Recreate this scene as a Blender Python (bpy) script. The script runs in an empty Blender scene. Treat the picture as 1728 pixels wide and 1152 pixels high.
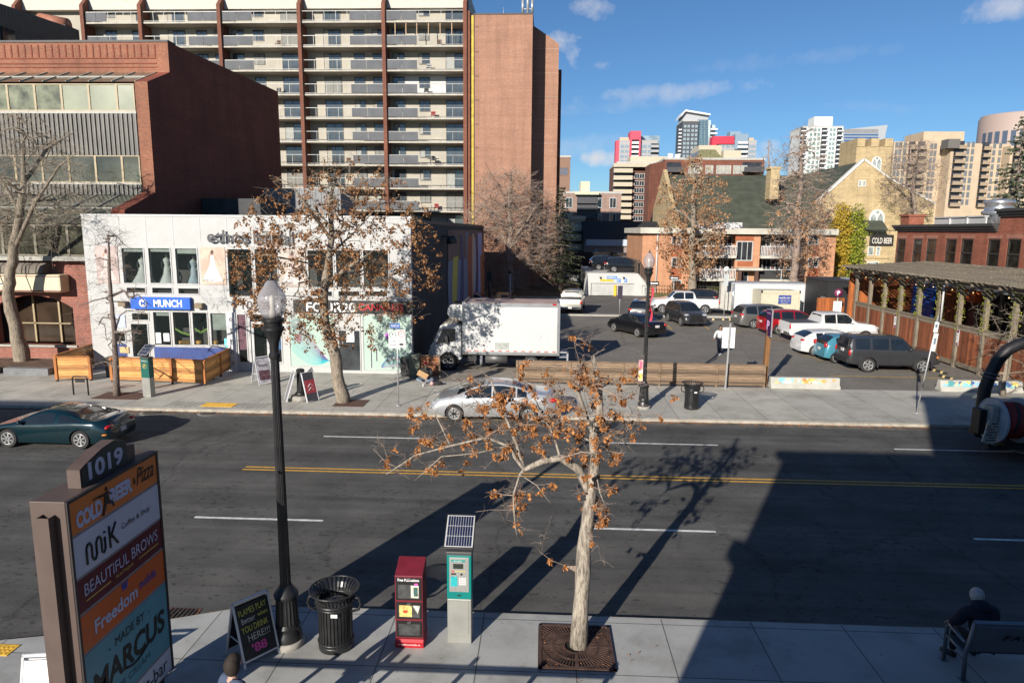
import bpy, bmesh, math, random
from mathutils import Vector, Matrix, Euler
R_=math.radians
sc=bpy.context.scene
COL=sc.collection
random.seed(7)
# ---------------- camera ----------------
CH=7.0
cd=bpy.data.cameras.new("camera"); cam=bpy.data.objects.new("camera",cd); COL.objects.link(cam)
CR=Matrix.Rotation(R_(2.58),3,'Z')@Matrix.Rotation(R_(90-9.22),3,'X')@Matrix.Rotation(R_(.5),3,'Z')
cam.location=(0,0,CH); cam.rotation_euler=CR.to_euler()
cd.sensor_width=36; cd.lens=24.0; cd.clip_start=.05; cd.clip_end=6000
sc.camera=cam
# ---------------- sun, sky, exposure ----------------
SUN_EL=20.8; SUN_AZ=64.2      # elevation, heading the light travels towards (deg from +x)
sd=bpy.data.lights.new("sun",'SUN'); so=bpy.data.objects.new("sun",sd); COL.objects.link(so)
sd.energy=5.0; sd.angle=R_(.5); sd.color=(1,.93,.83)
tr=Vector((math.cos(R_(SUN_AZ))*math.cos(R_(SUN_EL)),math.sin(R_(SUN_AZ))*math.cos(R_(SUN_EL)),-math.sin(R_(SUN_EL))))
so.rotation_euler=tr.to_track_quat('-Z','Y').to_euler()
w=bpy.data.worlds.new("World"); sc.world=w; w.use_nodes=True
nt=w.node_tree; nt.nodes.clear()
def N(nt,t,**k):
    n=nt.nodes.new(t)
    for a,b in k.items(): setattr(n,a,b)
    return n
def mth(nt,op,a,b=None,c=None,clamp=False):
    n=N(nt,'ShaderNodeMath',operation=op); n.use_clamp=clamp
    for i,v in enumerate((a,b,c)):
        if v is None: continue
        if isinstance(v,(int,float)): n.inputs[i].default_value=v
        else: nt.links.new(v,n.inputs[i])
    return n.outputs[0]
def vdot(nt,v,c):
    n=N(nt,'ShaderNodeVectorMath',operation='DOT_PRODUCT'); nt.links.new(v,n.inputs[0]); n.inputs[1].default_value=c
    return n.outputs['Value']
sky=N(nt,'ShaderNodeTexSky',sky_type='NISHITA'); sky.sun_disc=False
sky.sun_elevation=R_(SUN_EL); sky.sun_rotation=R_(205.8); sky.altitude=1050; sky.air_density=1.0; sky.dust_density=.35; sky.ozone_density=2.2
bg=N(nt,'ShaderNodeBackground'); bg.inputs[1].default_value=.07
out=N(nt,'ShaderNodeOutputWorld')
tc=N(nt,'ShaderNodeTexCoord')
def pxdir(x,y): return (CR@Vector((x-864,-(y-576),-1152))).normalized()
nz=N(nt,'ShaderNodeTexNoise'); nz.inputs['Scale'].default_value=22; nz.inputs['Detail'].default_value=7; nz.inputs['Roughness'].default_value=.62
nt.links.new(tc.outputs['Generated'],nz.inputs['Vector'])
tot=None
for (x,y,wx,wy,st,sl) in [(962,84,40,26,.75,.35),(1013,268,34,17,.95,0),(1002,14,44,18,.5,.1),(1292,250,34,28,.75,0),(1120,156,150,16,.42,-.08),(1690,12,52,20,.55,-.25),(1030,180,130,14,.2,-.12),(985,245,90,20,.22,-.1),(1014,111,22,10,.5,0),(1330,100,160,14,.12,-.1),(1480,180,70,10,.12,.05),(1180,305,90,22,.35,0)]:
    c=pxdir(x,y); u=(pxdir(x+10,y+10*sl)-c).normalized(); v=c.cross(u).normalized()
    a=mth(nt,'MULTIPLY',vdot(nt,tc.outputs['Generated'],u),1152/wx); a=mth(nt,'SUBTRACT',a,c.dot(u)*1152/wx)
    b=mth(nt,'MULTIPLY',vdot(nt,tc.outputs['Generated'],v),1152/wy); b=mth(nt,'SUBTRACT',b,c.dot(v)*1152/wy)
    r2=mth(nt,'ADD',mth(nt,'MULTIPLY',a,a),mth(nt,'MULTIPLY',b,b))
    fall=mth(nt,'SUBTRACT',1.0,r2)
    m=mth(nt,'ADD',fall,mth(nt,'MULTIPLY',mth(nt,'SUBTRACT',nz.outputs[0],.55),4.5))
    m=mth(nt,'MULTIPLY',m,st*.75,clamp=True)
    m=mth(nt,'MINIMUM',m,mth(nt,'MULTIPLY',mth(nt,'SUBTRACT',1.9,r2),1.2,clamp=True))
    front=mth(nt,'GREATER_THAN',vdot(nt,tc.outputs['Generated'],c),0)
    m=mth(nt,'MULTIPLY',m,front)
    tot=m if tot is None else mth(nt,'MAXIMUM',tot,m)
tint=N(nt,'ShaderNodeMix',data_type='RGBA',blend_type='MULTIPLY'); tint.inputs[0].default_value=1; nt.links.new(sky.outputs[0],tint.inputs[6]); tint.inputs[7].default_value=(.52,.76,.98,1)
mx=N(nt,'ShaderNodeMix',data_type='RGBA'); nt.links.new(tot,mx.inputs[0]); nt.links.new(tint.outputs[2],mx.inputs[6]); mx.inputs[7].default_value=(7.4,7.3,7.6,1)
nt.links.new(mx.outputs[2],bg.inputs[0]); nt.links.new(bg.outputs[0],out.inputs[0])
sc.view_settings.view_transform='Standard'; sc.view_settings.look='None'; sc.view_settings.gamma=1; sc.view_settings.exposure=.55
# ---------------- pixel helpers (1728x1152 frame of the photograph) ----------------
def ray(x,y): return CR@Vector((x-864,-(y-576),-1152.))
def g(x,y,z=0.):
    d=ray(x,y); t=(z-CH)/d.z; return Vector((d.x*t,d.y*t,z))
def at(x,y,Y):
    d=ray(x,y); t=Y/d.y; return Vector((d.x*t,Y,CH+d.z*t))
def atX(x,y,X):
    d=ray(x,y); t=X/d.x; return Vector((X,d.y*t,CH+d.z*t))
# ---------------- materials ----------------
def srgb(h):
    h=h.lstrip('#'); r=[]
    for i in (0,2,4):
        c=int(h[i:i+2],16)/255; r.append(c/12.92 if c<=.04045 else ((c+.055)/1.055)**2.4)
    return tuple(r)
_M={}
def base(name):
    m=bpy.data.materials.new(name); m.use_nodes=True; nt=m.node_tree
    b=nt.nodes['Principled BSDF']; return m,nt,b
def ocoord(nt,kind='Object'):
    return N(nt,'ShaderNodeTexCoord').outputs[kind]
def noise(nt,vec,scale,detail=4,rough=.55):
    n=N(nt,'ShaderNodeTexNoise'); n.inputs['Scale'].default_value=scale; n.inputs['Detail'].default_value=detail; n.inputs['Roughness'].default_value=rough
    if vec is not None: nt.links.new(vec,n.inputs['Vector'])
    return n.outputs[0]
def ramp(nt,fac,stops):
    r=N(nt,'ShaderNodeValToRGB'); nt.links.new(fac,r.inputs[0]); cr=r.color_ramp
    while len(cr.elements)<len(stops): cr.elements.new(.5)
    for e,(p,c) in zip(cr.elements,stops): e.position=p; e.color=(*c,1) if len(c)==3 else c
    return r.outputs[0]
def mixc(nt,f,a,b,mode='MIX'):
    n=N(nt,'ShaderNodeMix',data_type='RGBA',blend_type=mode)
    for i,v in ((0,f),(6,a),(7,b)):
        if isinstance(v,(int,float)): n.inputs[i].default_value=v
        elif isinstance(v,tuple): n.inputs[i].default_value=(*v,1) if len(v)==3 else v
        else: nt.links.new(v,n.inputs[i])
    return n.outputs[2]
def bumpn(nt,b,h,strength=.3,dist=.02):
    n=N(nt,'ShaderNodeBump'); n.inputs['Strength'].default_value=strength; n.inputs['Distance'].default_value=dist
    nt.links.new(h,n.inputs['Height']); nt.links.new(n.outputs[0],b.inputs['Normal'])
def mat(name,col,rough=.6,metal=0,var=.12,scale=3,bump=0,bscale=None,coat=0,spec=.5,alpha=1,emit=0,trans=0):
    if name in _M: return _M[name]
    m,nt,b=base(name)
    if isinstance(col,str): col=srgb(col)
    v=ocoord(nt); f=noise(nt,v,scale)
    lo=tuple(c*(1-var) for c in col); hi=tuple(min(1,c*(1+var)) for c in col)
    c=ramp(nt,f,[(.3,lo),(.7,hi)]); nt.links.new(c,b.inputs['Base Color'])
    b.inputs['Roughness'].default_value=rough; b.inputs['Metallic'].default_value=metal
    b.inputs['Coat Weight'].default_value=coat; b.inputs['Coat Roughness'].default_value=.04
    b.inputs['Specular IOR Level'].default_value=spec
    if alpha<1: b.inputs['Alpha'].default_value=alpha
    if trans: b.inputs['Transmission Weight'].default_value=trans
    if emit: nt.links.new(c,b.inputs['Emission Color']); b.inputs['Emission Strength'].default_value=emit
    if bump: bumpn(nt,b,noise(nt,v,bscale or scale*4,6),bump)
    _M[name]=m; return m
def wallvec(nt,s=1.0):
    v=ocoord(nt); sp=N(nt,'ShaderNodeSeparateXYZ'); nt.links.new(v,sp.inputs[0])
    cb=N(nt,'ShaderNodeCombineXYZ'); nt.links.new(mth(nt,'ADD',sp.outputs[0],sp.outputs[1]),cb.inputs[0]); nt.links.new(sp.outputs[2],cb.inputs[1])
    return cb.outputs[0],sp,v
def brick(name,c1,c2,mortar,bw=.24,rh=.08,ms=.012,rough=.85,big=.25):
    if name in _M: return _M[name]
    m,nt,b=base(name); cv,sp,v=wallvec(nt)
    t=N(nt,'ShaderNodeTexBrick'); nt.links.new(cv,t.inputs['Vector'])
    t.inputs['Color1'].default_value=(*srgb(c1),1); t.inputs['Color2'].default_value=(*srgb(c2),1); t.inputs['Mortar'].default_value=(*srgb(mortar),1)
    t.inputs['Scale'].default_value=1; t.inputs['Brick Width'].default_value=bw; t.inputs['Row Height'].default_value=rh; t.inputs['Mortar Size'].default_value=ms; t.inputs['Bias'].default_value=-.2
    f=noise(nt,v,.35,5,.6); c=mixc(nt,1.0,t.outputs[0],ramp(nt,f,[(.3,(1-big,)*3),(.7,(1+big*.3,)*3)]),'MULTIPLY')
    f2=noise(nt,cv,9,3); c=mixc(nt,1.0,c,ramp(nt,f2,[(.3,(.78,)*3),(.72,(1.12,)*3)]),'MULTIPLY')
    mp=N(nt,'ShaderNodeMapping'); nt.links.new(cv,mp.inputs[0]); mp.inputs['Scale'].default_value=(1.1,.07,1); f3=noise(nt,mp.outputs[0],1.4,5,.65); c=mixc(nt,1.0,c,ramp(nt,f3,[(.3,(.82,.81,.8)),(.5,(1,)*3),(.72,(1.1,1.09,1.07))]),'MULTIPLY')
    mp=N(nt,'ShaderNodeMapping'); nt.links.new(cv,mp.inputs[0]); mp.inputs['Scale'].default_value=(.1,1.3,1); f4=noise(nt,mp.outputs[0],1.5,4,.6); c=mixc(nt,1.0,c,ramp(nt,f4,[(.35,(.9,)*3),(.65,(1.06,)*3)]),'MULTIPLY')
    nt.links.new(c,b.inputs['Base Color']); b.inputs['Roughness'].default_value=rough
    bumpn(nt,b,t.outputs['Fac'],-.35,.01)
    _M[name]=m; return m
def ribbed(name,col,period=.3,axis='h',depth=.6,rough=.6,metal=0,var=.15,dark=.45):
    """cladding with ribs running up (axis h) or along (axis v)"""
    if name in _M: return _M[name]
    m,nt,b=base(name); cv,sp,v=wallvec(nt)
    if isinstance(col,str): col=srgb(col)
    s=N(nt,'ShaderNodeSeparateXYZ'); nt.links.new(cv,s.inputs[0])
    p=mth(nt,'FRACT',mth(nt,'DIVIDE',s.outputs[0 if axis=='h' else 1],period))
    tri=mth(nt,'ABSOLUTE',mth(nt,'SUBTRACT',p,.5))
    step=ramp(nt,tri,[(.16,(0,0,0)),(.24,(1,1,1))])
    f=noise(nt,v,1.2,5)
    c=ramp(nt,f,[(.3,tuple(x*(1-var) for x in col)),(.7,tuple(x*(1+var) for x in col))])
    nt.links.new(c,b.inputs['Base Color']); b.inputs['Roughness'].default_value=rough; b.inputs['Metallic'].default_value=metal
    bumpn(nt,b,step,depth,.06)
    _M[name]=m; return m
def wood(name,c1,c2,rough=.75,plank=0,axis='v',streak=14):
    """wood with grain; plank>0 gives tone changes per plank; axis = direction of the grain"""
    if name in _M: return _M[name]
    m,nt,b=base(name); cv,sp,v=wallvec(nt)
    mp=N(nt,'ShaderNodeMapping'); nt.links.new(cv,mp.inputs[0])
    mp.inputs['Scale'].default_value=(streak,.9,1) if axis=='v' else (.9,streak,1)
    f=noise(nt,mp.outputs[0],1.6,5,.65)
    c=ramp(nt,f,[(.28,srgb(c2)),(.66,srgb(c1))])
    if plank:
        s=N(nt,'ShaderNodeSeparateXYZ'); nt.links.new(cv,s.inputs[0])
        idx=mth(nt,'FLOOR',mth(nt,'DIVIDE',s.outputs[0 if axis=='v' else 1],plank))
        wn=N(nt,'ShaderNodeTexWhiteNoise',noise_dimensions='1D'); nt.links.new(idx,wn.inputs['W'])
        c=mixc(nt,1.0,c,ramp(nt,wn.outputs[0],[(0,(.55,.52,.5)),(1,(1.15,1.1,1.05))]),'MULTIPLY')
    gi=N(nt,'ShaderNodeNewGeometry').outputs['Random Per Island']; c=mixc(nt,1.0,c,ramp(nt,gi,[(0,(.68,.67,.66)),(1,(1.15,1.13,1.1))]),'MULTIPLY')
    nt.links.new(c,b.inputs['Base Color']); b.inputs['Roughness'].default_value=rough
    bumpn(nt,b,f,.25,.01)
    _M[name]=m; return m
def asphalt(name,c,var=.25,big=.8,streaky=False,spots=True):
    m,nt,b=base(name); v=ocoord(nt)
    f=noise(nt,v,big,6,.6); c0=ramp(nt,f,[(.3,tuple(x*(1-var) for x in c)),(.7,tuple(x*(1+var) for x in c))])
    f2=noise(nt,v,70,2); c1=mixc(nt,1.0,c0,ramp(nt,f2,[(.3,(.72,)*3),(.7,(1.25,)*3)]),'MULTIPLY')
    if streaky:
        mp=N(nt,'ShaderNodeMapping'); nt.links.new(v,mp.inputs[0]); mp.inputs['Scale'].default_value=(.09,2.2,1)
        f3=noise(nt,mp.outputs[0],1.3,5,.6); c1=mixc(nt,1.0,c1,ramp(nt,f3,[(.3,(.76,)*3),(.7,(1.16,)*3)]),'MULTIPLY')
        sx=N(nt,'ShaderNodeSeparateXYZ'); nt.links.new(v,sx.inputs[0]); ph=mth(nt,'FRACT',mth(nt,'DIVIDE',mth(nt,'ADD',mth(nt,'SUBTRACT',sx.outputs[1],11.9),mth(nt,'MULTIPLY',f3,.5)),3.45)); oil=mth(nt,'ABSOLUTE',mth(nt,'SUBTRACT',ph,.57)); c1=mixc(nt,1.0,c1,ramp(nt,oil,[(.0,(.84,.84,.84)),(.16,(1.02,)*3),(.26,(1.1,1.1,1.09)),(.42,(.96,)*3)]),'MULTIPLY')
        f6=noise(nt,v,.33,3,.5); c1=mixc(nt,1.0,c1,ramp(nt,f6,[(.35,(.88,)*3),(.42,(1,)*3),(.6,(1.0,)*3),(.66,(1.1,)*3)]),'MULTIPLY')
    if spots:
        mp=N(nt,'ShaderNodeMapping'); nt.links.new(v,mp.inputs[0]); mp.inputs['Scale'].default_value=(.55,1,1)
        f4=noise(nt,mp.outputs[0],9,2,.5); f5=noise(nt,v,.5,2)
        sp=mth(nt,'ADD',f4,mth(nt,'MULTIPLY',f5,.35))
        c1=mixc(nt,1.0,c1,ramp(nt,sp,[(.79,(1,)*3),(.87,(.55,)*3)]),'MULTIPLY')
        vr=N(nt,'ShaderNodeTexVoronoi',feature='DISTANCE_TO_EDGE'); vr.inputs['Scale'].default_value=.16
        nw=noise(nt,v,1.1,4); av=N(nt,'ShaderNodeVectorMath',operation='ADD'); cb=N(nt,'ShaderNodeCombineXYZ'); nt.links.new(nw,cb.inputs[0]); nt.links.new(f4,cb.inputs[1])
        nt.links.new(v,av.inputs[0]); nt.links.new(cb.outputs[0],av.inputs[1]); nt.links.new(av.outputs[0],vr.inputs['Vector'])
        c1=mixc(nt,1.0,c1,ramp(nt,vr.outputs[0],[(.0,(.62,)*3),(.006,(1,)*3)]),'MULTIPLY')
    nt.links.new(c1,b.inputs['Base Color']); b.inputs['Roughness'].default_value=.88; b.inputs['Specular IOR Level'].default_value=.3
    bumpn(nt,b,f2,.5,.01)
    return m
def slabs(name,c,px,ox,ylines,var=.14,jw=.012):
    """poured concrete pavement with cut joints every px metres along x and at given y"""
    m,nt,b=base(name); gm=N(nt,'ShaderNodeNewGeometry').outputs['Position']
    sp=N(nt,'ShaderNodeSeparateXYZ'); nt.links.new(gm,sp.inputs[0])
    q=mth(nt,'DIVIDE',mth(nt,'SUBTRACT',sp.outputs[0],ox),px)
    d=mth(nt,'MULTIPLY',mth(nt,'ABSOLUTE',mth(nt,'SUBTRACT',q,mth(nt,'ROUND',q))),px)
    dist=d
    for yl in ylines: dist=mth(nt,'MINIMUM',dist,mth(nt,'ABSOLUTE',mth(nt,'SUBTRACT',sp.outputs[1],yl)))
    f=noise(nt,gm,.9,6,.65); c0=ramp(nt,f,[(.28,tuple(x*(1-var) for x in c)),(.7,tuple(x*(1+var) for x in c))])
    wn=N(nt,'ShaderNodeTexWhiteNoise',noise_dimensions='2D'); cb=N(nt,'ShaderNodeCombineXYZ')
    nt.links.new(mth(nt,'FLOOR',q),cb.inputs[0])
    if ylines: nt.links.new(mth(nt,'GREATER_THAN',sp.outputs[1],ylines[0]),cb.inputs[1])
    nt.links.new(cb.outputs[0],wn.inputs['Vector'])
    c0=mixc(nt,1.0,c0,ramp(nt,wn.outputs[0],[(0,(.86,.86,.87)),(1,(1.05,1.05,1.03))]),'MULTIPLY')
    f2=noise(nt,gm,45,3); c0=mixc(nt,1.0,c0,ramp(nt,f2,[(.3,(.88,)*3),(.7,(1.08,)*3)]),'MULTIPLY')
    f3=noise(nt,gm,3.1,3,.6); c0=mixc(nt,1.0,c0,ramp(nt,f3,[(.66,(1,)*3),(.78,(.72,.71,.7))]),'MULTIPLY')
    f7=noise(nt,gm,13,1,.4); c0=mixc(nt,1.0,c0,ramp(nt,f7,[(.71,(1,)*3),(.76,(.7,.69,.68))]),'MULTIPLY')
    f8=noise(nt,gm,.45,4,.7); c0=mixc(nt,1.0,c0,ramp(nt,f8,[(.36,(.84,.83,.81)),(.5,(1,)*3)]),'MULTIPLY')
    j=ramp(nt,dist,[(jw*.55,(.22,.21,.2)),(jw,(1,1,1))])
    c0=mixc(nt,1.0,c0,j,'MULTIPLY')
    nt.links.new(c0,b.inputs['Base Color']); b.inputs['Roughness'].default_value=.85
    bumpn(nt,b,f2,.15,.01)
    return m
def glassm(name,col,rough=.05,alpha=1,spec=.8,var=.3,scale=.8):
    return mat(name,col,rough=rough,var=var,scale=scale,spec=spec,alpha=alpha)
# ---------------- mesh helpers ----------------
class MB:
    def __init__(s,org=(0,0,0)): s.v=[]; s.f=[]; s.m=[]; s.o=Vector(org); s.mi=0; s.sm=[]; s.smooth=False
    def add(s,vs,fs):
        n=len(s.v); s.v+= [Vector(p)-s.o for p in vs]; s.f+=[tuple(i+n for i in f) for f in fs]; s.m+=[s.mi]*len(fs); s.sm+=[s.smooth]*len(fs); return s
    def box(s,x0,y0,z0,x1,y1,z1):
        if x0>x1:x0,x1=x1,x0
        if y0>y1:y0,y1=y1,y0
        if z0>z1:z0,z1=z1,z0
        return s.add([(x0,y0,z0),(x1,y0,z0),(x1,y1,z0),(x0,y1,z0),(x0,y0,z1),(x1,y0,z1),(x1,y1,z1),(x0,y1,z1)],[(0,3,2,1),(4,5,6,7),(0,1,5,4),(1,2,6,5),(2,3,7,6),(3,0,4,7)])
    def obox(s,c,size,rot=None):
        c=Vector(c); hx,hy,hz=[k/2 for k in size]; M=rot if rot is not None else Matrix.Identity(3)
        P=[c+M@Vector(p) for p in [(-hx,-hy,-hz),(hx,-hy,-hz),(hx,hy,-hz),(-hx,hy,-hz),(-hx,-hy,hz),(hx,-hy,hz),(hx,hy,hz),(-hx,hy,hz)]]
        return s.add(P,[(0,3,2,1),(4,5,6,7),(0,1,5,4),(1,2,6,5),(2,3,7,6),(3,0,4,7)])
    def beam(s,p,q,w,h=None):
        """square bar from p to q"""
        h=h or w; p=Vector(p);q=Vector(q);d=(q-p); L=d.length; d.normalize()
        up=Vector((0,0,1)) if abs(d.z)<.95 else Vector((0,1,0))
        a=d.cross(up).normalized(); b=a.cross(d)
        M=Matrix((a,d,b)).transposed()
        return s.obox((p+q)/2,(w,L,h),M)
    def tube(s,pts,rad,n=8,cap=True):
        pts=[Vector(p) for p in pts]
        if isinstance(rad,(int,float)): rad=[rad]*len(pts)
        vs=[];fs=[]; ref=None
        for i,p in enumerate(pts):
            d=(pts[min(i+1,len(pts)-1)]-pts[max(i-1,0)])
            if d.length<1e-9: d=Vector((0,0,1))
            d.normalize()
            if ref is None: ref=Vector((1,0,0)) if abs(d.x)<.8 else Vector((0,1,0))
            a=(ref-d*ref.dot(d)); a=a.normalized() if a.length>1e-6 else d.orthogonal().normalized(); ref=a; b=d.cross(a)
            for k in range(n):
                t=2*math.pi*k/n; vs.append(p+(a*math.cos(t)+b*math.sin(t))*rad[i])
        for i in range(len(pts)-1):
            for k in range(n):
                k2=(k+1)%n; fs.append((i*n+k,i*n+k2,(i+1)*n+k2,(i+1)*n+k))
        if cap: fs.append(tuple(range(n-1,-1,-1))); fs.append(tuple((len(pts)-1)*n+k for k in range(n)))
        o=s.smooth; s.smooth=n>=6; s.add(vs,fs); s.smooth=o; return s
    def cyl(s,p,q,r,r2=None,n=16): return s.tube([p,q],[r,r if r2 is None else r2],n)
    def lathe(s,prof,c=(0,0,0),n=20,axis='z',flute=0):
        c=Vector(c); vs=[];fs=[]
        for r,z in prof:
            for k in range(n):
                t=2*math.pi*k/n; rr=r*(1-(flute if k%2 else 0)); p=(rr*math.cos(t),rr*math.sin(t),z)
                if axis=='y': p=(p[0],p[2],p[1])
                if axis=='x': p=(p[2],p[0],p[1])
                vs.append(c+Vector(p))
        for i in range(len(prof)-1):
            for k in range(n):
                k2=(k+1)%n; fs.append((i*n+k,i*n+k2,(i+1)*n+k2,(i+1)*n+k))
        fs.append(tuple(range(n-1,-1,-1))); fs.append(tuple((len(prof)-1)*n+k for k in range(n)))
        o=s.smooth; s.smooth=not flute; s.add(vs,fs); s.smooth=o; return s
    def quad(s,a,b,c,d): return s.add([a,b,c,d],[(0,1,2,3)])
    def prism(s,poly,vec):
        """polygon extruded along vec"""
        n=len(poly); vec=Vector(vec); P=[Vector(p) for p in poly]
        return s.add(P+[p+vec for p in P],[tuple(range(n-1,-1,-1)),tuple(range(n,2*n))]+[(i,(i+1)%n,n+(i+1)%n,n+i) for i in range(n)])
    def ball(s,c,r,n=12,m=8,sc_=(1,1,1)):
        c=Vector(c); vs=[c+Vector((0,0,-r*sc_[2]))]; fs=[]
        for i in range(1,m):
            a=-math.pi/2+math.pi*i/m
            for k in range(n):
                t=2*math.pi*k/n; vs.append(c+Vector((r*sc_[0]*math.cos(a)*math.cos(t),r*sc_[1]*math.cos(a)*math.sin(t),r*sc_[2]*math.sin(a))))
        vs.append(c+Vector((0,0,r*sc_[2])))
        for k in range(n): fs.append((0,1+(k+1)%n,1+k))
        for i in range(m-2):
            for k in range(n):
                k2=(k+1)%n; fs.append((1+i*n+k,1+i*n+k2,1+(i+1)*n+k2,1+(i+1)*n+k))
        L=len(vs)-1
        for k in range(n): fs.append((L,1+(m-2)*n+k,1+(m-2)*n+(k+1)%n))
        o=s.smooth; s.smooth=True; s.add(vs,fs); s.smooth=o; return s
    def mesh(s,name,mats,fixn=True):
        me=bpy.data.meshes.new(name); me.from_pydata([tuple(p) for p in s.v],[],s.f); me.update()
        if not isinstance(mats,(list,tuple)): mats=[mats]
        for m in mats: me.materials.append(m)
        me.polygons.foreach_set('material_index',s.m); me.polygons.foreach_set('use_smooth',s.sm)
        if fixn and len(s.f)<30000:
            bm=bmesh.new(); bm.from_mesh(me); bmesh.ops.recalc_face_normals(bm,faces=bm.faces); bm.to_mesh(me); bm.free()
        return me
    def build(s,name,mats,parent=None,sharp=None,bevel=0,**k):
        me=s.mesh(name,mats)
        if sharp is not None:
            me.shade_smooth(); me.set_sharp_from_angle(angle=R_(sharp))
        o=bpy.data.objects.new(name,me); COL.objects.link(o)
        if parent is not None: o.parent=parent
        if bevel:
            b=o.modifiers.new('bevel','BEVEL'); b.width=bevel; b.segments=2; b.limit_method='ANGLE'; b.angle_limit=R_(40)
        for a,c in k.items(): o[a]=c
        return o
def thing(name,label,cat,loc=(0,0,0),rz=0,group=None):
    o=bpy.data.objects.new(name,None); COL.objects.link(o); o.empty_display_size=.2
    o.location=loc; o.rotation_euler=(0,0,rz); o['label']=label; o['category']=cat
    if group: o['group']=group
    return o
def tag(o,label,cat,group=None):
    o['label']=label; o['category']=cat
    if group: o['group']=group
    return o
def struct(o): o['kind']='structure'; return o
def dup(root,loc,rz=None,label=None,group=None):
    def cp(o,par):
        c=o.copy(); COL.objects.link(c)
        if par: c.parent=par
        for ch in o.children: cp(ch,c)
        return c
    r=cp(root,None); r.location=loc
    if rz is not None: r.rotation_euler=(0,0,rz)
    if label: r['label']=label
    if group: r['group']=group
    return r
RFRONT=Matrix.Rotation(R_(90),3,'X')                 # text facing -y
RRIGHT=Matrix.Rotation(R_(90),3,'Z')@RFRONT          # text facing +x
RLEFT=Matrix.Rotation(R_(-90),3,'Z')@RFRONT          # text facing -x
def text(s,loc,width,height,m,parent,rot=RFRONT,ext=.006,bold=0,shear=0,name='lettering',org=(0,0,0),center=True,spacing=1):
    cu=bpy.data.curves.new('t','FONT'); cu.body=s; cu.extrude=0; cu.offset=bold; cu.shear=shear; cu.space_character=spacing; cu.resolution_u=3
    to=bpy.data.objects.new('t',cu); COL.objects.link(to)
    dg=bpy.context.evaluated_depsgraph_get(); me=bpy.data.meshes.new_from_object(to.evaluated_get(dg))
    bpy.data.objects.remove(to); bpy.data.curves.remove(cu)
    if not me.vertices: return None
    xs=[v.co.x for v in me.vertices]; ys=[v.co.y for v in me.vertices]
    x0,x1,y0,y1=min(xs),max(xs),min(ys),max(ys); sx=width/(x1-x0); sy=height/(y1-y0) if height else sx
    L=Vector(loc)-Vector(org)
    for v in me.vertices:
        p=Vector(((v.co.x-(x0+x1)/2)*sx,(v.co.y-(y0+y1)/2)*sy,ext)); v.co=L+rot@p
    me.materials.clear(); me.materials.append(m); me.name=name
    o=bpy.data.objects.new(name,me); COL.objects.link(o)
    if parent: o.parent=parent
    return o
import numpy as np
def cluster(lf,rnd,p,s,n,leafs,droop=1.0):
    for _ in range(n):
        q=p+Vector((rnd.gauss(0,s*.5),rnd.gauss(0,s*.5),rnd.uniform(-s*1.3,s*.35)*droop))
        a=rnd.uniform(0,6.28); L=leafs*rnd.uniform(.7,1.35); W=L*rnd.uniform(.3,.55)
        u=Vector((math.cos(a),math.sin(a),0)); d=Vector((rnd.gauss(0,.45),rnd.gauss(0,.45),-1 if rnd.random()<.8 else .3)).normalized()
        k=q+d*L; m_=(q+k)/2+u.cross(d)*W*.3
        lf.add([q,m_+u*W,k,m_-u*W],[(0,1,2,3)])
def leafmat(name,a,b_,c_,scale=1.5):
    if name in _M: return _M[name]
    m,nt,b=base(name); gm=N(nt,'ShaderNodeNewGeometry'); f=gm.outputs['Random Per Island']; f2=noise(nt,ocoord(nt),scale,3)
    k=mth(nt,'ADD',mth(nt,'MULTIPLY',f,.7),mth(nt,'MULTIPLY',f2,.3)); c=ramp(nt,k,[(.1,a),(.45,b_),(.85,c_)])
    nt.links.new(c,b.inputs['Base Color']); b.inputs['Roughness'].default_value=.75; b.inputs['Specular IOR Level'].default_value=.2
    tl=N(nt,'ShaderNodeBsdfTranslucent'); nt.links.new(c,tl.inputs[0]); mxs=N(nt,'ShaderNodeMixShader'); mxs.inputs[0].default_value=.25
    o=nt.nodes['Material Output']; nt.links.new(b.outputs[0],mxs.inputs[1]); nt.links.new(tl.outputs[0],mxs.inputs[2]); nt.links.new(mxs.outputs[0],o.inputs[0])
    _M[name]=m; return m
def bark(name,c1,c2,sc_=(9,2)):
    if name in _M: return _M[name]
    m,nt,b=base(name); v=ocoord(nt); mp=N(nt,'ShaderNodeMapping'); nt.links.new(v,mp.inputs[0]); mp.inputs['Scale'].default_value=(sc_[0],sc_[0],sc_[1])
    f=noise(nt,mp.outputs[0],2.2,6,.7); c=ramp(nt,f,[(.34,c2),(.58,c1)]); nt.links.new(c,b.inputs['Base Color']); b.inputs['Roughness'].default_value=.9; bumpn(nt,b,f,.9,.03)
    _M[name]=m; return m
skinm=lambda n,c: mat('skin '+n,c,.55,var=.08,scale=12)
def A(l,Y,jy=0): return [at(q[0],q[1],Y+(q[2] if len(q)>2 else 0)) for q in l]
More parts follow.
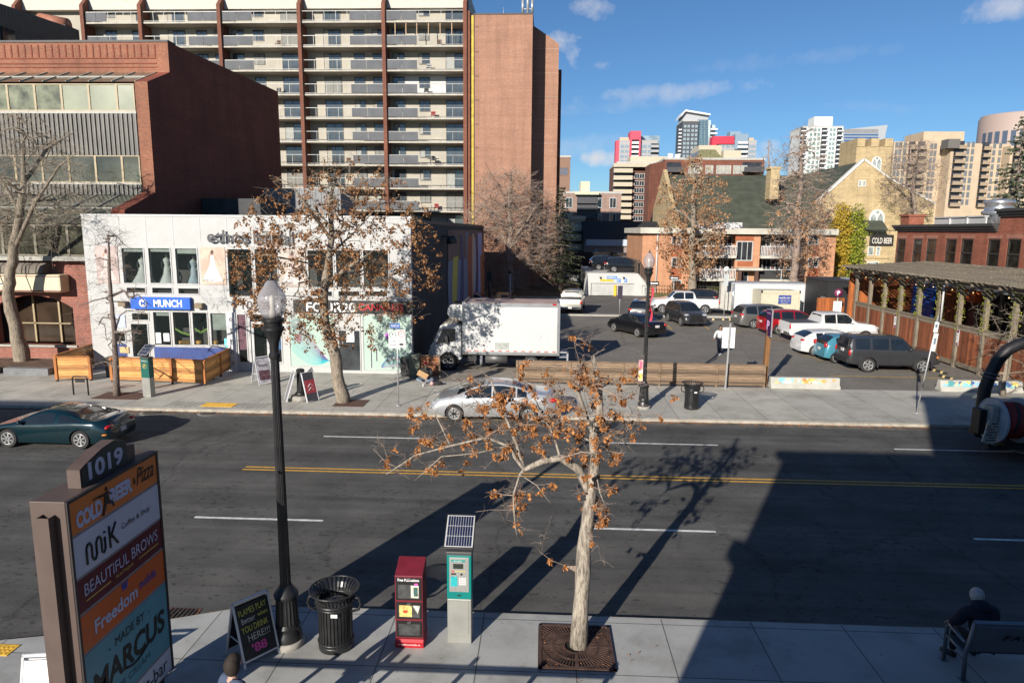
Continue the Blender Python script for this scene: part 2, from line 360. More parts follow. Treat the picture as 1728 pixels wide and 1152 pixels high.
# =====================================================  SETTING
RZ=-.12
A_road=asphalt('asphalt road',(.092,.089,.083),streaky=True)
A_lot=asphalt('asphalt lot',(.19,.173,.15),var=.2,big=.5)
A_alley=asphalt('asphalt alley',(.13,.122,.112),var=.25,big=.4,spots=False)
C_near=slabs('pavement near',(.385,.385,.37),1.62,2.25,[10.0,11.48])
C_far=slabs('pavement far',(.44,.42,.37),1.68,.2,[29.6,25.62])
C_kerb=mat('kerb concrete',(.34,.31,.26),.85,var=.25,scale=4)
def sheet(name,x0,y0,x1,y1,z,m,**k):
    o=MB().quad((x0,y0,z),(x1,y0,z),(x1,y1,z),(x0,y1,z)).build(name,m); struct(o); return o
sheet('ground',-3000,-3000,3000,3000,-.2,mat('earth',(.11,.095,.07),.95,var=.4,scale=.2))
sheet('road',-160,10.0,160,25.6,RZ,A_road)
# near pavement, its kerb dips back for the driveway on the left
kp=[(-9.4,10.25),(-8.2,10.55),(-7.0,10.95),(-6.3,11.25),(-5.7,11.5),(-5.0,11.62),(-3.6,11.66),(120,11.66)]
mb=MB(); mb.prism([(-9.4,-.35,-.19),(120,-.35,-.19)]+[(x,y,-.19) for x,y in kp[::-1]],(0,0,.19)); struct(mb.build('pavement',C_near))
mb=MB()
for a,b in zip(kp,kp[1:]): mb.prism([(a[0],a[1]+.001,-.19),(b[0],b[1]+.001,-.19),(b[0],b[1]+.03,-.19),(a[0],a[1]+.03,-.19)],(0,0,.186))
struct(mb.build('kerb',C_kerb))
mb=MB(); mb.prism([(-60,-.35,-.19),(-9.4,-.35,-.19),(-9.4,10.25,-.19),(-12,10.1,-.19),(-60,10.1,-.19)],(0,0,.187)); struct(mb.build('pavement',C_near))
# far pavement
mb=MB().box(-160,25.46,-.19,160,31.0,0).box(-25,31.0,-.19,-6.3,34.0,0).box(-160,31.0,-.19,-25,37,0); struct(mb.build('pavement',C_far))
struct(MB().box(-160,25.36,-.19,160,25.459,-.006).build('kerb',C_kerb))
sheet('gutter',-160,24.85,160,25.36,RZ+.004,mat('gutter dust',(.11,.10,.085),.9,var=.35,scale=2))
# driveway by the truck and the car park
struct(MB().box(-6.29,31.0,-.19,-1.0,34.6,.004).build('driveway',mat('driveway concrete',(.24,.21,.175),.9,var=.25,scale=.8)))
struct(MB().box(-6.29,34.6,-.19,-1.0,57,0).box(-1.0,31.0,-.19,60,57,0).build('car_park',A_lot))
struct(MB().box(-6,57,-.19,60,57.35,.1).box(-6,57.35,-.19,60,58,.06).build('kerb',C_far))
sheet('street',-120,58,160,71.4,-.03,A_alley)
sheet('street',4,71.4,11.6,75.5,-.026,A_alley)
mb=MB().box(-120,71.4,-.19,4,73,.06).box(11.6,71.4,-.19,160,73,.06); struct(mb.build('pavement',mat('old pavement',(.36,.31,.23),.9,var=.2,scale=1)))
# dry slope and lawn behind the street
def slope(name,x0,x1,y0,y1,h,m,n=24):
    mb=MB(); vs=[]; fs=[]
    k=8
    for j in range(k+1):
        for i in range(n+1):
            t=j/k; x=x0+(x1-x0)*i/n; y=y0+(y1-y0)*t
            vs.append((x,y,.05+h*(t*t*(3-2*t))+ (random.uniform(-.05,.05) if 0<j<k else 0)))
    for j in range(k):
        for i in range(n): a=j*(n+1)+i; fs.append((a,a+1,a+n+2,a+n+1))
    mb.smooth=True; mb.add(vs,fs); return struct(mb.build(name,m))
slope('slope',-30,4.2,73,90,1.3,mat('dry grass and leaves',(.17,.115,.06),.95,var=.5,scale=1.5,bump=.5))
slope('lawn',11.7,60,73,76.4,.35,mat('tired lawn',(.13,.13,.045),.95,var=.45,scale=1.2,bump=.5))
slope('lawn',-150,-30,73,120,1.3,mat('dry grass and leaves',(.17,.115,.06)))
slope('terrain',4,160,76.4,140,.6,mat('tired lawn',(.13,.13,.045)))
# markings
yel=mat('yellow road paint',(.62,.33,.04),.7,var=.25,scale=6); wht=mat('white road paint',(.62,.62,.6),.7,var=.25,scale=6)
lotY=mat('worn yellow paint',(.5,.33,.06),.8,var=.4,scale=5)
mb=MB()
for y in (19.17,19.40): mb.quad((-8.9,y-.045,RZ+.004),(110,y-.045,RZ+.004),(110,y+.045,RZ+.004),(-8.9,y+.045,RZ+.004))
struct(mb.build('centre_line',yel))
mb=MB()
for a in [-7.55,2.15,11.85,21.5,31]: mb.quad((a,22.55,RZ+.004),(a+3.85,22.55,RZ+.004),(a+3.85,22.65,RZ+.004),(a,22.65,RZ+.004))
for a in [-8.6,1.0,10.3,19.6]: mb.quad((a,15.68,RZ+.004),(a+3.25,15.68,RZ+.004),(a+3.25,15.78,RZ+.004),(a,15.78,RZ+.004))
struct(mb.build('lane_line',wht))
mb=MB()
def stripe(p,q,w=.11,z=.008):
    p=Vector(p);q=Vector(q);d=(q-p).normalized()*w/2; n=Vector((-d.y,d.x,0)); mb.quad((*(p-n).xy,z),(*(q-n).xy,z),(*(q+n).xy,z),(*(p+n).xy,z))
for (x0,y0,x1,y1) in [(1400,634,1600,638),(1375,607,1420,609),(1355,601,1385,603),(1230,556,1250,560),(1121,545,1134,556),(1178,542,1197,556),(1236,541,1248,548),(1296,571,1320,573),(1340,588,1360,590)]:
    a=g(x0,y0);b=g(x1,y1); stripe((a.x,a.y,0),(b.x,b.y,0))
struct(mb.build('stall_line',lotY))
# tactile pads
tm=mat('yellow tactile tile',(.72,.42,.05),.7,var=.2,scale=8)
def tactile(x0,y0,x1,y1,lab):
    mb=MB().box(x0,y0,.001,x1,y1,.012)
    nx=int((x1-x0)/.08); ny=int((y1-y0)/.08)
    for i in range(nx):
        for j in range(ny): mb.box(x0+.03+i*.08,y0+.03+j*.08,.012,x0+.06+i*.08,y0+.06+j*.08,.018)
    tag(mb.build('tactile_paving',tm),lab,'tactile paving')
tactile(-13.55,25.75,-12.25,26.35,'yellow tactile tile set in the far pavement in front of the white shops')
tactile(-9.35,9.9,-8.75,10.2,'yellow tactile tile at the near kerb behind the tall shop directory sign')
# ramp grooves beside tactile
mb=MB()
for s_ in (-1,1):
    for i in range(7):
        x=-12.9+s_*(.75+i*.2); mb.beam((x-.12,25.72,.003),(x+.12,26.45,.003),.02,.01)
struct(mb.build('pavement_grooves',mat('groove shade',(.1,.095,.09),.9)))
# manhole covers and drains
iron=mat('cast iron',(.05,.045,.04),.7,metal=.3,var=.3,scale=9,bump=.2)
def manhole(x,y,lab,r=.36):
    mb=MB((x,y,RZ)); mb.lathe([(r+.12,0.003),(r+.12,.008),(r,.010)],(x,y,RZ),28)
    t=thing('manhole_cover',lab,'manhole cover',(x,y,RZ)); mb.build('surround',mat('patched concrete',(.16,.15,.135),.9,var=.3,scale=6),t)
    mb=MB((x,y,RZ)); mb.lathe([(r,.0),(r,.014),(0.02,.016)],(x,y,RZ),28)
    for k in range(-3,4): mb.box(x-r*.75,y+k*.08-.012,RZ+.012,x+r*.75,y+k*.08+.012,RZ+.02)
    mb.build('lid',iron,t)
a=g(258,696,RZ); manhole(a.x,a.y,'round manhole cover in the far lane behind the dark sports car')
a=g(352,697,RZ); manhole(a.x,a.y,'worn round manhole cover in the far lane just in front of the yellow tactile tile',.3)
a=g(303,1037,RZ)
t=thing('storm_drain','rusty storm drain grate in the near gutter beside the directory sign','drain',(a.x,a.y,RZ)); mb=MB()
mb.box(-.32,-.22,.001,.32,.22,.012); mb.build('frame',mat('rusty iron',(.13,.055,.03),.8,var=.35,scale=8),t)
mb=MB()
for i in range(7): mb.box(-.26+i*.08,-.17,.012,-.22+i*.08,.17,.03)
mb.build('grate_bars',iron,t)
# leaf litter along the kerbs (nobody could count it)
mb=MB(); rnd=random.Random(3)
def leaf(mb,x,y,z,s):
    a=rnd.uniform(0,6.28); c,s_=math.cos(a)*s,math.sin(a)*s; tz=rnd.uniform(0,.6)*s
    mb.add([(x-c,y-s_,z),(x+s_*.45,y-c*.45,z+tz),(x+c,y+s_,z+.004),(x-s_*.45,y+c*.45,z+tz*.4)],[(0,1,2,3)])
for i in range(2600):
    x=rnd.uniform(-24,18); leaf(mb,x,25.36-abs(rnd.gauss(0,.13)),RZ+.008,rnd.uniform(.02,.05))
for i in range(420): leaf(mb,rnd.uniform(-8,-5.2),rnd.gauss(11.3,.14),RZ+.008,rnd.uniform(.015,.04))
for i in range(90): leaf(mb,rnd.gauss(.65,.5),rnd.gauss(10.7,.5),.03,rnd.uniform(.012,.03))
for i in range(500): leaf(mb,rnd.gauss(-8,2.2),rnd.uniform(25.7,31.5),.008,rnd.uniform(.015,.035))
o=mb.build('leaf_litter',mat('fallen leaves',(.33,.13,.04),.9,var=.5,scale=2)); tag(o,'orange fallen leaves gathered in the gutters and on the pavements','fallen leaves'); o['kind']='stuff'
# buildings behind / beside the viewpoint: they throw the big shade on the road
def shade_building():
    t=thing('office_building','building on the near side of the road that throws the big square shadow','building',(0,-6,0))
    st=brick('red brick office','#8a4a38','#9c5743','#8f857a')
    o_=(0,-6,0); mb=MB(o_).box(-2.74,-12,0,1.95,-.36,9.1).box(1.951,-12,0,48,-.36,12.55); mb.build('wall',st,t)
    mb=MB(o_).box(-3.0,-12.1,9.1,1.949,-.2,9.32).box(1.7,-12.1,12.55,48.1,-.2,12.75).box(-2.98,-12.05,6.1,-2.745,-.25,6.45).box(-2.98,-12.05,3.1,-2.745,-.25,3.4); mb.build('cornice',mat('pale stone trim',(.5,.47,.42),.8),t)
    mb=MB(o_)
    for fl in range(3):
        for i in range(11):
            x=3+i*4; 
            if x<47: mb.box(x,-.34,1.1+fl*3.6,x+2.6,-.33,3.1+fl*3.6)
    mb.build('window',glassm('dark pane',(.02,.025,.03)),t)
shade_building()
def side_building():
    o_=(-40,0,0); t=thing('corner_building','low corner building across the side street on the near side','building',o_)
    MB(o_).box(-62,-12,0,-29.0,3,9.75).build('wall',brick('red brick office','#8a4a38','#9c5743','#8f857a'),t)
    mb=MB(o_)
    for i in range(8): mb.box(-60+i*3.9,3.002,1,-57.4+i*3.9,3.02,3).box(-60+i*3.9,3.002,5,-57.4+i*3.9,3.02,7)
    mb.build('window',glassm('dark pane',(.02,.025,.03)),t)
side_building()
t=thing('patio_railing','low patio railing beside the near building, seen by its shadow on the pavement','railing',(-3.5,7.35,0)); blk=mat('black painted steel',(.02,.02,.02),.4,var=.2)
mr=MB((-3.5,7.35,0)).beam((-7,7.35,1.12),(-.05,7.35,1.12),.07).beam((-7,7.35,.15),(-.05,7.35,.15),.05); mr.build('rail',blk,t)
for i in range(7): MB((-3.5,7.35,0)).beam((-.12-i*1.15,7.35,0),(-.12-i*1.15,7.35,1.25),.06).build('post',blk,t)
# =====================================================  FOREGROUND STREET FURNITURE
BK=mat('black cast paint',(.017,.017,.018),.38,var=.3,scale=5,spec=.5)
def lamp_post():
    t=thing('street_lamp','x','street lamp',(0,0,0))
    mb=MB().lathe([(.25,-.02),(.27,.0),(.27,.09),(.25,.11)],n=24); mb.build('footing',mat('footing concrete',(.3,.28,.25),.9,var=.25,scale=8),t)
    mb=MB().lathe([(.235,.11),(.235,.22),(.2,.27),(.2,.33),(.215,.36),(.19,.42)],n=24)
    mb.lathe([(.19,.42),(.172,.85)],n=40,flute=.07)
    mb.lathe([(.172,.85),(.2,.88),(.205,.93),(.17,.98),(.11,1.06),(.098,1.1)],n=24); mb.build('base',BK,t,sharp=35)
    mb=MB().lathe([(.088,1.1),(.066,4.95)],n=36,flute=.09); mb.cyl((0,-.1,3.1),(0,-.14,3.1),.018); mb.build('pole',BK,t)
    mb=MB().lathe([(.07,4.95),(.09,4.98),(.09,5.03),(.066,5.06),(.075,5.2),(.14,5.38),(.17,5.42),(.17,5.46),(.14,5.48),(.15,5.54),(.175,5.56),(.175,5.6),(.13,5.61)],n=24); mb.build('capital',BK,t,sharp=35)
    gm=_M.get('lamp glass') 
    if not gm:
        gm,nt_,b=base('lamp glass'); b.inputs['Base Color'].default_value=(.36,.35,.37,1); b.inputs['Roughness'].default_value=.12
        lw=N(nt_,'ShaderNodeLayerWeight'); lw.inputs[0].default_value=.35
        nt_.links.new(mth(nt_,'ADD',mth(nt_,'MULTIPLY',lw.outputs['Facing'],.5),.42),b.inputs['Alpha']); _M['lamp glass']=gm
    mb=MB().lathe([(.13,5.61),(.175,5.68),(.212,5.8),(.22,5.88),(.2,5.98),(.15,6.06),(.12,6.1),(.105,6.13),(.085,6.17),(.05,6.2)],n=28); gl=mb.build('globe',gm,t,sharp=60)
    MB().lathe([(.06,5.61),(.06,5.72),(.035,5.74),(.045,5.92),(.01,5.97)],n=12).build('bulb',mat('frosted bulb',(.75,.7,.6),.4),gl)
    MB().lathe([(.05,6.2),(.045,6.23),(.015,6.25),(.022,6.28),(.004,6.34)],n=12).build('finial',BK,t)
    return t
lampA=lamp_post(); lampA.location=(-4.26,10.52,0); lampA['label']='near black fluted street lamp standing between the chalkboard and the litter bin'; lampA['group']='black acorn street lamps'
lampB=dup(lampA,(4.1,26.9,0),label='far black street lamp with a red banner, beside the plank fence of the car park')
# banner + poster + strings on far lamp
t=thing('street_banner','narrow red banner hanging down the far street lamp','banner',(4.1,26.9,4.8)); L=(4.1,26.9,4.8)
mb=MB(); pts=[]
for i in range(9):
    z=.05-i*.165; x=.12+.03*math.sin(i*1.3); wd=.05+.035*math.sin(i*.9+1); pts.append((x,wd,z))
for a,b in zip(pts,pts[1:]): mb.prism([(a[0],-.02,a[2]),(a[0]+a[1],-.06,a[2]),(b[0]+b[1],-.06,b[2]),(b[0],-.02,b[2])],(0,.008,0))
mb.build('cloth',mat('red banner cloth',(.42,.02,.05),.7),t); MB().beam((0,0,.07),(.3,0,.07),.03).build('bracket',BK,t)
t=thing('taped_poster','pink and yellow poster tied to the far street lamp','poster',(4.1,26.75,0)); mb=MB().box(-.27,-.02,1.15,-.1,.03,2.0); mb.build('sheet',mat('poster print',(.65,.42,.4),.6,var=.6,scale=5),t)
MB().box(-.25,-.026,1.65,-.13,-.021,1.95).build('print',mat('pink ink',(.75,.12,.2),.6),t); MB().box(-.25,-.026,1.2,-.13,-.021,1.45).build('print',mat('yellow ink',(.75,.55,.1),.6),t)
def litter_bin():
    t=thing('litter_bin','x','litter bin',(0,0,0)); mb=MB().lathe([(.26,.0),(.29,.02),(.295,.1),(.285,.12)],n=28); mb.build('foot_ring',BK,t)
    mb=MB(); n=30
    for k in range(n):
        a=2*math.pi*k/n; c,s_=math.cos(a),math.sin(a); M=Matrix.Rotation(a,3,'Z')
        mb.obox((.275*c,.275*s_,.46),(.012,.042,.72),M)
        P=[(.275,.82),(.29,.92),(.33,1.0),(.41,1.06)]
        for (r0,z0),(r1,z1) in zip(P,P[1:]):
            mb.beam((r0*c,r0*s_,z0),(r1*c,r1*s_,z1),.036,.01)
    mb.build('slats',BK,t)
    for r,z,th in [(.285,.16,.02),(.285,.78,.025),(.3,.84,.03),(.41,1.06,.014)]:
        MB().tube([(r*math.cos(2*math.pi*k/28),r*math.sin(2*math.pi*k/28),z) for k in range(29)],th,6).build('ring',BK,t)
    for sx in (-1,1):
        MB().tube([(sx*.3,-.05,.68),(sx*.42,-.05,.72),(sx*.45,-.05,.82),(sx*.42,-.05,.92),(sx*.3,-.05,.95)],.022,6).build('handle',BK,t)
    mb=MB().lathe([(.2,.05),(.235,.1),(.25,.8)],n=24); mb.build('liner',mat('dark liner',(.012,.012,.014),.5),t)
    mb=MB().lathe([(.24,.78),(.2,.83),(.08,.86),(.0,.84)],n=18); mb.build('bin_bag',mat('black plastic bag',(.03,.03,.035),.25,bump=.8,bscale=14),t)
    MB().box(.02,-.31,.7,.13,-.302,.76).build('sticker',mat('sticker white',(.6,.6,.58),.5),t)
    return t
binA=litter_bin(); binA.location=(-3.42,10.5,0); binA['label']='black slatted litter bin between the near street lamp and the red newspaper box'; binA['group']='black slatted litter bins'
dup(binA,(6.03,27.0,0),label='black slatted litter bin on the far pavement in front of the plank fence')
# newspaper box
def news_box():
    x,y=-2.17,10.72; t=thing('newspaper_box','red newspaper box with three black framed doors holding free magazines','newspaper box',(x,y,0))
    rd=mat('red box paint',(.14,.012,.022),.45,var=.15,scale=6); rd2=mat('bright red paint',(.40,.014,.022),.4)
    mb=MB(); mb.prism([(-.235,-.19,.16),(-.235,.2,.16),(-.235,.2,1.46),(-.235,-.19,1.3)],(.47,0,0)); mb.build('case',rd,t,bevel=.008)
    mb=MB(); mb.prism([(-.24,-.2,.0),(-.24,.18,.0),(-.24,.18,.159),(-.24,-.2,.159),(-.24,-.23,.12)],(.48,0,0)); mb.build('plinth',rd2,t)
    fr=mat('black trim',(.015,.015,.015),.35)
    for i,(z0,z1) in enumerate([(.87,1.27),(.53,.83),(.2,.49)]):
        mb=MB().box(-.215,-.2,z0,.215,-.191,z1); d=mb.build('door',fr,t)
        MB().box(-.18,-.206,z0+.035,.18,-.2005,z1-(.12 if i==0 else .05)).build('pane',mat('scratched perspex',(.17,.165,.14) if i==2 else (.06,.06,.06),.15,var=.5,scale=6,spec=.8),d)
        MB().box(-.03,-.222,z1-.03,.03,-.2,z1-.015).build('handle',mat('worn steel',(.5,.5,.5),.3,metal=1),d)
        if i==0: MB().box(.04,-.2095,z0+.05,.17,-.2065,z1-.13).build('magazine',mat('magazine cream',(.6,.55,.45),.5,var=.3,scale=10),d); MB().box(.085,-.212,z0+.08,.155,-.2097,z1-.16).build('picture',mat('magazine photo',(.04,.1,.09),.5,var=.5,scale=20),d); MB().box(.1,-.2125,z1-.13,.16,-.208,z1-.09).build('sticker',mat('pink sticker',(.7,.1,.4),.5),d)
        if i==1:
            MB().box(-.16,-.2095,z0+.045,.05,-.2065,z1-.05).build('magazine',mat('magazine yellow',(.65,.5,.16),.5,var=.5,scale=14),d)
            MB().ball((-.06,-.206,(z0+z1)/2-.01),.05,10,6,(1.2,.12,.8)).build('picture',mat('lobster red',(.45,.07,.03),.5),d)
            mb=MB(); mb.prism([(.07,-.2095,z1-.05),(.19,-.2095,z1-.05),(.15,-.2095,z0+.1)],(0,.003,0)); mb.build('torn_page',mat('torn page',(.6,.58,.5),.6,var=.4,scale=20),d)
    text('Free Publications',(0,-.2,1.235),.36,.05,mat('sign white',(.75,.75,.75),.5),t,bold=.02)
    text('streetboxmedia.ca',(0,-.236,.085),.38,.03,mat('sign white',(.75,.75,.75),.5),t,name='small_print')
news_box()
def kiosk(loc,lab,rz=0,green=False):
    t=thing('parking_pay_station',lab,'parking meter',loc,rz,'solar parking pay stations')
    st=mat('brushed grey steel',(.33,.33,.3),.45,metal=.4,var=.12,scale=3); tl=mat('teal enamel',(.0,.17,.155) ,.4,var=.1) if not green else mat('dark teal enamel',(.01,.1,.08),.45)
    mb=MB().box(-.205,-.13,0,.205,.13,.82); b=mb.build('pedestal',st,t,bevel=.012)
    MB().box(-.165,-.136,.17,.155,-.1315,.79).build('access_panel',mat('grey panel steel',(.36,.36,.33),.4,metal=.4),b)
    mb=MB().box(-.208,-.133,.821,.208,.133,1.62); hd=mb.build('housing',tl,t,bevel=.012)
    mb=MB().box(-.225,-.16,1.62,.225,.15,1.69); mb.build('cap',mat('dark cap plastic',(.05,.05,.05),.5),t,bevel=.02)
    if not green:
        MB().box(-.165,-.142,.96,.165,-.134,1.58).build('face_plate',mat('silver face',(.42,.42,.4),.35,metal=.5),hd,bevel=.003)
        sc_=mat('dark screen',(.03,.035,.03),.15); wt=mat('sign white',(.75,.75,.75),.5)
        MB().box(-.1,-.146,1.38,.07,-.1425,1.47).build('screen',sc_,hd)
        MB().box(-.13,-.146,1.5,.1,-.1425,1.54).build('header_label',mat('teal label',(.02,.22,.2),.5),hd)
        text('PAY HERE',(-.02,-.147,1.52),.13,.02,wt,hd)
        mb=MB(); 
        for i,c in enumerate(range(5)): mb.box(-.06+i*.035,-.148,1.325,-.04+i*.035,-.1425,1.345)
        mb.build('buttons',mat('yellow keys',(.6,.5,.1),.5),hd); MB().box(-.125,-.148,1.32,-.09,-.1425,1.345).build('red_button',mat('red key',(.6,.03,.03),.5),hd)
        MB().box(-.135,-.146,1.27,-.05,-.1425,1.3).build('coin_slot',sc_,hd); MB().cyl((.04,-.146,1.28),(.04,-.143,1.28),.02).build('card_reader',sc_,hd)
        MB().box(-.14,-.146,1.06,-.03,-.1425,1.24).build('instruction_label',mat('teal print',(.02,.35,.38),.5,var=.3,scale=20),hd)
        mb=MB()
        for i in range(5):
            for j in range(4): mb.box(.0+i*.025,-.147,1.09+j*.035,.018+i*.025,-.1425,1.115+j*.035)
        mb.build('keypad',mat('keypad white',(.6,.6,.6),.5),hd)
        MB().box(-.13,-.147,.985,-.06,-.1425,1.035).build('receipt_slot',mat('grey slot',(.25,.25,.24),.5),hd); MB().box(-.01,-.147,.985,.11,-.1425,1.04).build('change_slot',mat('grey slot',(.25,.25,.24),.5),hd)
        MB().box(-.03,-.14,.88,.03,-.134,.905).build('lock',sc_,hd)
    else:
        P=mat('gold enamel',(.6,.42,.12),.5)
        mb=MB(); r=.1
        mb.tube([(r*math.cos(a*.2618),-.136,1.32+r*math.sin(a*.2618)) for a in range(25)],.008,5); mb.build('emblem_ring',P,hd)
        text('P',(0,-.134,1.32),.08,.12,P,hd,bold=.02); text('PARKING',(0,-.134,1.53),.3,.05,mat('sign white',(.75,.75,.75),.5),hd)
        mb=MB(); mb.tube([(.209,r*math.cos(a*.2618),1.4+r*math.sin(a*.2618)) for a in range(25)],.008,5); mb.build('emblem_ring',mat('grey ring',(.2,.2,.2),.5),hd)
    # tilted solar panel
    M=Matrix.Rotation(R_(38),3,'X'); c=Vector((0,.02,1.97))
    mb=MB().obox(c,(.5,.64,.035),M); p=mb.build('solar_panel',mat('panel frame black',(.02,.02,.022),.4),t,bevel=.01)
    mb=MB()
    for i in range(10):
        for j in range(3):
            mb.obox(c+M@Vector((-.195+i*.0433,-.185+j*.185,.0195)),(.038,.178,.003),M)
    mb.build('cells',mat('solar cell',(.012,.018,.05),.15,var=.3,scale=2,spec=.8),p)
    mb=MB(); mb.obox(c+M@Vector((-.228,0,.0195)),(.012,.58,.004),M); mb.obox(c+M@Vector((.228,0,.0195)),(.012,.58,.004),M)
    mb.obox(c+M@Vector((0,0,.0185)),(.44,.575,.002),M); mb.build('cell_backing',mat('silver rail',(.5,.5,.5),.4),p)
    MB().cyl((0,.02,1.68),(0,.02,1.95),.03).build('mast',mat('dark cap plastic',(.05,.05,.05),.5),t)
    return t
kiosk((-1.34,10.82,0),'teal and grey solar pay station on the near kerb beside the red newspaper box')
kiosk((-16.45,27.2,0),'dark green pay station with a gold P in front of the pale timber patio screen',R_(-14),True)
# tree grate
t=thing('tree_grate','rusty square cast iron grate around the foot of the nearest tree','tree grate',(.65,10.7,0))
rust=mat('rusted cast iron',(.075,.042,.033),.8,metal=.2,var=.4,scale=6)
mb=MB().box(-.64,-.62,.002,.64,.62,.008); mb.build('soil_bed',mat('dark soil',(.01,.008,.006),1),t)
mb=MB()
for a in (0,1,2,3):
    M=Matrix.Rotation(a*math.pi/2,3,'Z'); mb.obox(M@Vector((0,.605,.022)),(1.26,.05,.03),M)
def inr(x,y): return abs(x)<.585 and abs(y)<.585
for ring,(r0,r1,n) in enumerate([(.22,.36,44),(.4,.56,64)]):
    for k in range(n):
        a=2*math.pi*(k+.5)/n; c,s_=math.cos(a),math.sin(a); mb.beam((r0*c,r0*s_,.022),(r1*c,r1*s_,.022),.018,.022)
for r in (.2,.38,.575):
    pts=[(r*math.cos(k*math.pi/18),r*math.sin(k*math.pi/18),.022) for k in range(37)]
    for p_,q_ in zip(pts,pts[1:]): mb.beam(p_,q_,.03 if r<.5 else .014,.026)
for k in range(80):
    a=2*math.pi*(k+.5)/80; c,s_=math.cos(a),math.sin(a); r1=min(.59/max(abs(c),abs(s_)),.83)
    if r1>.62: mb.beam((.575*c,.575*s_,.022),(r1*c,r1*s_,.022),.018,.022)
mb.beam((0,.2,.024),(0,.6,.024),.045,.024).beam((0,-.2,.024),(0,-.6,.024),.045,.024).beam((.2,0,.024),(.6,0,.024),.04,.024).beam((-.2,0,.024),(-.6,0,.024),.04,.024)
mb.build('grate',rust,t)
# ---- directory pylon sign
def pylon():
    X=-5.66; o_=(-5.9,8.45,0); t=thing('directory_sign','tall brown shop directory pylon numbered 1019 with stacked tenant panels','sign',o_)
    br=mat('brown painted steel',(.088,.06,.05),.55,var=.12,scale=2); dk=mat('dark frame',(.03,.025,.025),.5)
    mb=MB(o_).box(-6.1,7.47,0.25,X,9.42,3.76); mb.build('cabinet',br,t,bevel=.008)
    mb=MB(o_).box(-6.02,7.6,0,-5.74,9.3,.25); mb.build('base',dk,t)
    mb=MB(o_); 
    mb.box(X+.002,7.475,.27,X+.022,7.515,3.755).box(X+.002,9.375,.27,X+.022,9.418,3.755).box(X+.002,7.515,3.72,X+.022,9.375,3.755)
    mb.build('frame',dk,t)
    # square channel down the end
    mb=MB(o_); 
    mb.box(-5.945,7.35,.0,-5.935,7.467,3.6).box(-5.80,7.35,.0,-5.79,7.467,3.6).box(-5.935,7.35,.0,-5.80,7.36,3.6).box(-5.935,7.36,3.3,-5.80,7.466,3.31); ch=mb.build('channel',br,t)
    MB(o_).box(-5.93,7.365,3.312,-5.805,7.46,3.45).build('lamp_housing',mat('copper glow paint',(.55,.18,.06),.4,metal=.6),ch)
    MB(o_).ball((-5.87,7.41,3.5),.03,10,7).build('lamp_bulb',mat('steel bulb',(.6,.55,.5),.3,metal=.5),ch)
    # header 1019
    mb=MB(o_); prof=[(7.92,3.76),(7.92,4.02),(8.12,4.09),(8.62,4.2),(8.86,4.12),(9.0,4.0),(9.0,3.76)]
    prof=[(7.9,3.761),(7.9,4.0),(8.0,4.04),(8.35,4.14),(8.62,4.17),(8.85,4.1),(8.88,4.0),(9.05,3.98),(9.05,3.761)]
    mb.prism([(-5.92,y,z) for y,z in prof],(.17,0,0)); hd=mb.build('number_block',br,t)
    mb=MB(o_); mb.prism([(-5.748,y,z) for y,z in [(7.93,3.78),(7.93,3.985),(8.02,4.025),(8.36,4.12),(8.62,4.15),(8.83,4.085),(8.86,3.98),(8.86,3.78)]],(.006,0,0)); mb.build('number_plate',mat('dark green enamel',(.008,.03,.03),.45),hd)
    text('1019',(-5.742,8.4,3.93),.72,.24,mat('lilac white',(.42,.45,.6),.5),hd,RRIGHT,bold=.035,org=o_)
    # tenant panels
    rows=[(3.30,3.71,(.62,.17,.03),'orange panel'),(2.74,3.26,(.50,.51,.60),'white panel'),(2.27,2.70,(.10,.008,.018),'maroon panel'),(1.74,2.23,(.55,.11,.02),'deep orange panel'),(.68,1.70,(.10,.27,.33),'teal panel'),(.29,.64,(.5,.51,.58),'plain white panel')]
    P=[]
    for i,(z0,z1,c,n) in enumerate(rows):
        mb=MB(o_).box(X+.003,7.52,z0,X+.012,9.37,z1); p=mb.build('tenant_panel',mat(n,c,.4,var=.05),t); p['label']=n+' of the directory sign'; P.append(p)
    MB(o_).box(X+.001,7.516,.28,X+.008,9.374,3.719).build('divider',mat('grey divider',(.22,.2,.21),.5),t)
    wt=mat('lilac white',(.42,.45,.6),.5); bk=mat('ink black',(.008,.008,.008),.5); xx=X+.013
    T=lambda s,y,z,w_,h,m,p,**k: text(s,(xx,y,z),w_,h,m,p,RRIGHT,ext=.004,org=o_,**k)
    T('COLD',7.86,3.45,.5,.22,wt,P[0],bold=.06); T('BEER',8.52,3.5,.5,.21,wt,P[0],bold=.06); T('&',8.82,3.52,.06,.1,bk,P[0],bold=.01); T('Pizza',9.08,3.55,.42,.24,bk,P[0],shear=.35,bold=.01)
    # running waiter silhouette
    mb=MB(o_); mb.smooth=False
    def sil(pts,d=.005): mb.prism([(xx+.005,8.2+y,3.5+z) for y,z in pts],(d,0,0))
    sil([(-.03,.09),(.03,.11),(.05,-.02),(.0,-.06),(-.045,-.03)]); sil([(-.005,.12),(.03,.115),(.035,.16),(.005,.17),(-.015,.15)])
    sil([(-.045,-.03),(.0,-.06),(-.07,-.19),(-.11,-.18)]); sil([(.0,-.06),(.05,-.02),(.13,-.07),(.11,-.1)]); sil([(.11,-.1),(.13,-.07),(.15,-.14),(.125,-.15)])
    sil([(-.02,.09),(-.03,.06),(-.14,.07),(-.14,.085)]); sil([(-.26,.085),(-.1,.085),(-.1,.1),(-.26,.1)]); sil([(.03,.1),(.04,.075),(.1,.03),(.11,.05)])
    mb.build('waiter_emblem',bk,P[0])
    # second panel: monoline word
    mb=MB(o_)
    def line(pts,r=.018): mb.tube([(xx+.002,y,z) for y,z in pts],r,6)
    z0=2.83
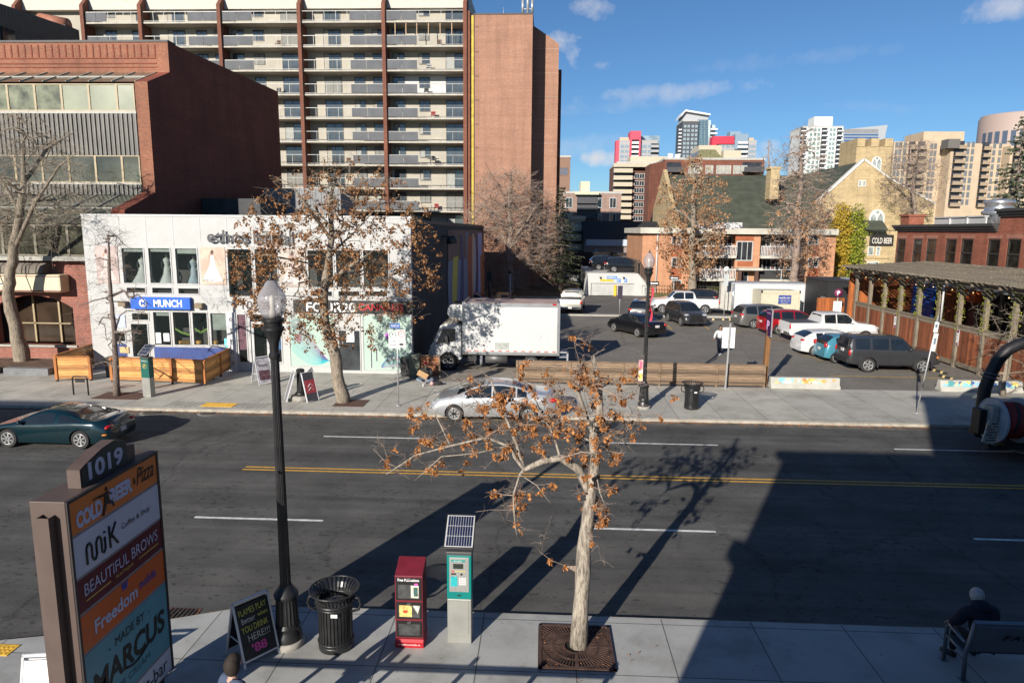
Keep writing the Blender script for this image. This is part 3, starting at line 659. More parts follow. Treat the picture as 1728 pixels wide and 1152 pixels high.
    line([(7.74,z0),(7.74,z0+.2),(7.77,z0+.25),(7.81,z0+.25),(7.84,z0+.2),(7.84,z0+.05),(7.87,z0),(7.9,z0),(7.93,z0+.05),(7.93,z0+.2),(7.96,z0+.25),(8.0,z0+.25),(8.03,z0+.2),(8.03,z0+.03),(8.06,z0),(8.1,z0+.04),(8.1,z0+.2)])
    line([(8.1,z0+.255),(8.1,z0+.275)],.02); line([(8.2,z0+.3),(8.2,z0)]); line([(8.34,z0+.3),(8.21,z0+.13)]); line([(8.24,z0+.16),(8.36,z0+.0)])
    mb.build('lettering',bk,P[1]); T('Coffee & Shop',8.79,2.99,.66,.1,bk,P[1])
    mb=MB(o_); mb.prism([(xx-.0005,y,z) for y,z in [(7.53,2.76),(7.53,2.95)]+[(8.2+.85*math.cos(a),2.97+.28*math.sin(a)) for a in [3.0,2.6,2.2,1.8,1.4,1.0,.6,.2,-.2,-.5]]+[(8.1,2.745)]],(.0012,0,0))
    T('BEAUTIFUL BROWS',8.45,2.53,1.62,.16,wt,P[2]); T('BOUTIQUE',8.45,2.38,.38,.05,mat('gold ink',(.6,.4,.08),.4),P[2],bold=.01)
    for ya in (7.66,8.78): MB(o_).box(xx,ya,2.375,xx+.003,ya+.49,2.39).build('rule',mat('gold ink',(.6,.4,.08),.4),P[2])
    T('Freedom',8.22,1.96,.92,.19,wt,P[3],bold=.025); T('mobile',8.94,2.0,.42,.14,mat('blue ink',(.03,.06,.3),.5),P[3],bold=.01)
    mb=MB(o_); 
    for k in (-1,0,1): mb.prism([(xx+.001,8.42+k*.035-.02,2.13-abs(k)*.01),(xx+.001,8.42+k*.03+.015,2.13-abs(k)*.01),(xx+.001,8.42+k*.055+.02,2.23),(xx+.001,8.42+k*.055-.01,2.22)],(.004,0,0))
    mb.build('emblem',mat('blue ink',(.03,.06,.3),.5),P[3])
    T('-  MADE BY  -',8.45,1.52,.95,.12,bk,P[4]); T('MARCUS',8.45,1.18,1.65,.34,bk,P[4],bold=.03,shear=.1); T('ICE CREAM',8.45,.86,.8,.1,mat('faded ink',(.03,.1,.13),.5),P[4])
    mb=MB(o_); mb.tube([(xx+.002,8.3+i*.07,1.02-.05*math.sin(i*.5)) for i in range(9)],.018,6); mb.build('swash',bk,P[4])
    T('restaurant-bar',8.45,.46,1.6,.22,bk,P[5])
pylon()
# ---- chalkboard A-frame
def aframe(loc,rz,w_,h,spread,lab,fm,face,back,rz_name='a_frame_sign',grp='folding A-frame boards'):
    """front leaf faces local -y"""
    t=thing(rz_name,lab,'A-frame sign',loc,rz,grp)
    an=math.atan2(spread/2,h)
    for s_,m in ((-1,face),(1,back)):
        M=Matrix.Rotation(s_*an*1.0,3,'X') if s_==1 else Matrix.Rotation(-an,3,'X')
        # leaf leaning towards the ridge at (0,0,h)
        ln=math.hypot(h,spread/2); c=Vector((0,s_*spread/4,h/2+.01)); M=Matrix.Rotation(s_*an,3,'X')
        mb=MB().obox(c,(w_-.06,.012,ln-.06-.12),M); lf=mb.build('leaf',m,t)
        mb=MB()
        for sx in (-1,1): mb.obox(c+M@Vector((sx*(w_/2-.015),0,0)),(.03,.026,ln),M)
        mb.obox(c+M@Vector((0,0,ln/2-.02)),(w_,.026,.035),M); mb.obox(c+M@Vector((0,0,-ln/2+.1)),(w_,.026,.03),M)
        mb.build('frame',fm,lf)
        if s_==-1: front=(t,lf,c,M)
    MB().beam((w_/2-.02,-spread*.22,h*.4),(w_/2-.02,spread*.22,h*.4),.015).beam((-w_/2+.02,-spread*.22,h*.4),(-w_/2+.02,spread*.22,h*.4),.015).build('stay',fm,t)
    return front
wf=mat('white plastic frame',(.62,.62,.64),.4,var=.08)
cb_=mat('chalkboard black',(.012,.013,.014),.55,var=.4,scale=6)
t,lf,c,M=aframe((-4.74,10.2,0),R_(52),.63,1.02,.62,'black chalkboard A-frame with yellow writing leaning open beside the near street lamp',wf,cb_,cb_)
F=M@RFRONT
def chalk(s,x,z,w_,h,m,rz=-.0,**k):
    text(s,c+M@Vector((x,-.007,z)),w_,h,m,lf,F@Matrix.Rotation(rz,3,'Z'),ext=.003,**k)
ych=mat('yellow chalk',(.55,.55,.1),.9,var=.3,scale=30); wch=mat('white chalk',(.5,.5,.45),.9,var=.3,scale=30); pch=mat('pink chalk',(.6,.08,.3),.9,var=.3,scale=30)
chalk('FLAMES PLAY',0,.34,.48,.1,ych,.05); chalk('Better',-.1,.2,.24,.09,wch,.04); chalk('when',.15,.22,.18,.07,ych,.08); chalk('YOU DRINK',-.01,.06,.46,.1,ych,.03); chalk('HERE!!!',.03,-.09,.38,.11,wch,.03)
chalk("'88",.0,-.27,.26,.15,pch,.03,bold=.03)
mb=MB().tube([c+M@Vector((-.21+i*.03,-.009,.2+.008*math.sin(i*2))) for i in range(8)],.004,4); mb.build('chalk_strike',wch,lf)
aframe((-7.24,8.72,0),R_(8),.42,.88,.5,'plain white A-frame board standing behind the directory sign at the bottom left',wf,mat('white board',(.7,.7,.7),.5),mat('white board',(.7,.7,.7),.5))
# ---- bench
def bench():
    x0,x1=6.78,8.75; t=thing('bench','dark steel bench with solid backrest facing the road in the building shadow','bench',(7.6,10.5,0)); o_=(7.6,10.5,0)
    bm_=mat('bench grey steel',(.22,.23,.25),.4,metal=.6,var=.1); bd=mat('bench dark seat',(.06,.06,.065),.5)
    for x in (x0,x1):
        mb=MB(o_); 
        mb.tube([(x,10.2,0),(x,10.22,.45),(x,10.08,1.05)],.035,8); mb.tube([(x,10.74,0),(x,10.74,.6),(x,10.68,.66),(x,10.25,.62)],.033,8); mb.tube([(x,10.24,.42),(x,10.72,.45)],.025,8)
        mb.box(x-.06,10.14,0,x+.06,10.26,.012).box(x-.06,10.68,0,x+.06,10.8,.012); mb.build('leg',bm_,t)
    mb=MB(o_); 
    for i in range(8): mb.box(x0+.03,10.26+i*.058,.44,x1-.03,10.3+i*.058,.462)
    mb.build('seat',bd,t)
    mb=MB(o_); an=R_(14.6); Mx=Matrix.Rotation(an,3,'X'); mb.obox(((x0+x1)/2,10.15,.75),(x1-x0-.07,.03,.5),Mx); bk=mb.build('backrest',bm_,t)
    MB(o_).obox(((x0+x1)/2,10.075,1.06),(x1-x0+.04,.07,.05),Mx).build('top_rail',bm_,bk)
    text('FARWEST',((x0+x1)/2+.05,10.12,.8),1.15,.1,mat('ink black',(.008,.008,.008),.5),bk,Mx@RFRONT,ext=.01,bold=.03,shear=.3,org=o_,spacing=1.3)
bench()
# ---- far pavement signs
galv=mat('galvanised steel',(.42,.42,.42),.45,metal=.5,var=.12)
def parking_sign(x,y,lab,h=3.1,tilt=0,two=True,yaw=0,grp='parking rule sign posts'):
    t=thing('parking_sign',lab,'sign post',(x,y,0),yaw,grp); 
    MB().tube([(0,0,0),(tilt*.5,0,h*.5),(tilt,0,h)],.03,8).build('post',galv,t); MB().lathe([(.09,0),(.09,.02),(.04,.03)],n=12).build('foot',galv,t)
    wt=mat('sign face white',(.68,.68,.66),.45); bl=mat('sign blue',(.03,.1,.35),.45); gn=mat('sign green',(.02,.25,.12),.45); rd=mat('sign red',(.5,.02,.02),.45); ink=mat('ink black',(.008,.008,.008),.5)
    def ring(cx,cz,r,m,p): 
        MB().tube([(cx+r*math.cos(k*.2618),-.034,cz+r*math.sin(k*.2618)) for k in range(25)],.014,5).build('ring',m,p)
    tx=tilt
    if two:
        a=MB().box(tx-.34,-.03,h-1.0,tx-.01,-.022,h-.28).build('plate',wt,t); b=MB().box(tx+.01,-.03,h-.97,tx+.33,-.022,h-.25).build('plate',wt,t); c_=MB().box(tx-.27,-.03,h-.2,tx+.12,-.022,h).build('street_plate',bl,t)
        ring(tx-.175,h-.45,.12,gn,a); text('P',(tx-.175,-.031,h-.45),.07,.11,ink,a,bold=.02); ring(tx+.17,h-.42,.12,rd,b); text('P',(tx+.17,-.031,h-.42),.06,.1,ink,b,bold=.02); text('2 HR',(tx-.175,-.031,h-.72),.2,.07,ink,a); text('9AM-6PM',(tx-.175,-.031,h-.86),.25,.05,ink,a); text('TOW AWAY',(tx+.17,-.031,h-.72),.25,.05,ink,b); MB().box(tx+.09,-.034,h-.88,tx+.25,-.031,h-.8).build('tow_truck_emblem',ink,b)
        text('MARCH',(tx-.075,-.031,h-.1),.3,.1,wt,c_)
    return t
parking_sign(-5.75,26.5,'tall post with two parking rule plates in front of the white cannabis shop',h=3.35)
t=parking_sign(14.88,27.0,'leaning post with narrow parking plates seen edge on beside the black jeep',h=3.9,tilt=.42,two=False)
wt=mat('sign face white',(.68,.68,.66),.45)
for z0,z1 in [(2.5,3.2),(3.25,3.65)]:
    MB().obox((.37,-.04,(z0+z1)/2),(.16,.012,z1-z0),Matrix.Rotation(.1,3,'Y')).build('plate',wt,t)
    MB().obox((.37,-.05,(z0+z1)/2+.05),(.09,.006,(z1-z0)*.35),Matrix.Rotation(.1,3,'Y')).build('print',mat('sign print',(.15,.2,.25),.5,var=.6,scale=20),t)
# blank white sign (seen from the back)
t=thing('blank_sign','blank white rectangular sign on a grey post behind the far litter bin','sign',(8.35,30.7,0))
MB().beam((-.03,-.04,0),(.03,-.04,3.0),.07,.05).build('post',galv,t); MB().box(-.28,-.0,1.87,.28,.015,2.8).build('plate',mat('blank white plate',(.7,.72,.72),.45),t); 
# purple P sign on timber post
t=thing('car_park_sign','timber post with a narrow purple car park sign at the end of the plank fence','sign',(10.32,31.5,0))
pw=wood('weathered post','#8a6238','#5d3d22'); MB().beam((0,0,0),(.05,0,3.1),.2).build('post',pw,t)
pu=mat('purple sign paint',(.035,.01,.055),.5); M=Matrix.Rotation(R_(-82),3,'Z')
b=MB().obox((.0,-.14,2.95),(.5,.08,1.2),M).build('sign_board',pu,t); MB().obox((.0,-.14,2.95),(.54,.06,1.26),M).build('frame',galv,b)
text('P',Vector((0,-.14,2.85))+M@Vector((0,-.042,0)),.26,.42,mat('lilac print',(.6,.4,.6),.5),b,M@RFRONT,bold=.04); text('PARKING',Vector((0,-.14,3.4))+M@Vector((0,-.042,0)),.36,.09,mat('lilac print',(.6,.4,.6),.5),b,M@RFRONT)
# bike rack
t=MB((-19.4,27.2,0)).tube([(-19.72,27.2,0),(-19.72,27.2,.72),(-19.66,27.2,.8),(-19.14,27.2,.8),(-19.08,27.2,.72),(-19.08,27.2,0)],.032,8).box(-19.6,27.185,.55,-19.2,27.215,.72).build('bike_rack',mat('black painted steel',(.02,.02,.02),.4)); t.location=(-19.4,27.2,0); tag(t,'black hoop bike rack on the pavement left of the small bare tree','bike rack')
# =====================================================  BUILDINGS
def px(x0,y0,x1,y1,Y):
    """rectangle of the photograph on the plane y=Y -> X0,X1,Z0,Z1"""
    ym=(y0+y1)/2; xm=(x0+x1)/2
    return at(x0,ym,Y).x,at(x1,ym,Y).x,at(xm,y1,Y).z,at(xm,y0,Y).z
def pbox(mb,x0,y0,x1,y1,Y,d0=-.02,d1=.0):
    a,b,c,d=px(x0,y0,x1,y1,Y); return mb.box(a,Y+d0,c,b,Y+d1,d)
def wallgrid(mb,X0,X1,Z0,Z1,Y0,Y1,holes):
    zs=sorted({Z0,Z1}|{min(max(h[k],Z0),Z1) for h in holes for k in (2,3)})
    for za,zb_ in zip(zs,zs[1:]):
        if zb_-za<1e-4: continue
        zc=(za+zb_)/2; cut=sorted([(max(h[0],X0),min(h[1],X1)) for h in holes if h[2]<zc<h[3] and h[1]>X0 and h[0]<X1]); x=X0
        for a,b in cut:
            if a>x+1e-4: mb.box(x,Y0,za,a,Y1,zb_)
            x=max(x,b)
        if x<X1-1e-4: mb.box(x,Y0,za,X1,Y1,zb_)
def frame(mb,X0,X1,Z0,Z1,Y0,Y1,w=.06,mull=0,rail=0):
    mb.box(X0,Y0,Z0,X0+w,Y1,Z1).box(X1-w,Y0,Z0,X1,Y1,Z1).box(X0+w,Y0,Z0,X1-w,Y1,Z0+w).box(X0+w,Y0,Z1-w,X1-w,Y1,Z1)
    for i in range(mull): x=X0+(X1-X0)*(i+1)/(mull+1); mb.box(x-w/3,Y0,Z0+w,x+w/3,Y1,Z1-w)
    for i in range(rail): z=Z0+(Z1-Z0)*(i+1)/(rail+1); mb.box(X0+w,Y0+.003,z-w/3,X1-w,Y1-.003,z+w/3)
class Wins:
    """windows that share mesh data; past 100 the rest becomes one object"""
    def __init__(s,par,org,maker,name='window',lim=100): s.p=par;s.o=Vector(org);s.mk=maker;s.n=0;s.name=name;s.lim=lim;s.rest=None;s.cache={}
    def put(s,x,y,z,key=0):
        s.n+=1
        if s.n<=s.lim:
            if key not in s.cache: s.cache[key]=[m.mesh(nm,mt) for nm,m,mt in s.mk(key)]
            par=s.p
            for i,me in enumerate(s.cache[key]):
                ob=bpy.data.objects.new(me.name.split('.')[0],me); COL.objects.link(ob); ob.parent=par
                if i==0: ob.location=Vector((x,y,z))-s.o; par=ob
        else:
            if s.rest is None: s.rest=MB(); s.mats=[]
            for nm,m,mt in s.mk(key):
                if mt not in s.mats: s.mats.append(mt)
                s.rest.mi=s.mats.index(mt); s.rest.add([v+Vector((x,y,z))-s.o for v in m.v],m.f)
    def done(s):
        if s.rest: o=s.rest.build(s.name,s.mats,s.p); o['kind']='stuff'
W8=mat('white render',(.43,.43,.42),.6,var=.05,scale=2); W8t=mat('white trim',(.46,.46,.455),.45,var=.04); DKG=glassm('dark window glass',(.03,.035,.04),.06,var=.5,scale=1.5)
PANE=mat('shop glass',(.03,.04,.04),.03,alpha=.22,spec=.8); INT=mat('shop interior dark',(.035,.035,.033),.9,var=.4,scale=1); INTW=mat('interior wall',(.10,.105,.1),.8,var=.3,scale=.8)
def shops():
    Y=32.6; o_=(-14,40,0); x0,x1=-22.42,-6.34; t=thing('shop_building','white two storey shop building with bridal displays above and food, bridal and cannabis shops below','building',o_)
    zt=7.52
    holes=[]; up=[(206,417,245,479),(251,417,290,479),(296,417,335,480),(384,419,427,501),(430,419,470,501),(519,421,564,486),(566,421,610,486),(612,421,657,486)]
    st=[(213,484,247,495),(256,484,292,496),(300,485,337,497),(523,490,562,501),(570,490,608,501),(615,490,655,501)]
    gr=[(196,560,213,577),(222,527,252,541),(222,545,252,603),(259,525,289,583),(292,525,322,583),(325,526,352,583),(355,527,384,583),(401,529,418,612),(422,529,458,612),(462,529,476,612),(488,530,566,619),(571,531,609,626),(612,531,695,626)]
    H=[px(*r,Y) for r in up+st+gr]
    f=MB(o_); wallgrid(f,x0,x1,0,zt,Y,Y+.25,H); front=f.build('front_wall',W8,t)
    m=MB(o_).box(x0,Y+2.6,0,x1,72,7.3).box(x0,Y+.25,0,x0+.2,Y+2.6,7.3).box(x1-.2,Y+.25,0,x1,Y+2.6,7.3).box(x0+.2,Y+.25,7.1,x1-.2,Y+2.6,7.3).box(x0+.2,Y+.25,3.72,x1-.2,Y+2.6,3.95)
    dw=mat('charcoal side wall',(.045,.04,.036),.85,var=.35,scale=1); m.build('side_and_rear_wall',dw,t)
    MB(o_).box(x0-.01,Y-.03,zt,x1+.06,Y+.3,7.62).build('coping',W8t,t); MB(o_).box(x0,Y+.3,7.3,x0+.2,72,7.5).box(x1-.18,Y+.3,7.3,x1+.02,72,7.5).box(x0+.2,71.8,7.3,x1-.18,72,7.5).build('parapet',mat('dark metal coping',(.05,.045,.045),.6),t)
    MB(o_).box(x0+.22,Y+2.45,0,x1-.22,Y+2.58,3.7).box(x0+.22,Y+2.45,3.97,x1-.22,Y+2.58,7.08).build('interior_wall',INTW,t)
    MB(o_).box(x0+.21,Y+.26,.01,x1-.21,Y+2.4,.05).box(x0+.21,Y+.26,3.951,x1-.21,Y+2.4,3.97).build('interior_floor',INT,t)
    # shop partitions inside
    for pxx in (392,482): X=at(pxx,560,Y).x; MB(o_).box(X,Y+.26,.05,X+.1,Y+2.4,3.7).build('partition',INTW,t)
    fr=W8t
    for i,r in enumerate(up+st+gr):
        a,b,c,d=px(*r,Y); w_=MB(o_); frame(w_,a,b,c,d,Y-.03,Y+.06,.045); w=w_.build('window' if i not in (len(up+st)+2,len(up+st)+8,len(up+st)+11) else 'door',fr,t)
        if i in (18,): pass
        mint=i>=len(up+st)+10
        if not mint: MB(o_).box(a+.045,Y+.01,c+.045,b-.045,Y+.02,d-.045).build('pane',PANE,w)
    # facade joints
    mb=MB(o_)
    for x in (201.6,246.4,292,337.5,382.8,428,472,518,564,610,657): X=at(x,395,Y).x; mb.box(X-.012,Y-.012,5.9,X+.012,Y-.001,zt)
    for x in (196,385,482,697):
        pass
    X=at(164,430,Y).x; mb.box(x0,Y-.012,6.0,x1,Y-.001,6.03); mb.build('panel_joints',mat('joint grey',(.5,.5,.5),.5),front)
    # posters
    def poster(r,lab,c1):
        a,b,c,d=px(*r,Y); p=MB(o_).box(a,Y-.035,c,b,Y-.002,d).build('poster',mat('poster '+lab,c1,.5,var=.25,scale=1.5),t); return p,a,b,c,d
    pm=mat('poster white dress',(.72,.68,.64),.5); ps=mat('poster skin',(.5,.28,.2),.6); ph=mat('poster hair',(.08,.04,.03),.6)
    for r,al,c1 in [((339,417,381,480),1,(.50,.36,.28)),((163,415,200,478),.5,(.42,.33,.31)),((473,419,516,484),.6,(.42,.36,.31))]:
        p,a,b,c,d=poster(r,'pinkish sand' if al==1 else 'faded mauve' if al==.5 else 'faded sand',c1); w_=b-a; h=d-c; y=Y-.036
        def poly(pts,m,dy=.0): mb=MB(o_); mb.prism([(a+u*w_,y-dy,c+v*h) for u,v in pts],(0,-.003,0)); mb.build('print',m,p)
        dm=pm if al==1 else mat('faded dress',(.55,.48,.45),.5)
        poly([(.06,.1),(.2,.3),(.36,.5),(.42,.68),(.42,.78),(.56,.78),(.56,.66),(.6,.5),(.75,.28),(.88,.1),(.5,.06)],dm)
        poly([(.44,.78),(.55,.78),(.53,.9),(.46,.9)],ps,.004); poly([(.42,.84),(.47,.93),(.54,.92),(.55,.84),(.5,.8)],ph,.008); poly([(.56,.77),(.6,.76),(.78,.52),(.75,.5)],ps,.004); poly([(.42,.76),(.36,.7),(.34,.78),(.44,.84),(.42,.79)],ps,.004)
        if al>=.6 : text('ethos',(a+w_*.28,y-.004,c+h*.12),w_*.42,h*.07,mat('ink black',(.008,.008,.008)),p,org=o_)
        else: text('ethos',(a+w_*.28,y-.004,c+h*.12),w_*.42,h*.07,mat('faded ink2',(.2,.15,.14)),p,org=o_)
    # big sign letters
    sg=mat('sign charcoal',(.045,.045,.05),.4); ink=mat('ink black',(.008,.008,.008),.5)
    a,b,c,d=px(352,389,421,409,Y); text('ethos',((a+b)/2,Y-.16,(c+d)/2),b-a,d-c+.05,sg,t,org=o_,bold=.022,name='sign_lettering')
    a,b,c,d=px(430,390,494,411,Y); text('bridal',((a+b)/2,Y-.16,(c+d)/2),b-a,d-c+.08,sg,t,org=o_,bold=.022,name='sign_lettering')
    a,b,c,d=px(409,508,449,522,Y); text('1022',((a+b)/2,Y-.01,(c+d)/2),b-a,d-c,sg,t,org=o_,name='sign_lettering')
    a,b,c,d=px(385,527,400,620,Y); cp=MB(o_).box(a,Y-.07,0,b,Y-.031,d).build('column_cladding',mat('soft white cladding',(.55,.55,.56),.5),t)
    for i,ch in enumerate('ethos'): text(ch,((a+b)/2,Y-.072,d-.35-i*.54),.17,.24 if ch in 'th' else .18,sg,cp,org=o_)
    # blue MUNCH sign
    a,b,c,d=px(225,501,324,521,Y); s=MB(o_).box(a,Y-.22,c,b,Y-.03,d).build('sign_board',mat('sign bright blue',(.015,.11,.55),.4,var=.04),t)
    text('MUNCH',((a+b)/2+.38,Y-.222,(c+d)/2),(b-a)*.48,(d-c)*.62,mat('sign white',(.75,.75,.75),.5),s,org=o_,bold=.03)
    mb=MB(o_); cx=a+.62; cz=(c+d)/2; mb.lathe([(.2,Y-.23),(.2,Y-.221)],(cx,0,cz),n=24,axis='y'); mb.build('emblem',mat('sign white',(.75,.75,.75)),s); text('M',(cx,Y-.231,cz),.22,.2,mat('sign bright blue',(.015,.11,.55)),s,org=o_,bold=.03)
    for r in ((205,508,217,516),(333,511,345,519)): mb=MB(o_); pbox(mb,*r,Y,-.3,-.001); mb.build('wall_light',mat('bronze fitting',(.2,.15,.09),.5),t)
    a,b,c,d=px(261,586,384,601,Y); MB(o_).box(a,Y-.03,.0,b,Y-.002,d).build('blue_base',mat('base deep blue',(.03,.06,.22),.6),t)
    a,b,c,d=px(193,580,214,600,Y); MB(o_).box(a,Y-.03,c-.3,b,Y-.002,d).build('blue_base',mat('base deep blue',(.03,.06,.22),.6),t)
    pm_=MB(o_); pbox(pm_,193,531,212,552,Y,-.04,-.001); q=pm_.build('menu_poster',mat('menu pale blue',(.45,.52,.65),.5,var=.3,scale=8),t)
    pm_=MB(o_); pbox(pm_,203,585,218,595,Y,-.05,-.031); pm_.build('notice',mat('notice tan',(.6,.42,.2),.6,var=.2,scale=20),t)
    for r in ((263,561,272,579),(276,562,286,576)): pm_=MB(o_); pbox(pm_,*r,Y,-.006,-.001); pm_.build('notice',mat('notice white',(.6,.62,.6),.6,var=.4,scale=14),t)
    # bunting, blinds, glowing counter trays inside food shop
    gb=mat('green bunting',(.18,.33,.05),.6)
    for (xa,xb) in ((293,321),(326,352)):
        P=[at(xa,553,Y+.05),at((xa+xb)/2,561,Y+.05),at(xb,553 if xa>300 else 565,Y+.05)]; mb=MB(o_)
        for k in range(2): mb.beam(P[k],P[k+1],.02,.1)
        mb.build('bunting',gb,t)
    for r in ((262,526,288,533),(356,528,383,557),(207,417,244,425),(252,417,289,425),(297,417,334,428)): mb=MB(o_); pbox(mb,*r,Y,.08,.1); mb.build('roller_blind',mat('pale green blind',(.42,.5,.44),.7),t)
    mb=MB(o_); pbox(mb,379,571,384,586,Y,.0,.03); mb.build('neon_sign',mat('neon green blue',(.1,.5,.5),.4,emit=1.5,var=.8,scale=14),t)
    mb=MB(o_)
    for x in (310,330,358): a=at(x,580,Y+.8); mb.box(a.x-.25,Y+.8,a.z,a.x+.2,Y+1,a.z+.14)
    mb.build('food_trays',mat('glowing tray',(.6,.35,.08),.5,emit=.3),t)  # trays emit a faint warm glow, standing for a lit counter
    # black cannabis fascia
    a,b,c,d=px(496,507,697,528,Y); s=MB(o_).box(a,Y-.1,c,b,Y-.002,d).build('fascia',mat('fascia black',(.012,.012,.013),.5),t)
    aa,bb,cc,dd=px(606,512,681,524,Y); text('CANNABIS',((aa+bb)/2,Y-.102,(cc+dd)/2),bb-aa,dd-cc,mat('sign red',(.75,.03,.01),.5,emit=.6),s,org=o_,bold=.012)
    aa,bb,cc,dd=px(518,510,601,526,Y); text('FOUR20',((aa+bb)/2,Y-.102,(cc+dd)/2),bb-aa,dd-cc,mat('sign white',(.75,.75,.75)),s,org=o_,bold=.02)
    # mint storefront films with wave art
    mint=mat('mint window film',(.40,.52,.45),.12,var=.08,scale=.6,spec=.7)
    cols=[(.02,.35,.45),(.03,.22,.35),(.12,.05,.2),(.25,.1,.3),(.02,.1,.14)]
    def waves(pan,x0_,x1_,zb_,amp,n,seed):
        r=random.Random(seed)
        for i in range(n):
            mb=MB(o_); pts=[]
            for k in range(19):
                u=k/18; x=x0_+(x1_-x0_)*u; z=zb_+amp*math.sin(u*2.9+.2)*(1-i/n*.9)-(0)+.05*math.sin(u*9+i*.3)*(i/n); pts.append((x,z))
            for (xa,za),(xb,zb2) in zip(pts,pts[1:]): mb.quad((xa,Y-.002-i*.0004,za-.012),(xb,Y-.002-i*.0004,zb2-.012),(xb,Y-.002-i*.0004,zb2+.012),(xa,Y-.002-i*.0004,za+.012))
            mb.build('wave_print',mat('wave ink %d'%(i%5),cols[i%5],.4),pan)
    for j,r in enumerate([(488,530,566,619),(612,531,695,626)]):
        a,b,c,d=px(*r,Y); p=MB(o_).box(a+.05,Y,c+.05,b-.05,Y+.03,d-.05).build('window_film',mint,t)
        if j==0:
            # sweeping ribbons
            r_=random.Random(1)
            for i in range(15):
                f=i/14; pts=[]
                for k in range(21):
                    u=k/20; x=a+.12+(b-a-.2)*u; z=c+1.95*(1-u)**1.6*(1-f*.85)+.55+.35*math.sin(u*4.2+.5)*(1-f)+ (-.5*f)*math.sin(u*3.1)
                    pts.append((x,min(z,d-.1)))
                mb=MB(o_)
                for (xa,za),(xb,z2) in zip(pts,pts[1:]): mb.quad((xa,Y-.003-i*.0005,za-.016),(xb,Y-.003-i*.0005,z2-.016),(xb,Y-.003-i*.0005,z2+.016),(xa,Y-.003-i*.0005,za+.016))
                mb.build('wave_print',mat('ribbon ink %d'%(i//3),[(.16,.06,.22),(.1,.08,.22),(.03,.16,.28),(.02,.3,.4),(.02,.4,.45)][i//3],.4),p)
            mb=MB(o_); mb.lathe([(.28,Y-.012),(.28,Y-.004)],(a+.42,0,d-.5),n=24,axis='y'); mb.build('round_logo',mat('grey logo',(.22,.28,.26),.5),p); MB(o_).box(a+.3,Y-.012,d-1.35,a+.62,Y-.004,d-1.0).build('square_logo',mat('mauve logo',(.22,.12,.14),.5),p)
        else:
            gy=mat('grey print',(.20,.24,.22),.5); xm=a+(b-a)*.55; text("YOU'RE",(xm,Y-.004,d-.62),1.15,.22,gy,p,org=o_,bold=.02); text('D',(xm-.42,Y-.004,d-1.05),.28,.36,gy,p,org=o_,bold=.05); text('PE',(xm+.52,Y-.004,d-1.05),.5,.36,gy,p,org=o_,bold=.05)
            mb=MB(o_); hx,hz=xm-.02,d-1.05
            pts=[(hx+.21*(math.sin(q)**3),hz+.013*(13*math.cos(q)-5*math.cos(2*q)-2*math.cos(3*q)-math.cos(4*q))) for q in [k*.2618 for k in range(24)]]
            mb.prism([(x,Y-.004,z) for x,z in pts],(0,-.004,0)); mb.build('heart_print',mat('pink violet print',(.45,.12,.5),.5,var=.6,scale=2.5),p)
            mb=MB(o_); mb.tube([(a+.42,Y-.01,c+.15),(a+.42,Y-.01,c+1.0),(a+.55,Y-.01,c+1.3),(a+.68,Y-.01,c+1.0),(a+.68,Y-.01,c+.5)],.02,5); mb.build('violet_figure',mat('violet print',(.10,.02,.12),.5),p)
            waves(p,a+.9,b-.1,c+.12,.75,9,2)
    a,b,c,d=px(571,531,609,626,Y); MB(o_).box(a+.05,Y,c+.05,b-.05,Y+.03,c+(d-c)*.72).build('door_glass',DKG,t); MB(o_).box(a+.05,Y-.0,c+(d-c)*.72,b-.05,Y+.03,d-.05).build('transom_panel',W8,t); MB(o_).box(a+.2,Y-.03,c+1.2,a+.25,Y-.02,c+1.7).build('handle',CHRM:=mat('handle steel',(.5,.5,.5),.3,metal=1),t)
    MB(o_).box(a+.4,Y-.01,c+1.45,a+.8,Y-.002,c+2.0).build('notice',mat('notice white',(.6,.62,.6)),t)
    a,b,c,d=px(422,529,458,612,Y); dr=MB(o_); frame(dr,a+.1,b-.1,c,d-.4,Y-.05,Y+.01,.12); dr.build('door',W8t,t)
    for r,n,cc in [((402,531,416,590),'pink',(.35,.16,.22)),((462,536,475,590),'blue',(.08,.22,.5))]: mb=MB(o_); pbox(mb,*r,Y,.03,.05); mb.build('window_poster',mat('window poster '+n,cc,.5,var=.6,scale=4),t)
    # flowers in upper window and mannequins
    dm=mat('bridal satin',(.62,.70,.66),.6,var=.08)
    def mann(xp,yp0,yp1,flare,col=dm):
        a=at(xp,yp1,Y+.8); h=at(xp,yp0,Y+.8).z-a.z; mb=MB((a.x,a.y,a.z)); L=(a.x,a.y,a.z)
        q=thing('mannequin','x','mannequin',(a.x,a.y,a.z)); mb=MB(); mb.lathe([(flare,0),(flare*.8,h*.12),(flare*.45,h*.33),(.17,h*.52),(.12,h*.62),(.17,h*.74),(.19,h*.82)],n=16); mb.build('dress',col,q)
        mb=MB(); mb.lathe([(.12,h*.8),(.17,h*.84),(.06,h*.88),(.045,h*.93)],n=12).ball((0,0,h*.97),.085,10,8,(.8,.9,1.2)); mb.tube([(.17,0,h*.83),(.26,-.05,h*.66),(.16,-.12,h*.5)],[.045,.035,.025],7).tube([(-.17,0,h*.83),(-.26,-.05,h*.66),(-.16,-.12,h*.5)],[.045,.035,.025],7); mb.build('body',mat('mannequin shell',(.45,.52,.46),.5),q); return q
    m1=mann(243,430,478,.62); m1['label']='bridal mannequin half hidden by the mullion in the leftmost display window'; m2=mann(284,428,479,.5); m2['label']='bridal mannequin in a slim dress in the middle display window'; m3=mann(329,432,480,.42,mat('bridal blue lace',(.42,.55,.60),.6,var=.25,scale=12)); m3['label']='bridal mannequin in a pale blue lace dress in the third display window'
    for q in (m1,m2,m3): q['group']='bridal mannequins in the upper window'
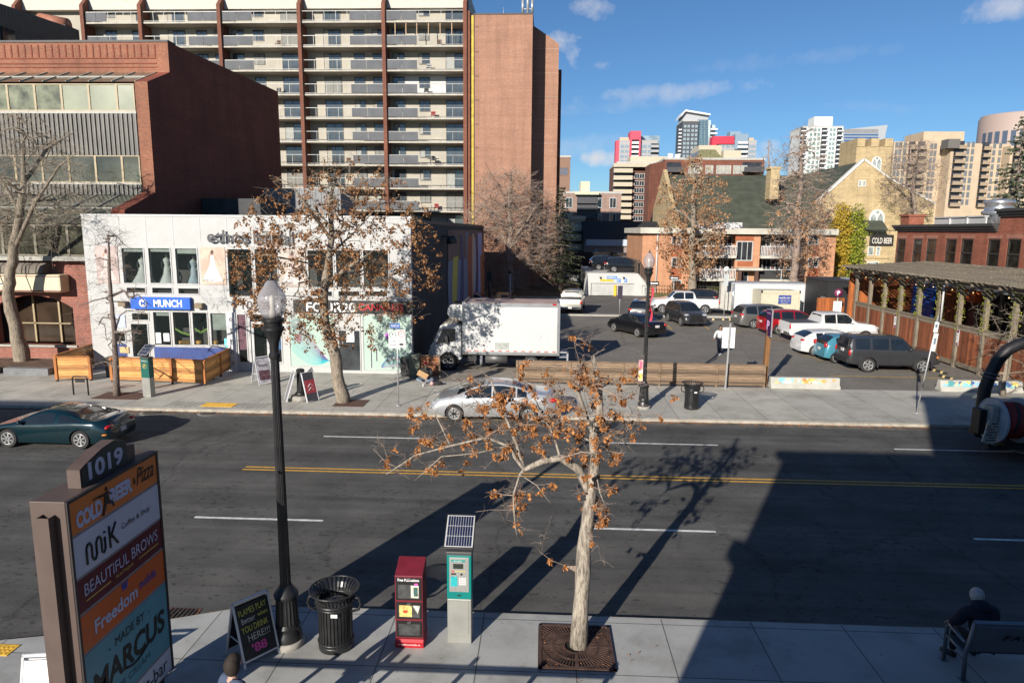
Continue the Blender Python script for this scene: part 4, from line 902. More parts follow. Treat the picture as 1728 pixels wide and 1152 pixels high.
    fl=MB(o_); gn=MB(o_); r=random.Random(5)
    for i in range(160):
        a=at(r.uniform(386,468),r.gauss(497,3.5),Y+.4); fl.ball(a+Vector((0,r.uniform(-.1,.3),0)),r.uniform(.03,.07),6,4)
    q=thing('flower_display','row of pink and white flowers inside the tall upper windows','flowers',o_); fl.build('blossoms',mat('pink blossoms',(.55,.35,.38),.7,var=.4,scale=5),q)
    for i in range(900):
        a=at(r.uniform(386,400) if i%2 else r.uniform(386,468),r.uniform(440,500) if i%2 else r.gauss(498,3),Y+.5); cluster_leaf=a; u=Vector((r.gauss(0,1),r.gauss(0,1),r.gauss(0,1))).normalized()*.08; v=u.orthogonal()*.5; gn.add([a-u,a+v,a+u,a-v],[(0,1,2,3)])
    gn.build('leaves',mat('dark ivy',(.02,.05,.02),.7),q)
    # mural on the side wall
    X=x1+.06; mu=MB(o_).box(x1,45,0,x1+.05,71.95,7.0).build('mural_panel',mat('mural ground',(.16,.09,.07),.7,var=.3,scale=.5),t)
    pal=[('plum',(0.24,0.04,0.1)),('ochre',(0.7,0.52,0.06)),('lilac',(0.48,0.44,0.68)),('navy',(0.06,0.06,0.16)),('terracotta',(0.6,0.24,0.1)),('slate',(0.2,0.22,0.3)),('rust',(0.44,0.1,0.04)),('tan',(0.7,0.4,0.24)),('grey',(0.5,0.46,0.48))]
    r=random.Random(17); y=45.1; k=0
    while y<71.5:
        w_=r.uniform(1.6,4.6); n,c=pal[k%9 if r.random()<.6 else r.randrange(9)]; k+=1; z0=r.choice([0,0,0,0,1.2]); z1=r.uniform(4.5,6.95); L=[];Rr=[]
        for q_ in range(11): f=q_/10; z=z0+(z1-z0)*f; L.append((y+.35*math.sin(f*5+k),z)); Rr.append((y+w_*(1-.5*max(0,f-.7))+.35*math.sin(f*5+k*1.3),z))
        mb=MB(o_); P=L+Rr[::-1]; d=.004*(k%5+1); mb.prism([(X-.009,a,b) for a,b in P],(d,0,0)); mb.build('mural_shape',mat('mural '+n,c,.7,var=.15),mu); y+=w_*r.uniform(.45,.8)
    # spotlights over mural
    for i,yy in enumerate((42.6,43.6,44.5)):
        q=MB((x1,yy,6.3)).tube([(x1,yy,6.6),(x1+.5,yy,6.6)],.04,6).lathe([(.22,-.45),(.18,-.2),(.07,0)],(x1+.5,yy,6.6),n=12); q=q.build('wall_spotlight',BK_:=mat('black fitting',(.02,.02,.02),.5)); q.location=(x1,yy,6.3); tag(q,'black spotlight hood on the dark side wall above the mural','spotlight','spotlights above the mural')
shops()
# ---- left brick office
BRK=brick('orange red brick','#96573c','#a86747','#75665a'); BRD=brick('dark red brick','#97472f','#8a3d28','#5f4a40'); BRG=brick('ground floor red brick','#9a4c3a','#a85a45','#8a8076')
def office():
    o_=(-35,48,0); X1=-22.46; t=thing('brick_office','large stepped red brick office block with ribbed metal bands at the left edge','building',o_)
    # side profile polygon in (Y,z), extruded to the left as pier thickness
    side=[(36.2,4.5),(36.2,7.9),(39.3,9.0),(39.3,15.1),(41.8,16.15),(41.8,17.85),(58.8,18.3),(58.8,0),(36.2,0)]
    mb=MB(o_).prism([(X1,y,z) for y,z in side],(-.75,0,0)); mb.build('side_wall',BRD,t)
    # lit brick front returns
    XL=-62; xa=X1-.75
    mb=MB(o_).box(X1-.752,39.292,9.0,X1-.001,39.3,15.1); mb.build('front_pier',BRK,t)
    MB(o_).box(XL,41.75,16.1,X1-.001,42.5,17.82).build('top_band',BRK,t); MB(o_).box(XL,41.7,17.83,X1+.03,42.6,17.95).build('coping',mat('dark metal coping',(.05,.045,.045),.6),t)
    mb=MB(o_)
    for i in range(int((xa-XL)/.42)): mb.box(xa-i*.42-.1,41.72,17.0,xa-i*.42-.02,41.748,17.7)
    mb.box(XL,41.715,16.9,xa,41.748,16.96).box(XL,41.715,16.6,xa,41.748,16.66).box(XL,41.715,16.4,xa,41.748,16.44); mb.build('brick_relief',BRD,t)
    MB(o_).box(XL,42.5,0,X1-.76,58.7,17.6).build('main_block',BRD,t)
    MB(o_).box(XL,40.0,9.0,xa-.01,42.49,15.1).build('upper_block',mat('block infill',(.05,.045,.04),.8),t)
    # sloped glazing over upper floor
    def slopeglass(ya,za,yb,zb_,step,nm):
        mb=MB(o_).quad((XL,ya,za),(xa,ya,za),(xa,yb,zb_),(XL,yb,zb_)); g_=mb.build('sloped_glazing',mat('weathered glass',(.09,.095,.07),.12,var=.5,scale=.5,spec=.8),t)
        mb=MB(o_)
        for i in range(int((xa-XL)/step)): mb.beam((xa-i*step,ya,za+.03),(xa-i*step,yb,zb_+.03),.06,.05)
        mb.beam((XL,(ya+yb)/2,(za+zb_)/2+.03),(xa,(ya+yb)/2,(za+zb_)/2+.03),.05); mb.build('glazing_bars',mat('grey glazing bar',(.33,.32,.28),.5),g_)
    slopeglass(39.35,15.1,41.7,16.1,1.35,'u')
    slopeglass(34.6,7.15,39.3,8.85,1.35,'l')
    rib=ribbed('grey ribbed cladding',(.15,.143,.13),.27,'h',1.0,.6)
    for z0,z1 in ((11.05,13.36),(8.85,9.42)):
        m_=MB(o_).box(XL,39.3,z0,xa-.001,39.36,z1); k=0
        while xa-.02-k*.27>-40: m_.box(xa-.15-k*.27,39.22,z0,xa-.02-k*.27,39.299,z1); k+=1
        m_.build('ribbed_band',rib,t)
    MB(o_).box(XL,39.24,13.36,xa,39.4,13.5).box(XL,39.24,9.42,xa,39.4,9.52).build('sill',mat('grey glazing bar',(.33,.32,.28)),t)
    bz=mat('tan mullion',(.33,.26,.15),.5); cur=mat('hazy curtain glass',(.21,.225,.15),.25,var=.35,scale=.35,spec=.6); dkp=mat('dim office glass',(.075,.075,.055),.08,var=.7,scale=.3,spec=.8)
    for (z0,z1,m1,m2,st) in [(13.5,14.98,cur,mat('streaky curtain glass',(.15,.155,.10),.15,var=.8,scale=1.2,spec=.7),[228,198,151,105,60,14,-30,-75]),(9.52,11.05,dkp,dkp,[238,208,163,118,73,28,-20,-65])]:
        xs_=[at(x,165 if z0>12 else 290,39.3).x for x in st]
        for i,(b,a) in enumerate(zip(xs_,xs_[1:])):
            w=MB(o_); frame(w,a,b,z0,z1,39.24,39.33,.06); w=w.build('window',bz,t); MB(o_).box(a+.06,39.28,z0+.06,b-.06,39.3,z1-.06).build('pane',m1 if i<3 else m2,w)
    # projecting lower storey
    MB(o_).box(XL,36.6,0,X1-.76,39.28,7.1).build('lower_block',mat('block infill',(.05,.045,.04)),t)
    xa2=-22.5
    for i in range(8):
        b=xa2-.3-i*1.75*1.0; a=b-1.75; w=MB(o_); frame(w,a,b,5.5,7.1,34.5,34.6,.07); w=w.build('window',mat('grey brown frame',(.2,.18,.13),.5),t); MB(o_).box(a+.07,34.54,5.57,b-.07,34.56,7.03).build('pane',dkp,w)
    MB(o_).box(XL,34.65,5.5,xa2-.25,36.5,7.1).build('bay_infill',mat('block infill',(.05,.045,.04)),t)
    MB(o_).box(XL,34.35,5.25,xa2-.2,34.7,5.48).build('ledge',mat('grey glazing bar',(.33,.32,.28)),t)
    H=[(-29.2,-24.9,.75,3.4),(-36.5,-31.2,.1,3.4),(-44,-38,.1,3.4)]
    mb=MB(o_); wallgrid(mb,XL,xa2-.0,0,5.24,34.9,35.3,H); gb=mb.build('ground_wall',BRG,t)
    for (a,b,c,d) in H:
        # arched brick head
        mb=MB(o_); n=14; top=[(a+(b-a)*i/n,d-.02-.62*(abs(2*i/n-1)**2.2)) for i in range(n+1)]
        mb.prism([(x,34.895,z) for x,z in top]+[(b,34.895,d+.05),(a,34.895,d+.05)],(0,.38,0)); mb.build('arch',BRG,gb)
        MB(o_).box(a,35.9,c,b,35.95,d).build('window_pane',mat('shop front glass brown',(.045,.03,.02),.1,var=.7,scale=.5,spec=.7),t)
        mb=MB(o_); 
        for i in range(4): x=a+(b-a)*i/3; mb.box(x-.05,35.8,c,x+.05,35.89,d)
        mb.box(a,35.8,c+1.0,b,35.88,c+1.06); mb.build('window_frame',bz,t)
        MB(o_).box(a-.1,34.8,c-.12,b+.1,35.0,c).build('sill',mat('grey glazing bar',(.33,.32,.28)),t)
    # awning + sign box
    aw=MB(o_); n=40
    for i in range(n):
        x=-41+i*.38
        if x>-25.2: break
        aw.prism([(x,34.9,5.1),(x,34.55,5.12),(x,34.3,4.98),(x,34.2,4.6),(x,34.9,4.5)],(.33,0,0))
    aw.build('awning',mat('grey brown canvas',(.17,.145,.12),.9,var=.2),t)
    s=MB(o_).box(-41,34.15,3.62,-24.9,34.88,4.55).build('sign_box',mat('cream sign box',(.60,.53,.36),.5,var=.05),t,bevel=.1)
    mb=MB(o_).box(-41,34.13,3.68,-24.95,34.149,3.73).box(-41,34.13,4.44,-24.95,34.149,4.48); mb.build('sign_lines',mat('maroon line',(.2,.03,.03),.5),s)
    bl=mat('faded blue print',(.08,.16,.4),.5); text('Keys',(-29.4,34.14,4.1),1.2,.34,bl,s,org=o_,shear=.2)
    mb=MB(o_).tube([(-28.6,34.13,4.05),(-27.8,34.13,4.05)],.03,6).tube([(-27.6+.22*math.cos(k*.5236),34.13,4.05+.22*math.sin(k*.5236)) for k in range(13)],.035,6); mb.build('key_emblem',bl,s)
office()
# dark building behind, vent hood on its roof
t=thing('dark_building','navy corrugated metal building behind the brick office at the top left','building',(-55,60,0))
MB((-55,60,0)).prism([(-45,50,0),(-45,50,24.6),(-45,67.3,25.6),(-45,67.3,0)],(-20,0,0)).build('wall',ribbed('navy ribbed steel',(.022,.027,.035),.35,'h',.8,.5),t)
mb=MB((-55,60,0)); a=atX(10,60,-44.95); mb.box(-44.97,a.y-.4,a.z-1.1,-44.9,a.y+1.0,a.z+.6); mb.build('window',DKG,t)
t=thing('roof_vent','rounded terracotta roof vent hood behind the navy building','roof vent',at(88,36,70)); MB().cyl((-1.2,0,.0),(1.5,0,-.5),.75,n=18).build('hood',mat('terracotta hood',(.32,.13,.08),.6),t); MB().box(-2,-1,-3,2,1,-.6).build('curb',mat('dark hood mouth',(.05,.03,.03),.7),t)
t=thing('pale_building','cream roofed block between the navy building and the apartment tower','building',(-60,92,0)); a=px(60,32,160,120,92); MB((-60,92,0)).box(a[0],92,0,a[1],104,a[3]).build('wall',mat('cream stucco far',(.55,.50,.40),.8),t); MB((-60,92,0)).box(a[0],91.9,a[3],a[1]+.2,104.1,a[3]+.3).build('coping',mat('cream coping',(.6,.56,.47),.7),t)
# ---- apartment tower with balconies
def apartments():
    Y=79.; D=17; o_=(-30,85,0); t=thing('apartment_tower','tall cream apartment tower with rows of long balconies between red brick fins','building',o_)
    cr=mat('cream stucco',(.38,.35,.29),.85,var=.1,scale=.5); wh=mat('white stucco',(.52,.52,.5),.85,var=.05); fin=brick('fin brick','#7c4431','#8a4e39','#6b5345'); slb=mat('balcony concrete',(.42,.39,.33),.85,var=.15,scale=1.5); rl=mat('rail grey',(.25,.25,.24),.5,metal=.3); pn=mat('frosted rail panel',(.105,.11,.12),.8,var=.18,scale=.8); wf_=mat('dark bronze frame',(.05,.045,.04),.5); gw=mat('tower glass',(.07,.085,.095),.06,var=.7,scale=.3,spec=.9)
    Xs=[at(x,300,Y).x for x in (-90,0,135,234,372,509,655,790)]
    Xs=[-67,-59.8,-52.0,-45.4,-36.4,-27.4,-18.0,-9.0]
    fl=[29.61-2.56*i for i in range(12)]
    yb=Y+1.7
    MB(o_).box(Xs[0],yb,0,Xs[-1]-.02,Y+D,32.2).build('wall',cr,t)
    for i,X in enumerate(Xs): 
        MB(o_).box(X-.2,Y-.25,0 if i!=2 else 22,X+.2,yb-.01,31.35).prism([(X-.2,Y-.25,31.35),(X-.2,yb-.01,31.35),(X-.2,yb-.01,32.6),(X-.2,yb-.8,32.6)],(.4,0,0)).build('brick_fin',fin,t)
    MB(o_).box(Xs[0],Y+.9,31.2,Xs[-1],Y+D+.1,33.9).build('parapet',mat('pale parapet',(.50,.475,.42),.8,var=.06),t)
    def mk(k):
        v=k//3; k=k%3; w,h=[(1.35,1.25),(2.0,2.12),(1.25,1.2)][k]; a=MB(); frame(a,-w/2,w/2,0,h,-.06,.0,.07,1 if k!=1 else 1); b=MB().box(-w/2+.07,-.03,.07,w/2-.07,-.02,h-.07); c=MB()
        return [('window' if k!=1 else 'balcony_door',a,wf_),('pane',b,gw)]+([('curtain',c.box(-w/2+.07,-.045,.07,(-w/2+.07)+(w-.14)*[0,.5,.97,.28][v],-.031,h-.07),mat('curtain white %d'%v,[(.3,.3,.28),(.30,.31,.29),(.20,.2,.185),(.32,.3,.25)][v],.8))] if v else [])
    W=Wins(t,o_,mk,'window',120); r=random.Random(9)
    W.lim=140
    WD=W
    for ci in range(2,7):
        xa,xb=Xs[ci]+.2,Xs[ci+1]-.2; L=xb-xa
        lay={6:[(.12,0),(.46,2),(.86,1)],5:[(.32,1),(.66,2),(.9,2)],4:[(.12,0),(.4,2),(.82,1)],3:[(.34,1),(.68,2),(.92,2)],2:[(.3,0),(.86,1)]}[ci]
        for fi,z in enumerate(fl):
            if z<3: continue
            vis=(ci>=5 and z>6) or (ci==4 and z>8) or (ci==3 and z>21) or (ci==2 and z>24)
            if not vis: continue
            b=MB(o_).box(xa,Y,z-.16,xb,yb-.002,z+.02).build('balcony',slb,t)
            if ci==6 and fi==3:
                MB(o_).box(xa+.5,yb-.012,z+.03,xb,yb-.003,z+2.3).build('painted_wall',wh,b)
            mb=MB(o_).box(xa,Y+.03,z+1.05,xb,Y+.09,z+1.11).box(xa,Y+.03,z+.1,xb,Y+.07,z+.14)
            n=7
            for i in range(n+1): x=xa+L*i/n; mb.box(x-.02,Y+.03,z,x+.02,Y+.07,z+1.05)
            rr=mb.build('railing',rl,b)
            left=ci in (6,4,2); pa,pb=(xa+.05,xa+L*.4) if left else (xb-L*.4,xb-.05)
            MB(o_).box(pa,Y+.0,z+.12,(pa+pb)/2-.02,Y+.025,z+1.04).box((pa+pb)/2+.02,Y+.0,z+.12,pb,Y+.025,z+1.04).build('rail_panel',pn,rr)
            for u,k in lay:
                W.put(xa+L*u,yb-.003,z+(.95 if k!=1 else .05),k+3*r.choice([0,0,1,2,3]))
            # balcony clutter
            q=r.random()
            if q<.36:
                x=xa+L*r.uniform(.45,.75); y=Y+.8
                c=thing('balcony_chair','x','chair',(x,y,z+.02)); MB().box(-.25,-.25,.38,.25,.25,.43).box(-.25,.2,.43,.25,.25,.85).build('seat',m_:=mat(*r.choice([('patio black',(.03,.03,.03)),('patio brown',(.12,.06,.03)),('patio grey',(.25,.25,.25)),('patio red',(.3,.03,.03)),('patio brown',(.12,.06,.03))]),.6),c); MB().box(-.24,-.24,0,-.2,-.2,.38).box(.2,-.24,0,.24,-.2,.38).box(-.24,.2,0,-.2,.24,.38).box(.2,.2,0,.24,.24,.38).build('legs',wf_,c)
                nf=len(fl)-fi; side={6:'rightmost',5:'second from the right',4:'third from the right',3:'fourth from the right',2:'leftmost'}[ci]
                c['label']='patio chair, balcony %s from the top, %s column of the tower'%(['one','two','three','four','five','six','seven','eight','nine','ten','eleven','twelve'][fi],side); c['group']='chairs on the apartment balconies'
            elif q<.5 and fi>2:
                x=xa+L*r.uniform(.5,.8); y=Y+.7; side={6:'rightmost',5:'second from the right',4:'third from the right',3:'fourth from the right',2:'leftmost'}[ci]
                c=thing('barbecue','black barbecue, balcony %s from the top, %s column of the tower'%(['one','two','three','four','five','six','seven','eight','nine','ten','eleven','twelve'][fi],side),'barbecue',(x,y,z+.02),0,'barbecues on the balconies'); MB().box(-.35,-.25,.55,.35,.25,.8).box(-.65,-.2,.72,-.36,.2,.76).box(.36,-.2,.72,.65,.2,.76).build('shelf',TB:=mat('patio black',(.03,.03,.03)),c); MB().lathe([(.3,.8),(.26,.95),(.1,1.03)],n=12).build('lid',TB,c); MB().box(-.3,-.2,0,-.24,.2,.55).box(.24,-.2,0,.3,.2,.55).build('legs',TB,c)
    W.done()
    # timber posts of a small awning frame on the second floor from top
    mb=MB(o_)
    for u in (.12,.26,.4,.55,.7,.85): x=Xs[6]+.2+(Xs[7]-Xs[6]-.4)*u; mb.box(x-.04,Y+.1,fl[1]+1.1,x+.04,Y+.18,fl[0]-.17)
    mb.build('timber_posts',mat('raw timber',(.45,.3,.18),.7),t)
apartments()
def browntower():
    Y=79.; o_=(-4,88,0); t=thing('brick_tower','windowless orange brick end tower with a yellow strip down its left edge','building',o_)
    b=brick('orange tower brick','#a57760','#b1846c','#8b6f60',big=.12); e=brick('tower brick edge','#7c4431','#8a4e39','#6b5345')
    MB(o_).box(-7.95,Y,0,-1.6,96,30.2).build('wall',b,t); MB(o_).box(-8.97,Y-.05,0,-8.45,96,30.6).build('edge_fin',e,t); MB(o_).box(-8.44,Y+.3,0,-7.96,96,30.3).build('recess',mat('dark recess',(.06,.05,.045),.8),t)
    MB(o_).box(-8.36,Y+.2,0,-8.08,Y+.29,30.2).build('yellow_strip',mat('yellow insulation strip',(.50,.36,.05),.7,var=.3,scale=3),t)
    MB(o_).box(-8.0,Y-.05,30.2,-1.55,96,30.34).build('coping',mat('dark metal coping',(.05,.045,.045)),t)
    MB(o_).prism([(-1.599,82,0),(1.35,82,0),(1.35,82,27.9),(.4,82,28.6),(-1.599,82,29.9)],(0,14,0)).build('rear_wing',b,t); MB(o_).box(1.351,84,0,1.75,95,25.6).build('rear_fin',e,t)
    mb=MB(o_)
    for i in range(10): z=4+i*2.6; mb.box(1.0-2.4,81.985,z,1.3,81.998,z+.03)
    mb.build('slab_lines',mat('pale slab line',(.45,.33,.27),.8),t)
    mb=MB(o_)
    for i in range(10): z=28.9-i*2.56; mb.box(-7.85,Y-.06,z,-7.75,Y-.001,z+.09).box(-7.62,Y-.06,z,-7.54,Y-.001,z+.09)
    mb.build('wall_brackets',TB2:=mat('patio black',(.03,.03,.03)),t)
    a=thing('roof_antenna','grey cellular antenna mast on the roof of the brick tower','antenna',(-2.2,80.5,30.2)); MB().cyl((0,0,0),(0,0,4.2),.16).build('mast',galv0:=mat('galvanised steel',(.42,.42,.42),.45,metal=.5,var=.12),a)
    for x in (-.55,.5): MB().cyl((x,0,.6),(x,0,2.0),.15).beam((x,0,1),(0,0,1),.06).build('antenna_panel',galv0,a)
    a=thing('roof_antenna','thin whip aerial left of the antenna mast on the brick tower','antenna',(-4.9,80.5,30.2)); MB().cyl((0,0,0),(0,0,1.2),.025).cyl((.0,0,0),(0,0,.5),.05).build('mast',galv0,a); MB().ball((2.2,0,.35),.25,8,6,(1,1,.8)).build('dome',galv0,a)
browntower()
# ---- low white walls, parkade, rows behind
conc=mat('whitewashed concrete',(.46,.455,.435),.85,var=.12,scale=.6)
t=thing('retaining_wall','long low white wall on top of the dry slope','wall',(-8,90.5,0)); MB((-8,90.5,0)).box(-26,90.5,0,at(955,450,90.5).x,90.9,3.35).build('wall',conc,t); m_=MB((-8,90.5,0)); pbox(m_,893,430,908,463,90.5,-.03,-.002); m_.build('grey_door',mat('dim grey door',(.07,.07,.07),.7),t)
t=thing('retaining_wall','lower white wall stretch between the spruce and the parkade entrance','wall',(3,84,0)); a=px(933,464,977,486,84); MB((3,84,0)).box(a[0],84,0,a[1],84.3,a[3]).build('wall',conc,t)
t=thing('dark_fence','dark blue boarded fence under the black roofed row houses','fence',(4,98,0)); a=px(940,443,990,466,95); MB((4,98,0)).box(a[0],95,0,a[1]+.5,95.1,a[3]).build('boards',mat('blue black boards',(.02,.025,.05),.8,var=.3),t); MB((4,98,0)).box(a[0],94.95,a[3]-.05,a[1]+.5,95.15,a[3]+.12).build('cap',mat('grey cap',(.3,.32,.36),.8),t)
def parkade():
    Y=75.8; o_=(8,78,0); t=thing('parkade_entrance','white concrete parkade entrance with a roller door and blue and yellow signs','parkade',o_)
    a=px(991,461,1077,498,Y); d=px(997,478,1070,498,Y); mb=MB(o_); wallgrid(mb,a[0],a[1],0,a[3],Y,Y+.3,[(d[0],d[1],-1,d[3])]); mb.box(a[0],Y+.3,a[3]-.3,a[1],92,a[3]-.05).box(a[0],Y+.3,0,a[0]+.2,92,a[3]-.3).box(a[1]-.2,Y+.3,0,a[1],92,a[3]-.3); mb.build('wall',conc,t)
    MB(o_).prism([(a[0],Y,0),(a[0],Y,a[3]-.1),(a[0]-.3,Y-.5,a[3]-.7),(a[0]-.5,Y-1.5,0)],(0,.25,0)).prism([(a[1],Y,0),(a[1],Y,a[3]),(a[1]+.9,Y-.0,a[3]-.9),(a[1]+1.1,Y-.0,0)],(0,.25,0)).build('wing_wall',conc,t)
    MB(o_).box(d[0],Y+.15,0,d[1],Y+.2,d[3]).build('roller_door',ribbed('roller door',(.42,.42,.40),.12,'v',.4),t)
    for r,n,c in [((1024,466,1041,470.5),'sign blue bright',(.04,.2,.6)),((1013,471,1035,474.5),'sign amber',(.75,.42,.03)),((1042,470,1047,476),'sign blue bright',0),((1053.5,470,1058,476),'sign blue bright',0),((1035.5,481,1040,499),'sign amber',0),((1036,471,1041,475),'sign pale blue',(.4,.5,.6))]:
        mb=MB(o_); pbox(mb,*r,Y,-.05,-.002); s=mb.build('sign',mat(n,c,.5) if c else _M[n],t)
        if r[1]==466: A_=px(*r,Y); text('PARKING',((A_[0]+A_[1])/2,Y-.052,(A_[2]+A_[3])/2),(A_[1]-A_[0])*.85,(A_[3]-A_[2])*.6,mat('sign white',(.75,.75,.75)),s,org=o_)
        if r[0] in (1042,1053.5): A_=px(*r,Y); text('P',((A_[0]+A_[1])/2,Y-.052,(A_[2]+A_[3])/2),(A_[1]-A_[0])*.5,(A_[3]-A_[2])*.6,mat('sign white',(.75,.75,.75)),s,org=o_)
    for xx in (1012,1051): mb=MB(o_); pbox(mb,xx,467,xx+2.5,470,Y,-.2,-.002); mb.build('wall_lamp',mat('patio black',(.03,.03,.03)),t)
    zt=a[3]; 
    mb=MB(o_)
    p=Vector((a[1]-.2,Y+2,zt)); 
    for i in range(14):
        y=Y+.3+i*1.1; x=a[1]-.1-.0*i; mb.box(x-.04,y-.04,zt-.05,x+.04,y+.04,zt+1.5)
    mb.box(a[1]-.12,Y+.3,zt+.15,a[1]-.08,Y+15,zt+1.4); mb.build('side_railing',mat('brown rail slats',(.09,.065,.05),.7),t)
    mb=MB(o_)
    for i in range(10): mb.beam((a[1]+.0+i*.12,Y-.05-.0,zt+1.5-i*.2),(a[1]+.0+i*.12,Y-.05,zt-.1-i*.14),.05)
    mb.beam((a[1],Y-.05,zt+1.5),(a[1]+1.2,Y-.05,zt-.6),.07); mb.build('stair_railing',mat('patio black',(.03,.03,.03)),t)
    mb=MB(o_); mb.box(a[0]-9,93,0,a[1]+2,93.1,4.2); mb.build('dark_hoarding',mat('dark hoarding',(.018,.016,.016),.9),t)
    return zt-.05
zdeck=parkade()
def rowhouses():
    Y=104; o_=(16,108,0); t=thing('row_houses','black roofed row houses in shade behind the parkade','building',o_); r0=px(986,372,1122,404,Y); w0=px(988,415,1120,436,Y)
    MB(o_).prism([(r0[0],Y-.4,r0[2]),(r0[0],Y+8,r0[3]),(r0[0],Y+16,r0[2])],(r0[1]-r0[0]+6,0,0)).build('roof',mat('black shingles',(.018,.018,.02),.9,var=.3,scale=2),t)
    MB(o_).box(w0[0],Y,0,w0[1]+5,Y+15,r0[2]-.06).build('wall',mat('pink grey stucco',(.26,.2,.18),.85,var=.1),t); f=px(989,404,1120,415,Y); MB(o_).box(f[0],Y-.35,f[2],f[1]+5,Y-.01,f[3]-.02).build('fascia',mat('pale blue fascia',(.42,.47,.55),.7),t)
    for x0,x1 in ((1021,1027),(1035,1045),(1058,1062),(1067,1075),(1081,1084)):
        a=px(x0,424,x1,434,Y); w=MB(o_); frame(w,a[0],a[1],a[2],a[3],Y-.05,Y-.001,.1,1 if x1-x0>5 else 0); w=w.build('window',W8t,t); MB(o_).box(a[0]+.1,Y-.03,a[2]+.1,a[1]-.1,Y-.02,a[3]-.1).build('pane',DKG,w)
    a=px(994,420,1020,434,Y-3); MB(o_).prism([(a[0],Y-3,a[2]),(a[1],Y-3,a[2]),((a[0]+a[1])/2,Y-3,a[3])],(0,2.6,0)).build('porch_gable',mat('porch grey',(.3,.3,.33),.8),t)
rowhouses()
# generic far block: windows as shared parts
def block(name,lab,X0,X1,Y,D,H,wm,cols,rows,z0,dz,ww,wh_,wincol=DKG,fr=W8t,cat='building',base=0,extra=None,xoff=0,side=0,margin=.04,group=None,sill=False):
    o_=((X0+X1)/2,Y+D/2,0); t=thing(name,lab,cat,o_,0,group); MB(o_).box(X0,Y,base,X1,Y+D,H).build('wall',wm,t)
    MB(o_).box(X0-.15,Y-.15,H,X1+.15,Y+D+.15,H+.5).build('coping',mat('grey coping',(.4,.38,.35),.8),t)
    def mk(k):
        a=MB(); frame(a,-ww/2,ww/2,0,wh_,-.12,0,min(.12,ww*.08),1); b=MB().box(-ww/2+.1,-.06,.1,ww/2-.1,-.03,wh_-.1); return [('window',a,fr),('pane',b,wincol)]
    W=Wins(t,o_,mk); 
    for j in range(rows):
        z=H-z0-j*dz
        if z<base+.5: break
        for u in cols: W.put(X0+(X1-X0)*u,Y-.002,z)
    W.done()
    if extra: extra(t,o_)
    return t
def balcs(t,o_,X0,X1,Y,zs,depth=1.2,m=None,rm=None,dark=None,h=1.0,name='balcony'):
    for z in zs:
        b=MB(o_).box(X0,Y-depth,z-.2,X1,Y-.003,z).build(name,m,t); MB(o_).box(X0,Y-depth,z,X1,Y-depth+.08,z+h).build('balustrade',rm or m,b)
        if dark: MB(o_).box(X0+.1,Y-.06,z+.05,X1-.1,Y-.004,z+2.3).build('recess',dark,b)  # flat panel on the wall, its darker colour stands for recess shade
DRK=mat('deep shade glass',(.035,.035,.04),.2,var=.5,scale=.5)
